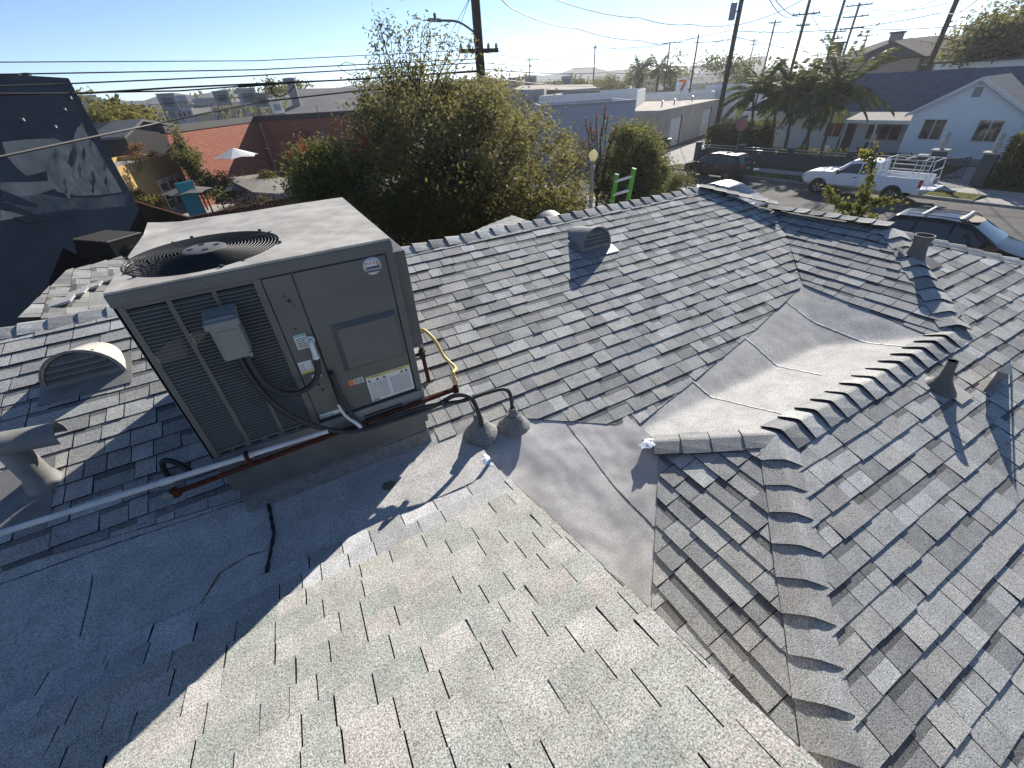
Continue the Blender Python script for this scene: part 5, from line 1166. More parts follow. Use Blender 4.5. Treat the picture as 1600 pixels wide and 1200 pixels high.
for (u, v, d_, l_) in ((829, 119, 90, 'dark louvred rooftop box above the tan gable'), (886, 119, 95, 'small dark rooftop box on the far roofline'), (803, 121, 88, 'small square rooftop box beside the willowy tree top')):
    acbox(u, v, d_, 2.0, 1.6, l_, 'fascia_grey', 4.5)
# ------------------------------------------------------------------ white house across the street
def onN(u, v, nn):
    r = ray(u, v); sn3 = V((SN.x, SN.y, 0)); o0 = ST(0, nn, 0); k = (o0 - V((0, 0, EYE))).dot(sn3) / r.dot(sn3); p = V((0, 0, EYE)) + r * k
    return sn(p)[0], p.z
mat('siding_white', (0.80, 0.82, 0.83), 0.8, var=0.05, scale=2.0, bump=0.15, bscale=6)
mat('roof_slate', (0.125, 0.14, 0.165), 0.9, var=0.25, scale=3.0, bump=0.6, bscale=14)
mat('roof_patio', (0.36, 0.33, 0.30), 0.9, var=0.25, scale=6)
mat('wall_taupe', (0.30, 0.245, 0.205), 0.85, var=0.1)
mat('roof_brown', (0.10, 0.088, 0.078), 0.9, var=0.3, scale=2.5, bump=0.5, bscale=8)
mat('curtain_red', (0.32, 0.08, 0.05), 0.8)
mat('wall_fence_grey', (0.075, 0.078, 0.085), 0.85, var=0.1, scale=3)
NG = 11.5; NM = 15.0
s0, _ = onN(1418, 200, NG); sA, zA = onN(1537, 124, NG); sE, zE = onN(1429, 176, NG); s1 = sA + (sA - s0)
wh = thing('white_gable_house', 'white stucco house with grey shingle roof and gabled wing across the street', 'house', ST((s0 + s1) / 2, NG, 0))
mb = MB(); mb.prism([ST(s0, NG, 0), ST(s1, NG, 0), ST(s1, NG, zE), ST(sA, NG, zA), ST(s0, NG, zE)], (SN.x * 7, SN.y * 7, 0)); mb.build('wall', 'siding_white', wh)
rsl = []
for sa, sb in ((s0 - .35, sA), (s1 + .35, sA)):
    za = zE - .35 * (zA - zE) / (sA - s0); mb = MB(); q = [ST(sa, NG - .35, za), ST(sb, NG - .35, zA), ST(sb, NM + 3.2, zA), ST(sa, NM + 1.0, za)]
    mb.prism([p + V((0, 0, .03)) for p in q], (0, 0, .12)); r_ = mb.build('roof', 'roof_slate', wh); rsl.append(r_)
    mb = MB(); mb.prism([ST(sa, NG - .38, za - .04), ST(sb, NG - .38, zA - .04), ST(sb, NG - .38, zA + .16), ST(sa, NG - .38, za + .16)], (SN.x * .04, SN.y * .04, 0)); mb.build('rake_board', 'trim_white', wh)
def window(par, u0, v0, u1, v1, nn, panes=2, sz=None):
    a, zt = onN(u0, v0, nn); b, zb = onN(u1, v1, nn); sl_, sh = min(a, b), max(a, b)
    mb = MB(); mb.prism([ST(sl_ - .08, nn - .05, zb - .08), ST(sh + .08, nn - .05, zb - .08), ST(sh + .08, nn - .05, zt + .08), ST(sl_ - .08, nn - .05, zt + .08)], (SN.x * .06, SN.y * .06, 0)); w = mb.build('window', 'trim_white', par)
    ww = (sh - sl_) / panes
    for i in range(panes):
        mb = MB(); mb.prism([ST(sl_ + ww * i + .03, nn - .06, zb), ST(sl_ + ww * (i + 1) - .03, nn - .06, zb), ST(sl_ + ww * (i + 1) - .03, nn - .06, zt), ST(sl_ + ww * i + .03, nn - .06, zt)], (SN.x * .03, SN.y * .03, 0)); mb.build('pane', 'window_glass', w)
    return w
sw0, z0_ = onN(1459, 187, NG); sw1, z1_ = onN(1457, 217, NG)
def win_s(par, sc, w, zt, zb, nn, panes=2, pm='window_glass'):
    mb = MB(); mb.prism([ST(sc - w / 2 - .08, nn - .05, zb - .08), ST(sc + w / 2 + .08, nn - .05, zb - .08), ST(sc + w / 2 + .08, nn - .05, zt + .08), ST(sc - w / 2 - .08, nn - .05, zt + .08)], (SN.x * .06, SN.y * .06, 0)); w_ = mb.build('window', 'trim_white', par)
    ww = w / panes
    for i in range(panes):
        mb = MB(); a = sc - w / 2 + ww * i + .03; b = sc - w / 2 + ww * (i + 1) - .03; mb.prism([ST(a, nn - .06, zb), ST(b, nn - .06, zb), ST(b, nn - .06, zt), ST(a, nn - .06, zt)], (SN.x * .03, SN.y * .03, 0)); mb.build('pane', pm, w_)
wz1 = onN(1460, 187, NG)[1]; wz0 = onN(1452, 217, NG)[1]
for u in (1457, 1545): win_s(wh, onN(u, 202, NG)[0], 1.25, wz1, wz0, NG)
sg, zg = onN(1528, 143, NG); mb = MB(); mb.prism([ST(sg - .22, NG - .03, zg - .3), ST(sg + .22, NG - .03, zg - .3), ST(sg + .22, NG - .03, zg + .25), ST(sg - .22, NG - .03, zg + .25)], (SN.x * .04, SN.y * .04, 0)); gv_ = mb.build('gable_vent', 'fascia_grey', wh)
mb = MB(); mb.prism([ST(s0 - .01, NG - .04, .1), ST(s1, NG - .04, .1), ST(s1, NG - .04, .55), ST(s0 - .01, NG - .04, .55)], (SN.x * .05, SN.y * .05, 0)); mb.build('foundation_band', 'fascia_grey', wh)
# main body with porch
sl0 = onN(1165, 200, NM)[0]; ze = 2.95; sr0 = s1 + 6; sm0 = onN(1310, 190, NM)[0]
mb = MB(); mb.prism([ST(sl0, NM, 0), ST(sr0, NM, 0), ST(sr0, NM + 9, 0), ST(sl0, NM + 9, 0)], (0, 0, ze)); mb.build('wall', 'siding_white', wh)
zr = onN(1480, 112, NM + 3.6)[1]
for na, nb in ((NM - .6, NM + 3.6), (NM + 9.8, NM + 3.6)):
    mb = MB(); q = [ST(sl0 - .5 + (2.5 if 0 else 0), na, ze - .05), ST(sr0 + .5, na, ze - .05), ST(sr0 + .5, nb, zr), ST(sl0 + 3.0, nb, zr)]; mb.prism(q, (0, 0, .14)); mb.build('roof', 'roof_slate', wh)
mb = MB(); mb.prism([ST(sl0 - .5, NM - .6, ze - .05), ST(sl0 + 3.0, NM + 3.6, zr), ST(sl0 - .5, NM + 9.8, ze - .05)], (0, 0, .14)); mb.build('roof', 'roof_slate', wh)
mb = MB(); mb.prism([ST(sl0 - .5, NM - .64, ze - .12), ST(s0, NM - .64, ze - .12), ST(s0, NM - .64, ze + .1), ST(sl0 - .5, NM - .64, ze + .1)], (SN.x * .04, SN.y * .04, 0)); mb.build('gutter', 'trim_white', wh)
pz = onN(1370, 190, NG + .4)[1]; ps0 = onN(1322, 188, NG + .4)[0]
mb = MB(); mb.prism([ST(ps0, NG + .2, pz), ST(s0, NG + .2, pz), ST(s0, NM, pz + .45), ST(ps0, NM, pz + .45)], (0, 0, .1)); mb.build('porch_roof', 'roof_patio', wh)
mb = MB(); mb.prism([ST(ps0, NG + .16, pz - .12), ST(s0 - .02, NG + .16, pz - .12), ST(s0 - .02, NG + .16, pz + .12), ST(ps0, NG + .16, pz + .12)], (SN.x * .04, SN.y * .04, 0)); mb.build('porch_fascia', 'trim_white', wh)
for f in (.02, .5): mb = MB(); p = ST(ps0 + (s0 - ps0) * f + .1, NG + .3, 0); mb.obox((p.x, p.y, pz / 2), (.05, 0, 0), (0, .05, 0), (0, 0, pz / 2)); mb.build('porch_post', 'trim_white', wh)
sd_ = onN(1322, 215, NM)[0]; mb = MB(); mb.prism([ST(sd_ - .5, NM - .04, .1), ST(sd_ + .5, NM - .04, .1), ST(sd_ + .5, NM - .04, 2.2), ST(sd_ - .5, NM - .04, 2.2)], (SN.x * .06, SN.y * .06, 0)); mb.build('door', 'dark_trim', wh)
win_s(wh, onN(1385, 196, NM)[0], 2.3, 2.1, 1.1, NM, 3); win_s(wh, onN(1307, 190, NM)[0], 1.3, 2.2, 1.2, NM, 2, 'curtain_red'); win_s(wh, onN(1190, 200, NM)[0], 1.2, 2.1, 1.2, NM, 2)
# porch furniture
def plastic_chair(s, n, label_, material):
    p = ST(s, n, .13); o = thing('patio_chair', label_, 'chair', p, SANG)
    ORG[o.name] = V((0, 0, 0))
    mb = MB(); mb.box(-.25, .25, -.25, .25, .40, .44); mb.build('seat', material, o)
    mb = MB(); mb.box(-.25, .25, .21, .25, .44, .88); mb.build('backrest', material, o)
    for x in (-.22, .22):
        for y in (-.22, .22): mb = MB(); mb.box(x - .02, x + .02, y - .02, y + .02, 0, .40); mb.build('leg', material, o)
mat('plastic_white', (0.7, 0.7, 0.7), 0.5); mat('plastic_dark', (0.04, 0.04, 0.045), 0.5); mat('plastic_red', (0.35, 0.06, 0.03), 0.5)
sp_ = onN(1288, 232, 10.0)[0]
plastic_chair(sp_, 10.0, 'white patio chair in the yard left of the porch door', 'plastic_white')
plastic_chair(onN(1340, 236, 10.4)[0], 10.4, 'red patio chair on the shaded porch front', 'plastic_red')
plastic_chair(onN(1357, 222, 13.6)[0], 13.6, 'black patio chair against the porch wall below wide window', 'plastic_dark')
plastic_chair(onN(1362, 238, 10.4)[0], 10.4, 'dark patio chair beside the red chair', 'plastic_dark')
# dark grey boundary wall with pillars and gate
WN = 4.5
def wall_run(sa, sb, h, label_, rail=True):
    o = thing('boundary_wall', label_, 'wall', ST((sa + sb) / 2, WN, 0))
    mb = MB(); mb.prism([ST(sa, WN, 0), ST(sb, WN, 0), ST(sb, WN + .2, 0), ST(sa, WN + .2, 0)], (0, 0, h)); mb.build('panel', 'wall_fence_grey', o)
    k = sa
    while k <= sb + .01:
        mb = MB(); mb.prism([ST(k - .2, WN - .1, 0), ST(k + .2, WN - .1, 0), ST(k + .2, WN + .3, 0), ST(k - .2, WN + .3, 0)], (0, 0, h + .5)); mb.build('pillar', 'wall_fence_grey', o)
        mb = MB(); mb.prism([ST(k - .26, WN - .16, h + .5), ST(k + .26, WN - .16, h + .5), ST(k + .26, WN + .36, h + .5), ST(k - .26, WN + .36, h + .5)], (0, 0, .06)); mb.build('pillar_cap', 'concrete', o)
        k += (sb - sa) / max(1, round((sb - sa) / 3.6))
    if rail:
        for z in (h + .18, h + .36):
            mb = MB(); mb.beam(ST(sa, WN + .1, z), ST(sb, WN + .1, z), .04, .04); mb.build('rail', 'aluminium', o)
    return o
wall_run(-13.2, 2.3, 0.95, 'dark grey boundary wall with pillars behind the parked cars')

for sa, l_ in ((3.0, 'dark driveway gate pillar with carved lamp beside the truck'), (5.3, 'dark driveway gate pillar with stone finial beside the hedge')):
    o = thing('gate_pillar', l_, 'pillar', ST(sa, WN, 0)); mb = MB(); mb.prism([ST(sa - .3, WN - .2, 0), ST(sa + .3, WN - .2, 0), ST(sa + .3, WN + .4, 0), ST(sa - .3, WN + .4, 0)], (0, 0, 1.75)); mb.build('shaft', 'wall_fence_grey', o)
    mb = MB(); mb.prism([ST(sa - .4, WN - .3, 1.75), ST(sa + .4, WN - .3, 1.75), ST(sa + .4, WN + .5, 1.75), ST(sa - .4, WN + .5, 1.75)], (0, 0, .08)); mb.build('cap', 'concrete', o)
    p = ST(sa, WN + .1, 1.83); mb = MB(); mb.lathe([(.12, 0), (.10, .1), (.17, .22), (.16, .4), (.08, .55), (.13, .7), (.11, .85), (.02, .95)], 10, p); mb.build('finial', 'concrete' if sa > 4 else 'kerb_concrete', o, smooth=True)
o = thing('driveway_gate', 'low dark metal gate leaf standing half open at the driveway', 'gate', ST(3.8, WN + 1, .13))
for k in range(9):
    mb = MB(); p = ST(3.35 + .11 * k, WN + .3 + .16 * k, .16); mb.obox((p.x, p.y, .75), (.02, 0, 0), (0, .02, 0), (0, 0, .58)); mb.build('bar', 'dark_trim', o)
for z in (.25, 1.3): mb = MB(); a = ST(3.33, WN + .28, z); b = ST(4.25, WN + 1.6, z); mb.beam(a, b, .04, .05); mb.build('rail', 'dark_trim', o)
# hedges
def hedge(name, label_, s_a, s_b, n_a, n_b, h, nl, cols):
    o = thing(name, label_, 'hedge', ST((s_a + s_b) / 2, (n_a + n_b) / 2, 0)); mb = MB(); co = MB()
    co.prism([ST(s_a + .25, n_a + .25, 0), ST(s_b - .25, n_a + .25, 0), ST(s_b - .25, n_b - .25, 0), ST(s_a + .25, n_b - .25, 0)], (0, 0, h - .25)); co.build('woody_core', 'hedge_core', o)
    for _ in range(nl):
        s_, n_, z_ = random.uniform(s_a, s_b), random.uniform(n_a, n_b), random.uniform(.05, h); f = random.randrange(5); j = random.gauss(0, .09)
        if f == 0: s_ = s_a + j
        elif f == 1: s_ = s_b + j
        elif f == 2: n_ = n_a + j
        else: z_ = h + j * .7 + .12 * math.sin(s_ * 2) * math.sin(n_ * 2.3)
        if random.random() < .3: n_ = n_a + j; z_ = random.uniform(.05, h)
        leaf(mb, ST(s_, n_, max(.03, z_)), random.uniform(.08, .17), random.uniform(.03, .05), jit(random.choice(cols), .35))
    mb.build('foliage', 'leaf', o); return o
mat('hedge_core', (0.012, 0.016, 0.008), 0.95)
hs0 = onN(1078, 220, 6.5)[0]; hs1 = onN(1146, 215, 6.5)[0]
hedge('clipped_hedge', 'tall clipped hedge with sunlit top inside the wall by the lane', -12.9, -9.6, 5.2, 10.5, 2.6, 14000, LIME + DARKG)
hedge('clipped_hedge', 'big clipped hedge with yellow green top right of the driveway', 5.9, 16, 4.6, 9.0, 2.7, 22000, LIME + DARKG)
hedge('low_hedge', 'low clipped hedge along the foot of the palm cluster', -8.5, 1.0, 9.2, 10.0, .75, 5000, DARKG + LIME)
# two-storey house and white house behind
def hiproof(o, corners, h, over, material, ratio=.34):
    c = [V((p.x, p.y, 0)) for p in corners]; m = sum(c, V()) / 4; c = [p + (p - m).normalized() * over for p in c]
    a1 = (c[0] + c[3]) / 2; a2 = (c[1] + c[2]) / 2; return c, a1.lerp(a2, ratio), a1.lerp(a2, 1 - ratio)
def housebox(name, label_, u0, u1, v_eave, v_ridge, d0, d1, depth, wm, rm, over=.6, ratio=.3):
    a, b = P(u0, v_eave, d0), P(u1, v_eave, d1); he = (a.z + b.z) / 2; A = V((a.x, a.y, 0)); B = V((b.x, b.y, 0)); t = (B - A).normalized(); n = V((-t.y, t.x, 0)); n = n if n.dot(A) > 0 else -n
    o = thing(name, label_, 'house', (A + B) / 2); cs_ = [A, B, B + n * depth, A + n * depth]
    mb = MB(); mb.prism(cs_, (0, 0, he)); mb.build('wall', wm, o)
    c, r1, r2 = hiproof(o, cs_, 0, over, rm, ratio); zr_ = P((u0 + u1) / 2, v_ridge, (d0 + d1) / 2 + depth / 2).z
    r1 = V((r1.x, r1.y, zr_)); r2 = V((r2.x, r2.y, zr_)); c = [V((p.x, p.y, he + .02)) for p in c]
    mb = MB(); lo = [p - V((0, 0, .18)) for p in c]
    mb.add(c + [r1, r2] + lo, [(0, 1, 5, 4), (1, 2, 5), (2, 3, 4, 5), (3, 0, 4), (0, 6, 7, 1), (1, 7, 8, 2), (2, 8, 9, 3), (3, 9, 6, 0), (6, 9, 8, 7)]); mb.build('roof', rm, o)
    return o, A, B, t, n, he, zr_
o, A, B, t, n, he, zr_ = housebox('two_storey_house', 'taupe two-storey house with brown tiled hip roof and chimneys', 1288, 1500, 92, 62, 74, 70, 12, 'wall_taupe', 'roof_brown')
L = (B - A).length
for f in (.14, .30, .46, .60, .78):
    mb = MB(); c = A + t * L * f - n * .03 + V((0, 0, he - 1.5)); mb.obox(c, t * .6, n * .05, V((0, 0, .8))); w_ = mb.build('window', 'trim_white', o); mb = MB(); mb.obox(c - n * .05, t * .5, n * .02, V((0, 0, .7))); mb.build('pane', 'window_glass', w_)
mb = MB(); c = A + t * L * .52 - n * 1.2; mb.prism([c - t * 3.2 + V((0, 0, 0)), c + t * 3.2, c + t * 3.2 + n * 1.2, c - t * 3.2 + n * 1.2], (0, 0, he - .1)); mb.build('bay', 'wall_taupe', o)
mb = MB(); c = A + t * L * .52 - n * 1.6 + V((0, 0, he)); mb.add([c - t * 3.6, c + t * 3.6, c + n * 6 + V((0, 0, zr_ - he)), c - t * 3.6 + n * 6, c + t * 3.6 + n * 6, c - t * 0 + n * 1.2 + V((0, 0, 1.5))], [(0, 1, 5), (1, 4, 2, 5), (0, 5, 2, 3)]); mb.build('bay_roof', 'roof_brown', o)
for (u, v0, v1, d) in ((1310, 68, 90, 80), (1403, 52, 72, 78)):
    a = P(u, v0, d); c = V((a.x, a.y, 0)); mb = MB(); mb.obox(V((a.x, a.y, a.z - 1.2)), t * .55, n * .5, V((0, 0, 1.2))); ch_ = mb.build('chimney', 'wall_taupe', o); mb = MB(); mb.obox(V((a.x, a.y, a.z + .08)), t * .68, n * .62, V((0, 0, .08))); mb.build('chimney_cap', 'dark_trim', ch_)
o, A, B, t, n, he, zr_ = housebox('low_white_house', 'white low house with brown roof far behind the grey shingle roof', 1465, 1640, 92, 82, 66, 62, 8, 'wall_white', 'roof_brown', .4)
L = (B - A).length
for f in (.35,): mb = MB(); c = A + t * L * f - n * .03 + V((0, 0, he - 1.0)); mb.obox(c, t * .8, n * .05, V((0, 0, .5))); w_ = mb.build('window', 'trim_white', o); mb = MB(); mb.obox(c - n * .05, t * .7, n * .02, V((0, 0, .42))); mb.build('pane', 'window_glass', w_)
# trees beyond
def fartree(u, v, d, rx, rz, nl, label_, cols=DARKG, ls=.45, group=None, name='far_tree'): return bush(name, label_, 'tree', u, v, d, rx, rz, nl, cols, ls, group)
tree_from_outline('broad_dark_tree', 'broad dark tree crown rising behind the low white house', 'tree', [(1490, 82), (1505, 60), (1540, 45), (1580, 34), (1640, 35), (1640, 90), (1560, 82), (1520, 86)], 68, 4, 1580, 75, 60, 9000, 1.9, .5, DARKG + OLIVE[:3], trunk_r=.4, fork=5)
FT = 'trees along the far skyline'
for (u, v, d, rx, rz, nl, l_) in ((905, 133, 100, 4.5, 1.6, 1800, 'round dark tree beside the dark rooftop box on the skyline'), (858, 135, 105, 4, 1.3, 1500, 'low dark tree behind the tan gable on the skyline'), (945, 131, 115, 4, 2.2, 1600, 'dark bushy tree right of the far utility pole'),
                               (995, 121, 120, 3.2, 3.6, 1800, 'narrow pointed tree left of the far palms'), (1055, 123, 112, 4.0, 2.6, 1800, 'dark tree near the convenience store sign'), (1140, 112, 100, 4.6, 3.4, 2200, 'large dark tree beside the lane utility pole'), (425, 140, 95, 5, 1.4, 1500, 'dark tree line behind the grey warehouse roof'),
                               (600, 130, 90, 6, 2.6, 2000, 'dark tree mass behind the willowy tree crown'), (760, 134, 110, 6, 1.6, 1500, 'low dark trees right of the near utility pole'), (215, 178, 70, 3, 1.2, 1400, 'yellow green tree behind the charcoal building')):
    fartree(u, v, d, rx, rz, nl, l_, (YELG if 'yellow' in l_ else DARKG), .5)
# small conifer near the mural
q = P(195, 190, 68); o = thing('small_conifer', 'small dark layered conifer beyond the charcoal building', 'tree', (q.x, q.y, 0)); tr = MB(); cr = MB(); zt = P(192, 150, 68).z
tr.tube([(q.x, q.y, 0), (q.x, q.y, zt)], [.2, .04], 6)
for k in range(9):
    z = zt - .25 - k * .32; r = .25 + k * .15
    for j in range(11):
        an = j * .571 + k; tip = V((q.x + r * math.cos(an), q.y + r * math.sin(an), z - .1)); tr.tube([(q.x, q.y, z + .1), tip], .015, 4)
        for m in range(16): leaf(cr, V((q.x, q.y, z + .1)).lerp(tip, random.uniform(.3, 1)), .22, .04, jit((0.03, 0.045, 0.02)))
tr.build('trunk', 'bark', o); cr.build('crown', 'leaf', o)
# ------------------------------------------------------------------ palms
def palm(name, label_, u_top, v_top, base, nf, fl, trunk_r, group=None, lean=True, ls=.55, seed=0, upright=.55):
    random.seed(100 + seed); b = V((base.x, base.y, 0)); d = math.hypot(b.x, b.y); tp_ = P(u_top, v_top, d)
    o = thing(name, label_, 'palm', b, group=group); tr = MB(); pts = []
    for i in range(9):
        t_ = i / 8; p = b.lerp(tp_, t_); p.x = b.x + (tp_.x - b.x) * t_ ** 1.5; p.y = b.y + (tp_.y - b.y) * t_ ** 1.5; pts.append(p)
    tr.tube(pts, [trunk_r * (1.25 - .5 * i / 8) for i in range(9)], 8); tr.build('trunk', 'palm_bark', o, smooth=True)
    for k in range(nf):
        az = k * 2.4 + random.uniform(-.3, .3); el = random.uniform(-.35, 1.25) if k > 2 else random.uniform(.9, 1.4); L = fl * random.uniform(.75, 1.1); fr = MB()
        dr = V((math.cos(az) * math.cos(el), math.sin(az) * math.cos(el), math.sin(el))); p = tp_.copy(); sp_ = []
        for i in range(11):
            sp_.append(p.copy()); p = p + dr * (L / 10); dr = (dr + V((0, 0, -.10 - .05 * (1 - upright) * i / 5))).normalized()
        fr.tube(sp_, [.03 - .0025 * i for i in range(11)], 4, col=(0.08, 0.085, 0.03))
        for i in range(44):
            t_ = .8 + 9.1 * i / 44; j = int(t_); c = sp_[j].lerp(sp_[j + 1], t_ - j); tg = (sp_[j + 1] - sp_[j]).normalized(); s_ = tg.cross(V((0, 0, 1)))
            s_ = s_.normalized() if s_.length > .05 else V((1, 0, 0)); ll = ls * (1 - abs(i / 44 - .45) * .9)
            for sg_ in (-1, 1): leaf(fr, c, ll, .045, jit((0.09, 0.112, 0.04) if random.random() < .75 else (0.17, 0.165, 0.06)), (s_ * sg_ + tg * .7 + V((0, 0, -.55))).normalized())
        fr.build('frond', 'leaf_palm', o)
    return o
leafmat('leaf_palm', 0.35, (0.16, 0.17, 0.03))
mat('palm_bark', (0.13, 0.105, 0.08), 0.9, var=0.3, scale=8, bump=0.6)
PG = 'palms in the front yard'
NP = 9.0
for i, (ub, vb, ut, vt, nf, fl, l_) in enumerate(((1172, 226, 1178, 146, 20, 3.2, 'slim palm standing closest to the clipped hedge'), (1200, 226, 1212, 160, 18, 2.8, 'palm with arching fronds beside the hedge palm'), (1228, 228, 1243, 145, 20, 3.0, 'middle palm of the front yard cluster'),
                                                  (1256, 229, 1266, 155, 18, 2.9, 'palm leaning over the window with red curtain'), (1286, 230, 1312, 142, 24, 3.9, 'tallest palm with upright backlit fronds beside the porch'), (1244, 229, 1290, 165, 16, 2.6, 'short palm between the middle palm and the tallest one'))):
    s_, _ = onN(ub, vb, NP); palm('yard_palm', l_, ut, vt, ST(s_, NP + (i % 2) * .8, 0), nf, fl, .11, PG, seed=i, ls=.8)
for i, (u, v, d, l_) in enumerate(((1000, 108, 108, 'far fan-headed palm beside the narrow pointed tree'), (1030, 106, 110, 'far bushy palm left of the store sign'))):
    q = P(u, v, d); palm('skyline_palm', l_, u, v, V((q.x, q.y, 0)), 14, 3.2, .3, 'skyline palms', ls=1.0, seed=20 + i)
random.seed(77)
# ------------------------------------------------------------------ utility poles, wires
mat('pole_wood', (0.085, 0.06, 0.045), 0.9, var=0.3, scale=5, bump=0.4)
mat('wire_black', (0.012, 0.012, 0.013), 0.6)
mat('insulator', (0.25, 0.25, 0.26), 0.4)
def upole(u, v, d, h_v, r, label_, arms=(), extra=None, group=None):
    q = P(u, v, d); b = V((q.x, q.y, 0)); zt = P(u, h_v, d).z; o = thing('utility_pole', label_, 'utility pole', b, group=group)
    mb = MB(); mb.tube([b, (b.x, b.y, zt)], [r, r * .7], 10); mb.build('pole', 'pole_wood', o, smooth=True)
    f = V((b.x, b.y, 0)).normalized(); s_ = V((f.y, -f.x, 0))
    for (va, hw, k) in arms:
        z = P(u, va, d).z; dr = (s_ + f * k).normalized(); mb = MB(); mb.beam(b + dr * -hw + V((0, 0, z)) - f * r, b + dr * hw + V((0, 0, z)) - f * r, .10, .12); ar = mb.build('crossarm', 'pole_wood', o)
        for x in (-.92, -.5, .5, .92): mb = MB(); p = b + dr * hw * x + V((0, 0, z + .06)) - f * r; mb.lathe([(.05, 0), (.06, .06), (.03, .14), (.001, .16)], 6, p); mb.build('insulator', 'insulator', ar)
    return o, b, f, s_, zt
DP = 19.0
p1o, p1, f1_, s1_, z1_ = upole(748, 70, DP, -160, .20, 'thick wooden utility pole with street light arm rising from the willowy tree', ((80, .75, .5),))
z = P(741, 55, DP).z; tip = P(690, 32, DP + .3); mb = MB(); mb.tube(smooth_path([p1 + V((0, 0, z)), p1.lerp(V((tip.x, tip.y, 0)), .5) + V((0, 0, (z * .45 + tip.z * .55) + .12)), tip], 8), .035, 8); arm = mb.build('lamp_arm', 'galvanised', p1o, smooth=True)
hd = P(680, 31, DP + .3); mb = MB(); mb.beam(tip, P(669, 31, DP + .35), .17, .10); mb.build('lamp_head', 'galvanised', p1o, bevel=.03)
mb = MB(); mb.lathe([(.03, 0), (.05, .03), (.05, .12), (.01, .15)], 8, hd + V((0, 0, .04))); mb.build('photocell', 'dark_trim', p1o)
upole(1141, 90, 50, -150, .22, 'dark leaning-line utility pole beside the lane hedge', ())[0]
q = P(1151, 18, 50); tq = thing('pole_transformer', 'grey can transformer mounted on the pole beside the lane', 'transformer', (q.x, q.y, q.z)); mb = MB(); mb.lathe([(.2, -.55), (.25, -.5), (.25, .5), (.2, .58), (.05, .62)], 14, q + V((-.35, .1, 0))); mb.build('can', 'insulator', tq, smooth=True); mb = MB(); mb.beam(q + V((-.3, .1, 0)), q + V((.2, 0, 0)), .1, .1); mb.build('bracket', 'insulator', tq)
upole(1252, 50, 66, -40, .19, 'tall utility pole with two crossarms behind the palms', ((23, 1.3, .2), (40, .7, .6)))
upole(1307, 43, 76, -40, .19, 'utility pole with low double crossarms beside the taupe house', ((50, 1.1, .2), (60, 1.0, .2)))
upole(1337, 25, 84, 5, .18, 'utility pole with three stacked crossarms above the taupe house', ((9, 1.4, .1), (26, 1.4, .1), (44, 1.3, .1)))
upole(1472, 55, 56, -150, .22, 'big utility pole rising behind the grey shingle roof', ())
for (u, v, d, ht, l_, arms) in ((1205, 60, 92, 32, 'thin far utility pole between lane pole and double-crossarm pole', ((36, .9, .2),)), (929, 90, 108, 70, 'far utility pole standing over the white parapet building', ((75, .5, 1),)), (1044, 90, 100, 66, 'far utility pole beside the skyline palms', ()), (1086, 90, 86, 54, 'utility pole behind the convenience store sign', ()),
                                (1174, 85, 120, 61, 'faint far pole with small crossarm left of the palms', ((64, .8, .2), (70, .6, .2))), (827, 105, 125, 92, 'faint far pole above the dark louvred rooftop box', ((94, .9, .2),)), (1352, 65, 120, 54, 'faint far pole with crossarm behind the taupe house', ((56, 1.6, .2),)), (1275, 95, 130, 84, 'faint far pole left of the taupe house chimney', ((87, 1.4, .2),))):
    upole(u, v, d, ht, .16, l_, arms)
def wire(pts, r, label_, sag=0.0, group=None, name='power_line'):
    pts = [P(*p) if len(p) == 3 and not isinstance(p, Vector) else V(p) for p in pts]; out = []
    for i in range(len(pts) - 1):
        a, b = pts[i], pts[i + 1]
        for k in range(12): t_ = k / 12; out.append(a.lerp(b, t_) - V((0, 0, sag * 4 * t_ * (1 - t_))))
    out.append(pts[-1]); mb = MB(); mb.tube(out, r, 5); return tag(mb.build(name, 'wire_black', None, smooth=True), label_, 'power line', group)
WL = 'overhead lines left of the near pole'
wire([(-160, 98, 15), (400, 95, 17), (741, 78, DP)], .010, 'topmost thin overhead line running left from the near utility pole', .0, WL)
wire([(-160, 119, 15), (400, 109, 17), (745, 92, DP)], .014, 'second overhead line left of the near pole, above the mural roof', .0, WL)
wire([(-160, 140, 15), (100, 131, 16), (400, 118, 17), (748, 98, DP)], .016, 'third overhead line left of the near pole, crossing the mural top', .0, WL)
wire([(-160, 153, 15), (120, 145, 16), (280, 142, 16.5), (400, 133, 17), (750, 112, DP)], .018, 'thick cable bundle crossing the mural building below three thin lines', .0, WL)
wire([(-160, 147, 15), (130, 146, 16), (270, 137, 16.5), (400, 131, 17), (560, 124, 17.8), (750, 110, DP)], .022, 'twisted dark cable with splice case above the brick building', .0, WL)
wire([(-200, 292, 10.5), (0, 245, 11.5), (250, 192, 14), (400, 160, 15.5), (550, 143, 17), (752, 125, DP)], .020, 'heavy black service cable dropping leftwards across the mural', .0, WL)
wire([(0, 178, 26), (200, 166, 27), (400, 150, 28)], .008, 'faint thin line over the charcoal building', .02, WL)
loop = [(423, 140, 17), (426, 148, 17), (437, 151, 17), (448, 147, 17), (460, 135, 17.1), (445, 129, 17.1), (430, 131, 17), (423, 140, 17)]
wire(loop, .014, 'coiled slack loop on the thick cable bundle', 0, None, 'cable_coil')
wire([(528, 104, 17.5), (540, 97, 17.5), (553, 100, 17.5), (558, 110, 17.5), (550, 117, 17.5), (538, 112, 17.5), (528, 103, 17.5)], .008, 'thin slack cable loop beside the willowy tree sprig', 0, None, 'cable_coil')
q = P(400, 132, 17); mb = MB(); mb.tube([P(372, 135, 17), P(432, 130.5, 17.1)], .035, 8); tag(mb.build('splice_case', 'dark_trim', None, smooth=True), 'dark tubular splice case clamped on the cable bundle', 'splice case')
WR = 'lines from the near pole to the lane pole'
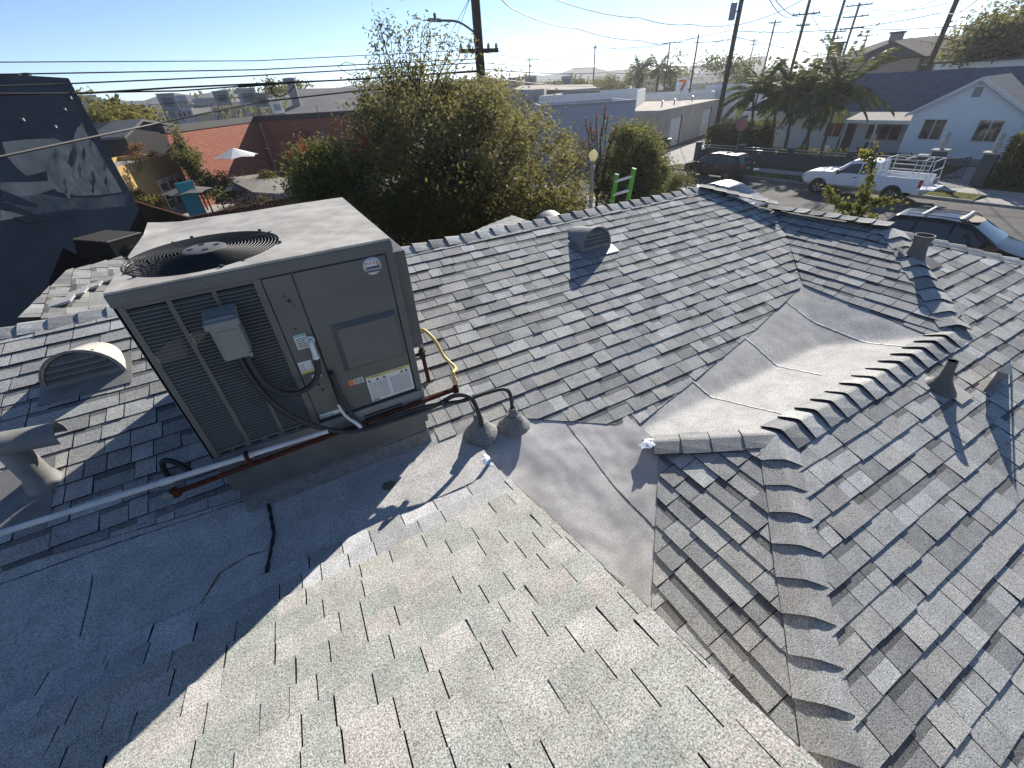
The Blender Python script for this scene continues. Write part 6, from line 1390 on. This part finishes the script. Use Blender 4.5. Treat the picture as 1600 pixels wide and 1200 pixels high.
wire([P(743, -120, DP), (870, 0, 27), (1000, 28, 36), (1080, 38, 43), (1147, 38, 50)], .022, 'upper sagging twisted line reaching the lane pole', .15, WR)
wire([P(743, -60, DP), (800, 13, 24), (900, 44, 32), (1000, 63, 40), (1050, 66, 43), (1145, 60, 50)], .022, 'lower sagging twisted line reaching the lane pole', .15, WR)
for i, (a, b) in enumerate((((757, 82, DP), (1141, 103, 55)), ((757, 98, DP), (1130, 103, 55)), ((757, 108, DP), (1130, 115, 55)), ((757, 120, DP), (1100, 121, 50)))):
    wire([a, ((a[0] + b[0]) / 2, (a[1] + b[1]) / 2 + (6, 4, 2, 14)[i], 34), b], .016, ('highest', 'second', 'third', 'lowest drooping')[i] + ' level line running right from the near pole crossarm', .1, WR)
for (u, l_) in ((1, 'guy wire slanting down left of the near pole'), (2, 'second guy wire crossing behind the lamp arm')):
    wire([P(735, -5, DP), P(678 + 14 * u, 75, DP + 3 * u), (670 + 6 * u, 110, DP + 4 * u)], .009, l_)
WF = 'thin lines between the far poles'
fan_ = [((1147, 40, 50), (1300, -30, 60)), ((1145, 48, 50), (1470, 20, 56)), ((1143, 56, 50), (1400, 90, 84)), ((1143, 47, 50), (930, 75, 108)), ((1141, 54, 50), (1044, 98, 100)), ((1141, 60, 50), (1086, 95, 86)), ((1243, 24, 66), (1200, -5, 40)), ((1262, 24, 66), (1205, -10, 40)), ((1270, 22, 66), (1340, 10, 84)), ((1345, 9, 84), (1480, 5, 56)), ((1345, 26, 84), (1475, -5, 56)), ((1345, 44, 84), (1640, 20, 70)), ((1337, 26, 84), (1205, 37, 92)), ((1252, 42, 66), (1174, 62, 120)), ((1307, 60, 76), (1252, 80, 100)), ((930, 72, 108), (1044, 68, 100)), ((929, 80, 108), (1086, 60, 86)), ((930, 76, 108), (827, 94, 125)), ((1480, 40, 56), (1640, 25, 60)), ((1475, 60, 56), (1640, 45, 60)), ((1465, 75, 56), (1660, 60, 62)), ((1322, 70, 84), (1200, 95, 92)), ((1205, 45, 92), (1086, 66, 86)), ((1250, 60, 66), (1145, 85, 50)), ((1300, -20, 50), (1640, -40, 50)), ((1268, 22, 66), (1325, 90, 84)), ((1250, 70, 66), (1310, 100, 80)), ((1480, 20, 56), (1560, -30, 40))]
for a, b in fan_: wire([a, b], .026 if min(a[2], b[2]) < 70 else .036, 'thin dark overhead line strung between the distant utility poles', .5, WF)
# guy and kicker at the big pole behind the grey roof
wire([P(1486, 30, 56), P(1437, 112, 54)], .02, 'pale guy wire beside the big pole behind the grey roof'); 
# convenience store sign
q = P(1066, 133, 92); sg_ = thing('store_sign', 'square store sign with red and orange numeral seven and green lettering', 'sign', (q.x, q.y, 0)); f = V((q.x, q.y, 0)).normalized(); s_ = V((f.y, -f.x, 0)); W = .95
mat('sign_white', (0.75, 0.74, 0.72), 0.5); mat('sign_red', (0.55, 0.02, 0.03), 0.5); mat('sign_orange', (0.75, 0.22, 0.03), 0.5); mat('sign_green', (0.02, 0.25, 0.10), 0.5)
mb = MB(); mb.obox(q, s_ * W, f * .12, V((0, 0, W * 1.05))); mb.build('panel', 'sign_white', sg_)
mb = MB(); mb.tube([(q.x, q.y, 0), (q.x, q.y, q.z - W)], .14, 8); mb.build('post', 'galvanised', sg_)
zu = V((0, 0, 1)); fr_ = q - f * .14
mb = MB(); mb.prism([fr_ + s_ * (-.62) + zu * .75, fr_ + s_ * .62 + zu * .75, fr_ + s_ * .62 + zu * .38, fr_ + s_ * -.62 + zu * .38], -f * .02); mb.build('numeral_bar', 'sign_orange', sg_)
mb = MB(); mb.prism([fr_ + s_ * .2 + zu * .376, fr_ + s_ * .62 + zu * .376, fr_ + s_ * .1 + zu * -.75, fr_ + s_ * -.32 + zu * -.75], -f * .02); mb.build('numeral_stem', 'sign_red', sg_)
txt('ELEVEN', .34, fr_ - f * .03 + zu * -.05, 'sign_green', sg_, 'lettering', math.pi / 2, .005, 'CENTER', 1.0, math.atan2(s_.y, s_.x))
# stop sign seen from behind, with its post
q = P(1159, 195, 40.0); b = V((q.x, q.y, 0)); ss = thing('stop_sign', 'octagonal red stop sign on a thin post beside the hedge', 'sign', b); f = b.normalized(); s_ = V((f.y, -f.x, 0))
mat('sign_back', (0.34, 0.13, 0.11), 0.5, var=0.1)
mb = MB(); mb.prism([q + s_ * .42 * math.cos(rad(22.5 + 45 * k)) + V((0, 0, .42 * math.sin(rad(22.5 + 45 * k)))) for k in range(8)], f * .01); mb.build('plate', 'sign_back', ss)
mb = MB(); mb.tube([b + f * .05, (b.x + f.x * .05, b.y + f.y * .05, q.z + .45)], .035, 6); mb.build('post', 'galvanised', ss)
# bins by the warehouse
mat('bin_dark', (0.02, 0.024, 0.028), 0.5)
for i, (u, v) in enumerate(((1030, 238), (1040, 236))):
    p = G(u, v); o = thing('wheelie_bin', ('dark wheeled refuse bin at the near corner of the beige warehouse wall', 'dark wheeled refuse bin farther along the beige warehouse wall')[i], 'bin', p, group='bins by the warehouse'); mb = MB(); mb.prism([p + V(c) for c in ((-.25, -.3, .1), (.25, -.3, .1), (.25, .3, .1), (-.25, .3, .1))], (0, 0, .95)); mb.build('body', 'bin_dark', o, bevel=.05)
    mb = MB(); mb.prism([p + V(c) for c in ((-.3, -.36, 1.06), (.3, -.36, 1.06), (.3, .36, 1.12), (-.3, .36, 1.12))], (0, 0, .06)); mb.build('lid', 'bin_dark', o)
    for x in (-.24, .24): mb = MB(); mb.lathe([(.001, -.03), (.1, -.03), (.1, .03), (.001, .03)], 10, p + V((x, .25, .1)), (0, 1, 0), (0, 0, 1), (1, 0, 0)); mb.build('wheel', 'bin_dark', o)
# ------------------------------------------------------------------ vehicles (x forward, y left, z up in their own frame)
def carpaint(name, col, rough=.25, coat=0.2):
    nt, b, out = nodes_of(name); b.inputs['Base Color'].default_value = (*col, 1); b.inputs['Roughness'].default_value = rough; b.inputs['Coat Weight'].default_value = coat; b.inputs['Coat Roughness'].default_value = .05; b.inputs['Specular IOR Level'].default_value = .3
carpaint('paint_white', (0.78, 0.79, 0.80), .4); carpaint('paint_black', (0.008, 0.010, 0.014), .25); carpaint('paint_charcoal', (0.018, 0.018, 0.022), .25); carpaint('paint_silver', (0.27, 0.275, 0.28), .35); carpaint('paint_jeep', (0.020, 0.022, 0.020), .5)
mat('tyre', (0.018, 0.018, 0.018), 0.85); mat('rim_metal', (0.42, 0.42, 0.43), 0.35, 0.7); mat('trim_black', (0.02, 0.02, 0.02), 0.6)
mat('tail_red', (0.42, 0.012, 0.015), 0.25); mat('head_lamp', (0.55, 0.56, 0.57), 0.15); mat('seat_tan', (0.40, 0.34, 0.25), 0.8)
def lin(tab, x):
    for (x0, y0), (x1, y1) in zip(tab, tab[1:]):
        if x0 <= x <= x1: return y0 + (y1 - y0) * (x - x0) / (x1 - x0)
    return tab[0][1] if x < tab[0][0] else tab[-1][1]
def wheel(o, x, y, r, w, sd_):
    mb = MB(); mb.lathe([(r * .62, -w / 2), (r * .93, -w / 2), (r, -w * .33), (r, w * .33), (r * .93, w / 2), (r * .62, w / 2)], 24, (x, y, r), (1, 0, 0), (0, 0, 1), (0, 1, 0), close=True); t = mb.build('wheel', 'tyre', o, smooth=True)
    mb = MB(); mb.lathe([(.001, sd_ * w * .30), (r * .2, sd_ * w * .34), (r * .24, sd_ * w * .2), (r * .52, sd_ * w * .16), (r * .6, sd_ * w * .42), (r * .65, sd_ * w * .44), (r * .65, sd_ * w * .1)], 20, (x, y, r), (1, 0, 0), (0, 0, 1), (0, 1, 0)); mb.build('rim', 'rim_metal', t, smooth=True)
    for k in range(5):
        an = 2 * math.pi * k / 5; d = V((math.cos(an), 0, math.sin(an))); mb = MB(); c = V((x, y + sd_ * w * .34, r)); mb.beam(c + d * r * .15, c + d * r * .6, r * .16, .03, (0, 1, 0)); mb.build('spoke', 'rim_metal', t)
def loft(o, xs, width, zb, belt, top, tumble, paint, name='body'):
    """painted shell: sections from sill to belt to roof"""
    mb = MB(); vs = []; m = 14
    for x in xs:
        w = lin(width, x); b0 = lin(zb, x); be = lin(belt, x); tp_ = max(lin(top, x), be + .01); wr = w - tumble * (tp_ - be)
        half = [(w * .86, b0), (w * .97, b0 + .10), (w, (b0 + be) / 2), (w * .985, be), (wr, be + (tp_ - be) * .86 if tp_ - be > .05 else tp_ - .004), (wr * .90, tp_), (wr * .45, tp_ + .022)]
        vs += [(x, y, z) for y, z in half] + [(x, -y, z) for y, z in reversed(half)]
    mb.add(vs, [(i * m + k, i * m + (k + 1) % m, (i + 1) * m + (k + 1) % m, (i + 1) * m + k) for i in range(len(xs) - 1) for k in range(m)] + [tuple(range(m))[::-1], tuple((len(xs) - 1) * m + k for k in range(m))])
    return mb.build(name, paint, o, smooth=True, ang=35)
def sidewin(o, poly, width, belt, top, tumble, off=.008, material='car_glass', name='side_window'):
    for sg in (1, -1):
        q = []
        for x, t_ in poly:
            w = lin(width, x); be = lin(belt, x); tp_ = lin(top, x); wr = w - tumble * (tp_ - be); y0 = w * .985; z0 = be; z1 = be + (tp_ - be) * .86
            q.append(V((x, (y0 + (wr - y0) * t_ + off) * sg, z0 + (z1 - z0) * t_)))
        mb = MB(); mb.prism(q if sg > 0 else q[::-1], (0, -.006 * sg, 0)); mb.build(name, material, o)
def topglass(o, x0, x1, width, belt, top, tumble, name, n=5, fr=.86, material='car_glass', off=.008):
    mb = MB(); vs = []
    for i in range(n + 1):
        x = x0 + (x1 - x0) * i / n; w = lin(width, x); be = lin(belt, x); tp_ = lin(top, x); wr = (w - tumble * max(0, tp_ - be)) * fr
        vs += [(x, wr, tp_ + off + .001), (x, wr * .5, tp_ + off + .022), (x, -wr * .5, tp_ + off + .022), (x, -wr, tp_ + off + .001)]
    mb.add(vs, [(4 * i + k, 4 * i + k + 1, 4 * i + k + 5, 4 * i + k + 4) for i in range(n) for k in range(3)]); mb.build(name, material, o, smooth=True)
def frange(a, b, n): return [a + (b - a) * i / n for i in range(n + 1)]
def arches(o, wx, r, w, ln):
    for x in wx:
        for sg in (1, -1):
            mb = MB(); mb.lathe([(.001, 0), (r * 1.17, 0), (r * 1.17, .02), (.001, .02)], 22, (x, sg * (w + .004) - (.01 if sg > 0 else .01), r * 1.02), (1, 0, 0), (0, 0, 1), (0, 1, 0)); mb.build('wheel_arch', 'trim_black', o)
def suv(name, label_, loc, rz, paint, L=4.7, H=1.70, roofrack=False, sedan=False, visor=False):
    o = thing(name, label_, 'car', loc, rz, local=True); h = L / 2; W = .92
    width = [(-h, W * .86), (-h + .25, W * .97), (0, W), (h - .7, W * .95), (h - .15, W * .82), (h, W * .66)]
    zb = [(-h, .42), (-h + .3, .30), (h - .4, .28), (h, .36)]
    if sedan:
        belt = [(-h, .92), (-h + .9, .98), (.6, .92), (h - .5, .80), (h, .62)]; top = [(-h, .93), (-h + .75, 1.0), (-h + 1.7, H - .06), (-.2, H), (.55, H - .10), (1.45, .95), (h - .4, .82), (h, .63)]
        wins = [[(-1.15, .05), (-.15, .03), (-.15, .93), (-.75, .90)], [(-.08, .03), (1.05, .05), (.50, .88), (-.08, .93)]]; wind = (.62, 1.38); rear = (-h + .85, -h + 1.62)
    else:
        belt = [(-h, 1.02), (-h + .5, 1.10), (.7, 1.03), (h - .9, 1.0), (h - .2, .84), (h, .70)]; top = [(-h, 1.04), (-h + .12, 1.15), (-h + .55, H - .06), (-.5, H), (.30, H - .05), (1.22, 1.09), (h - .9, 1.02), (h - .2, .86), (h, .71)]
        wins = [[(-1.85, .25), (-1.15, .06), (-1.15, .92), (-1.72, .80)], [(-1.08, .06), (-.12, .04), (-.12, .95), (-1.08, .93)], [(-.05, .04), (.92, .06), (.38, .86), (-.05, .95)]]; wind = (.40, 1.15); rear = (-h + .14, -h + .50)
    tb = .28
    loft(o, frange(-h, h, 44), width, zb, belt, top, tb, paint)
    for w_ in wins: sidewin(o, w_, width, belt, top, tb)
    topglass(o, wind[0], wind[1], width, belt, top, tb, 'windscreen', 6, .88); topglass(o, rear[0], rear[1], width, belt, top, tb, 'rear_window', 4, .82)
    wx = (-L * .30, L * .305); r = .35 if not sedan else .32
    arches(o, wx, r, W * .965, L)
    for x in wx:
        for sg in (1, -1): wheel(o, x, sg * (W - .10), r, .23, sg)
    for sg in (1, -1):
        zt_ = .98 if not sedan else .86
        mb = MB(); mb.obox((-h + .10, sg * W * .80, zt_), (.11, 0, 0), (0, .10, 0), (0, 0, .10)); mb.build('tail_light', 'tail_red', o, bevel=.02)
        mb = MB(); mb.obox((h - .22, sg * W * .66, .70), (.10, 0, 0), (0, .15, 0), (0, 0, .07)); mb.build('headlight', 'head_lamp', o, bevel=.02)
        mb = MB(); mb.obox((.88, sg * (W + .09), 1.04 if not sedan else .98), (.06, 0, 0), (0, .10, 0), (0, 0, .07)); mb.build('mirror', paint, o, bevel=.02)
        for x in (-.55, .45): mb = MB(); mb.obox((x, sg * (W + .004), .88 if not sedan else .82), (.09, 0, 0), (0, .012, 0), (0, 0, .014)); mb.build('door_handle', 'rim_metal', o)
    mb = MB(); mb.box(-h - .03, -h + .12, -W * .78, W * .78, .40, .62); mb.build('rear_bumper', 'trim_black', o, bevel=.03); mb = MB(); mb.box(h - .10, h + .02, -W * .6, W * .6, .36, .56); mb.build('front_bumper', 'trim_black', o, bevel=.03)
    mb = MB(); mb.box(-h - .036, -h - .028, -.16, .16, .80, .88); mb.build('number_plate', 'label_white', o)
    if roofrack:
        for sg in (1, -1): mb = MB(); mb.tube([(-1.5, sg * .60, H - .02), (-1.4, sg * .60, H + .05), (.15, sg * .60, H + .04), (.28, sg * .60, H - .04)], .018, 6); mb.build('roof_rail', 'trim_black', o, smooth=True)
        for x in (-1.05, .0): mb = MB(); mb.box(x - .035, x + .035, -.72, .72, H + .055, H + .09); mb.build('roof_bar', 'aluminium', o, bevel=.01)
    if visor: mb = MB(); mb.lathe([(.001, 0), (.34, 0), (.34, .012), (.001, .012)], 20, (.16, -.05, H - .012), (1, 0, -.06), (0, 1.5, 0), (0, 0, 1)); mb.build('sunroof', 'seat_tan', o)
    return o
TA = math.atan2(ST_.y, ST_.x)                  # heading to the right along the street
q = G(1500, 342, 1.62); s_, n_ = sn(q); suv('black_suv', 'black crossover with roof bars parked at the near kerb', ST(s_ + .15, n_ + .05, .006), TA, 'paint_black', 4.65, 1.68, True, False, True)
suv('silver_sedan', 'pale silver sedan glinting behind the hip caps', ST(-2.2, -9.3, .006), TA, 'paint_silver', 4.5, 1.45, sedan=True)
a, b = G(1083, 275), G(1152, 280); sa, na = sn(a); sb, nb = sn(b); suv('dark_suv', 'dark maroon black crossover parked by the lane corner at the far kerb', ST((sa + sb) / 2, -1.15, .006), TA + math.pi, 'paint_charcoal', 4.6, 1.66)
# white pickup with ladder rack
a, b = G(1278, 300), G(1384, 311); sa, na = sn(a); sb, nb = sn(b); sc = (sa + sb) / 2 + .2
tk = thing('white_pickup', 'white extended-cab pickup with metal ladder rack parked at the far kerb', 'pickup truck', ST(sc, -1.25, .006), TA + math.pi, local=True)
W = .98; width = [(-2.9, W * .97), (0, W), (2.0, W * .99), (2.7, W * .90), (2.9, W * .80)]; zb = [(-2.9, .55), (2.4, .48), (2.9, .55)]
belt = [(-.75, 1.22), (1.2, 1.20), (2.5, 1.14), (2.9, .98)]; top = [(-.75, 1.80), (-.6, 1.86), (.3, 1.88), (.55, 1.84), (1.30, 1.26), (2.5, 1.18), (2.85, 1.02), (2.9, .99)]
loft(tk, frange(-.75, 2.9, 34), width, zb, belt, top, .24, 'paint_white', 'cab')
sidewin(tk, [(-.62, .05), (-.05, .04), (-.05, .92), (-.62, .90)], width, belt, top, .24); sidewin(tk, [(.02, .04), (1.0, .05), (.55, .86), (.02, .93)], width, belt, top, .24)
topglass(tk, .62, 1.26, width, belt, top, .24, 'windscreen', 5)
mb = MB(); mb.box(-2.92, -.76, W - .09, W, .55, 1.26); mb.box(-2.92, -.76, -W, -W + .09, .55, 1.26); mb.box(-.84, -.76, -W + .09, W - .09, .55, 1.26); mb.box(-2.90, -.84, -W + .09, W - .09, .55, .75); mb.build('bed', 'paint_white', tk, bevel=.02)
mb = MB(); mb.box(-3.45, -2.93, -W + .12, W - .12, .72, .78); mb.build('tailgate', 'paint_white', tk, bevel=.02)
mb = MB(); mb.box(-3.05, -2.92, -W * .95, W * .95, .45, .62); mb.build('rear_bumper', 'rim_metal', tk, bevel=.03); mb = MB(); mb.box(2.82, 3.0, -W * .85, W * .85, .45, .72); mb.build('front_bumper', 'trim_black', tk, bevel=.04)
mb = MB(); mb.box(2.86, 2.93, -W * .55, W * .55, .76, .98); mb.build('grille', 'trim_black', tk)
for sg in (1, -1):
    mb = MB(); mb.obox((-2.86, sg * (W - .03), 1.02), (.07, 0, 0), (0, .045, 0), (0, 0, .19)); mb.build('tail_light', 'tail_red', tk, bevel=.02)
    mb = MB(); mb.obox((2.80, sg * W * .72, .90), (.10, 0, 0), (0, .14, 0), (0, 0, .10)); mb.build('headlight', 'head_lamp', tk, bevel=.02)
    mb = MB(); mb.obox((.95, sg * (W + .13), 1.28), (.07, 0, 0), (0, .11, 0), (0, 0, .11)); mb.build('mirror', 'trim_black', tk, bevel=.03)
    mb = MB(); mb.obox((.12, sg * (W + .002), 1.05), (.09, 0, 0), (0, .015, 0), (0, 0, .018)); mb.build('door_handle', 'trim_black', tk)
    for x in (-.02, 1.08): mb = MB(); mb.obox((x, sg * (W + .0005), .85), (.006, 0, 0), (0, .004, 0), (0, 0, .34)); mb.build('door_seam', 'fascia_grey', tk)
arches(tk, (-1.80, 1.85), .40, W * .995, 5.8)
for x in (-1.80, 1.85):
    for sg in (1, -1): wheel(tk, x, sg * (W - .085), .39, .25, sg)
rk = thing('ladder_rack', 'tubular aluminium ladder rack standing in the pickup bed', 'rack', tk.location + V((0, 0, 0)), tk.rotation_euler.z, local=True)
def rbar(a, b, r=.022): mb = MB(); mb.tube([a, b], r, 6); mb.build('bar', 'aluminium', rk, smooth=True)
for sg in (1, -1):
    y = sg * .80
    for x in (-.95, -2.55): rbar((x, y, .76), (x, y, 2.05))
    rbar((-.9, y, 2.05), (-3.0, y, 2.05)); rbar((-.9, y, 1.62), (-2.6, y, 1.62)); rbar((-.95, y, 1.40), (-2.55, y, 1.40))
    rbar((-3.0, y, 2.05), (-3.15, y, .80)); rbar((-2.3, y, 1.28), (-2.3, y, 2.05))
for x in (-.95, -1.75, -2.55, -3.0): rbar((x, -.80, 2.05), (x, .80, 2.05))
for z in (1.15, 1.62): rbar((-3.08, -.80, z), (-3.08, .80, z))
# jeep in the mural's shade
q = G(152, 370, 1.80); jp = thing('boxy_jeep', 'boxy dark off-road vehicle with spare wheel parked below the mural', 'car', (q.x, q.y, .008), 0, local=True)
jd = V((q.x, q.y)).normalized(); jp.rotation_euler.z = math.atan2(jd.y, jd.x) + .45
mb = MB(); mb.box(-1.9, 1.0, -.76, .76, .55, 1.12); mb.box(1.0, 1.95, -.62, .62, .55, 1.08); mb.build('body', 'paint_jeep', jp, bevel=.05)
mb = MB(); mb.prism([(-1.85, -.74, 1.13), (.75, -.74, 1.13), (.40, -.66, 1.80), (-1.78, -.66, 1.80)], (0, .04, 0)); mb.prism([(-1.85, .70, 1.13), (.75, .70, 1.13), (.40, .62, 1.80), (-1.78, .62, 1.80)], (0, .04, 0)); mb.build('side_frame', 'trim_black', jp)
mat('jeep_top', (0.11, 0.10, 0.088), 0.7)
mb = MB(); mb.box(-1.85, .45, -.72, .72, 1.80, 1.88); rf = mb.build('roof', 'jeep_top', jp, bevel=.04)
for i in range(7): mb = MB(); mb.box(-1.7 + i * .3, -1.62 + i * .3, -.66, .66, 1.885, 1.90); mb.build('roof_rib', 'paint_jeep', rf)
mb = MB(); mb.box(-1.88, -1.84, -.68, .68, 1.13, 1.80); mb.build('rear_window', 'car_glass', jp)
mb = MB(); mb.prism([(.78, -.70, 1.13), (.78, .70, 1.13), (.46, .64, 1.80), (.46, -.64, 1.80)], (.03, 0, .01)); mb.build('windscreen', 'car_glass', jp)
mb = MB(); mb.lathe([(.001, -.10), (.36, -.10), (.40, -.05), (.40, .06), (.34, .10), (.001, .08)], 24, (-2.02, .08, 1.12), (0, 1, 0), (0, 0, 1), (-1, 0, 0)); spw = mb.build('spare_wheel', 'tyre', jp, smooth=True)
mb = MB(); mb.lathe([(.001, .02), (.18, .02), (.18, 0), (.001, 0)], 16, (-2.10, .08, 1.12), (0, 1, 0), (0, 0, 1), (-1, 0, 0)); mb.build('spare_hub', 'tail_red', spw)
for x in (-1.2, 1.3):
    for sg in (1, -1):
        wheel(jp, x, sg * .80, .42, .28, sg); mb = MB(); mb.box(x - .5, x + .5, sg * .86 - .12, sg * .86 + .12, .90, .96); mb.build('fender', 'trim_black', jp, bevel=.02)
for sg in (1, -1): mb = MB(); mb.box(-1.94, -1.88, sg * .66 - .06, sg * .66 + .06, .80, .98); mb.build('tail_light', 'tail_red', jp)
mb = MB(); mb.box(-2.05, -1.92, -.70, .70, .52, .68); mb.build('rear_bumper', 'rim_metal', jp, bevel=.03)
# ------------------------------------------------------------------ far skyline
mat('hill_green', (0.065, 0.075, 0.055), 0.95, var=0.3, scale=0.02)
mb = MB(); n = 60; vs = []
for i in range(n + 1):
    u = -300 + 1500 * i / n; d = 900 + 60 * math.sin(i * .7)
    q = P(u, 166 - .0627 * (u - 200) - 9 - 5 * math.sin(i * .55) - 4 * math.sin(i * 1.7 + 1) - 6 * math.exp(-((u - 210) / 90) ** 2), d)
    vs += [(q.x, q.y, -2), (q.x, q.y, max(q.z, 4)), (q.x * 1.3, q.y * 1.3, -2)]
mb.add(vs, [(3 * i + k, 3 * i + 3 + k, 3 * i + 4 + k, 3 * i + 1 + k) for i in range(n) for k in (0, 1)]); structure(mb.build('hills', 'hill_green', None, smooth=True))
mat('tower_concrete', (0.30, 0.34, 0.40), 0.8, var=0.1, scale=0.5)
for (u0, u1, v, d, l_) in ((122, 150, 149, 230, 'pale blue grey apartment block beyond the mural building'), (150, 158, 152, 240, 'narrow pale slab attached to the far apartment block'), (262, 290, 150, 150, 'pale low office block behind the dark cooling unit'), (300, 335, 154, 190, 'small pale gabled house on the far left skyline')):
    a, b = P(u0, v, d), P(u1, v, d); bb, A, B, t, n_ = block('far_building', l_, 'building', V((a.x, a.y, 0)), V((b.x, b.y, 0)), 12, a.z, 'tower_concrete', 'roof_gravel', .3)
    L = (B - A).length
    for i in range(3):
        for j in range(2):
            mb = MB(); mb.obox(A + t * L * (.2 + .3 * i) - n_ * .05 + V((0, 0, a.z * (.55 + .25 * j))), t * L * .09, n_ * .04, V((0, 0, a.z * .08))); mb.build('window', 'window_glass', bb)
# a scatter of far roofs between the near buildings and the hills
rr = random.Random(9)
for i in range(26):
    u = rr.uniform(120, 1180); d = rr.uniform(110, 320); w = rr.uniform(8, 20); h = rr.uniform(3.5, 5.6); q = P(u, 150, d); f = V((q.x, q.y, 0)).normalized(); s_ = V((f.y, -f.x, 0)); c = V((q.x, q.y, 0))
    o = thing('distant_house', 'small distant roof among the trees on the skyline', 'house', c, group='distant houses on the skyline'); mb = MB(); mb.obox(c + V((0, 0, h / 2)), s_ * w / 2, f * 5, V((0, 0, h / 2))); mb.build('wall', rr.choice(['wall_white', 'wall_greytan', 'wall_taupe']), o)
    mb = MB(); mb.prism([c + s_ * (w / 2 + .4) - f * 5.4 + V((0, 0, h)), c + s_ * (w / 2 + .4) + V((0, 0, h + 1.4)), c + s_ * (w / 2 + .4) + f * 5.4 + V((0, 0, h))], s_ * -(w + .8)); mb.build('roof', rr.choice(['roof_greywood', 'roof_brown', 'roof_gravel']), o)
mb = MB()
for i in range(170):
    u = rr.uniform(-50, 1500); d = rr.uniform(120, 600); q = P(u, 150, d); hh = rr.uniform(5, 10) ; r = rr.uniform(2.5, 6)
    for _ in range(70):
        p = V((q.x + rr.gauss(0, r * .5), q.y + rr.gauss(0, r * .5), max(.5, hh * .6 + rr.gauss(0, hh * .22)))); leaf(mb, p, rr.uniform(1.0, 2.0), rr.uniform(.4, .8), jit(rr.choice(DARKG)))
o = mb.build('distant_trees', 'leaf'); o['kind'] = 'stuff'; tag(o, 'distant belt of dark trees along the horizon', 'trees')

# ------------------------------------------------------------------ the hazy air of a bright coastal afternoon
m = bpy.data.materials.new('haze_air'); m.use_nodes = True; MAT['haze_air'] = m; nt = m.node_tree; nt.nodes.clear()
out = nt.nodes.new('ShaderNodeOutputMaterial'); pv_ = nt.nodes.new('ShaderNodeVolumePrincipled')
pv_.inputs['Color'].default_value = (0.93, 0.95, 0.98, 1); pv_.inputs['Density'].default_value = 0.0004; pv_.inputs['Anisotropy'].default_value = 0.45
nt.links.new(pv_.outputs[0], out.inputs['Volume'])
mb = MB(); mb.box(-2600, 2600, -700, 3600, -1.2, 45); hz = mb.build('haze', 'haze_air'); hz['kind'] = 'stuff'; tag(hz, 'thin bright haze filling the air over the street', 'haze')
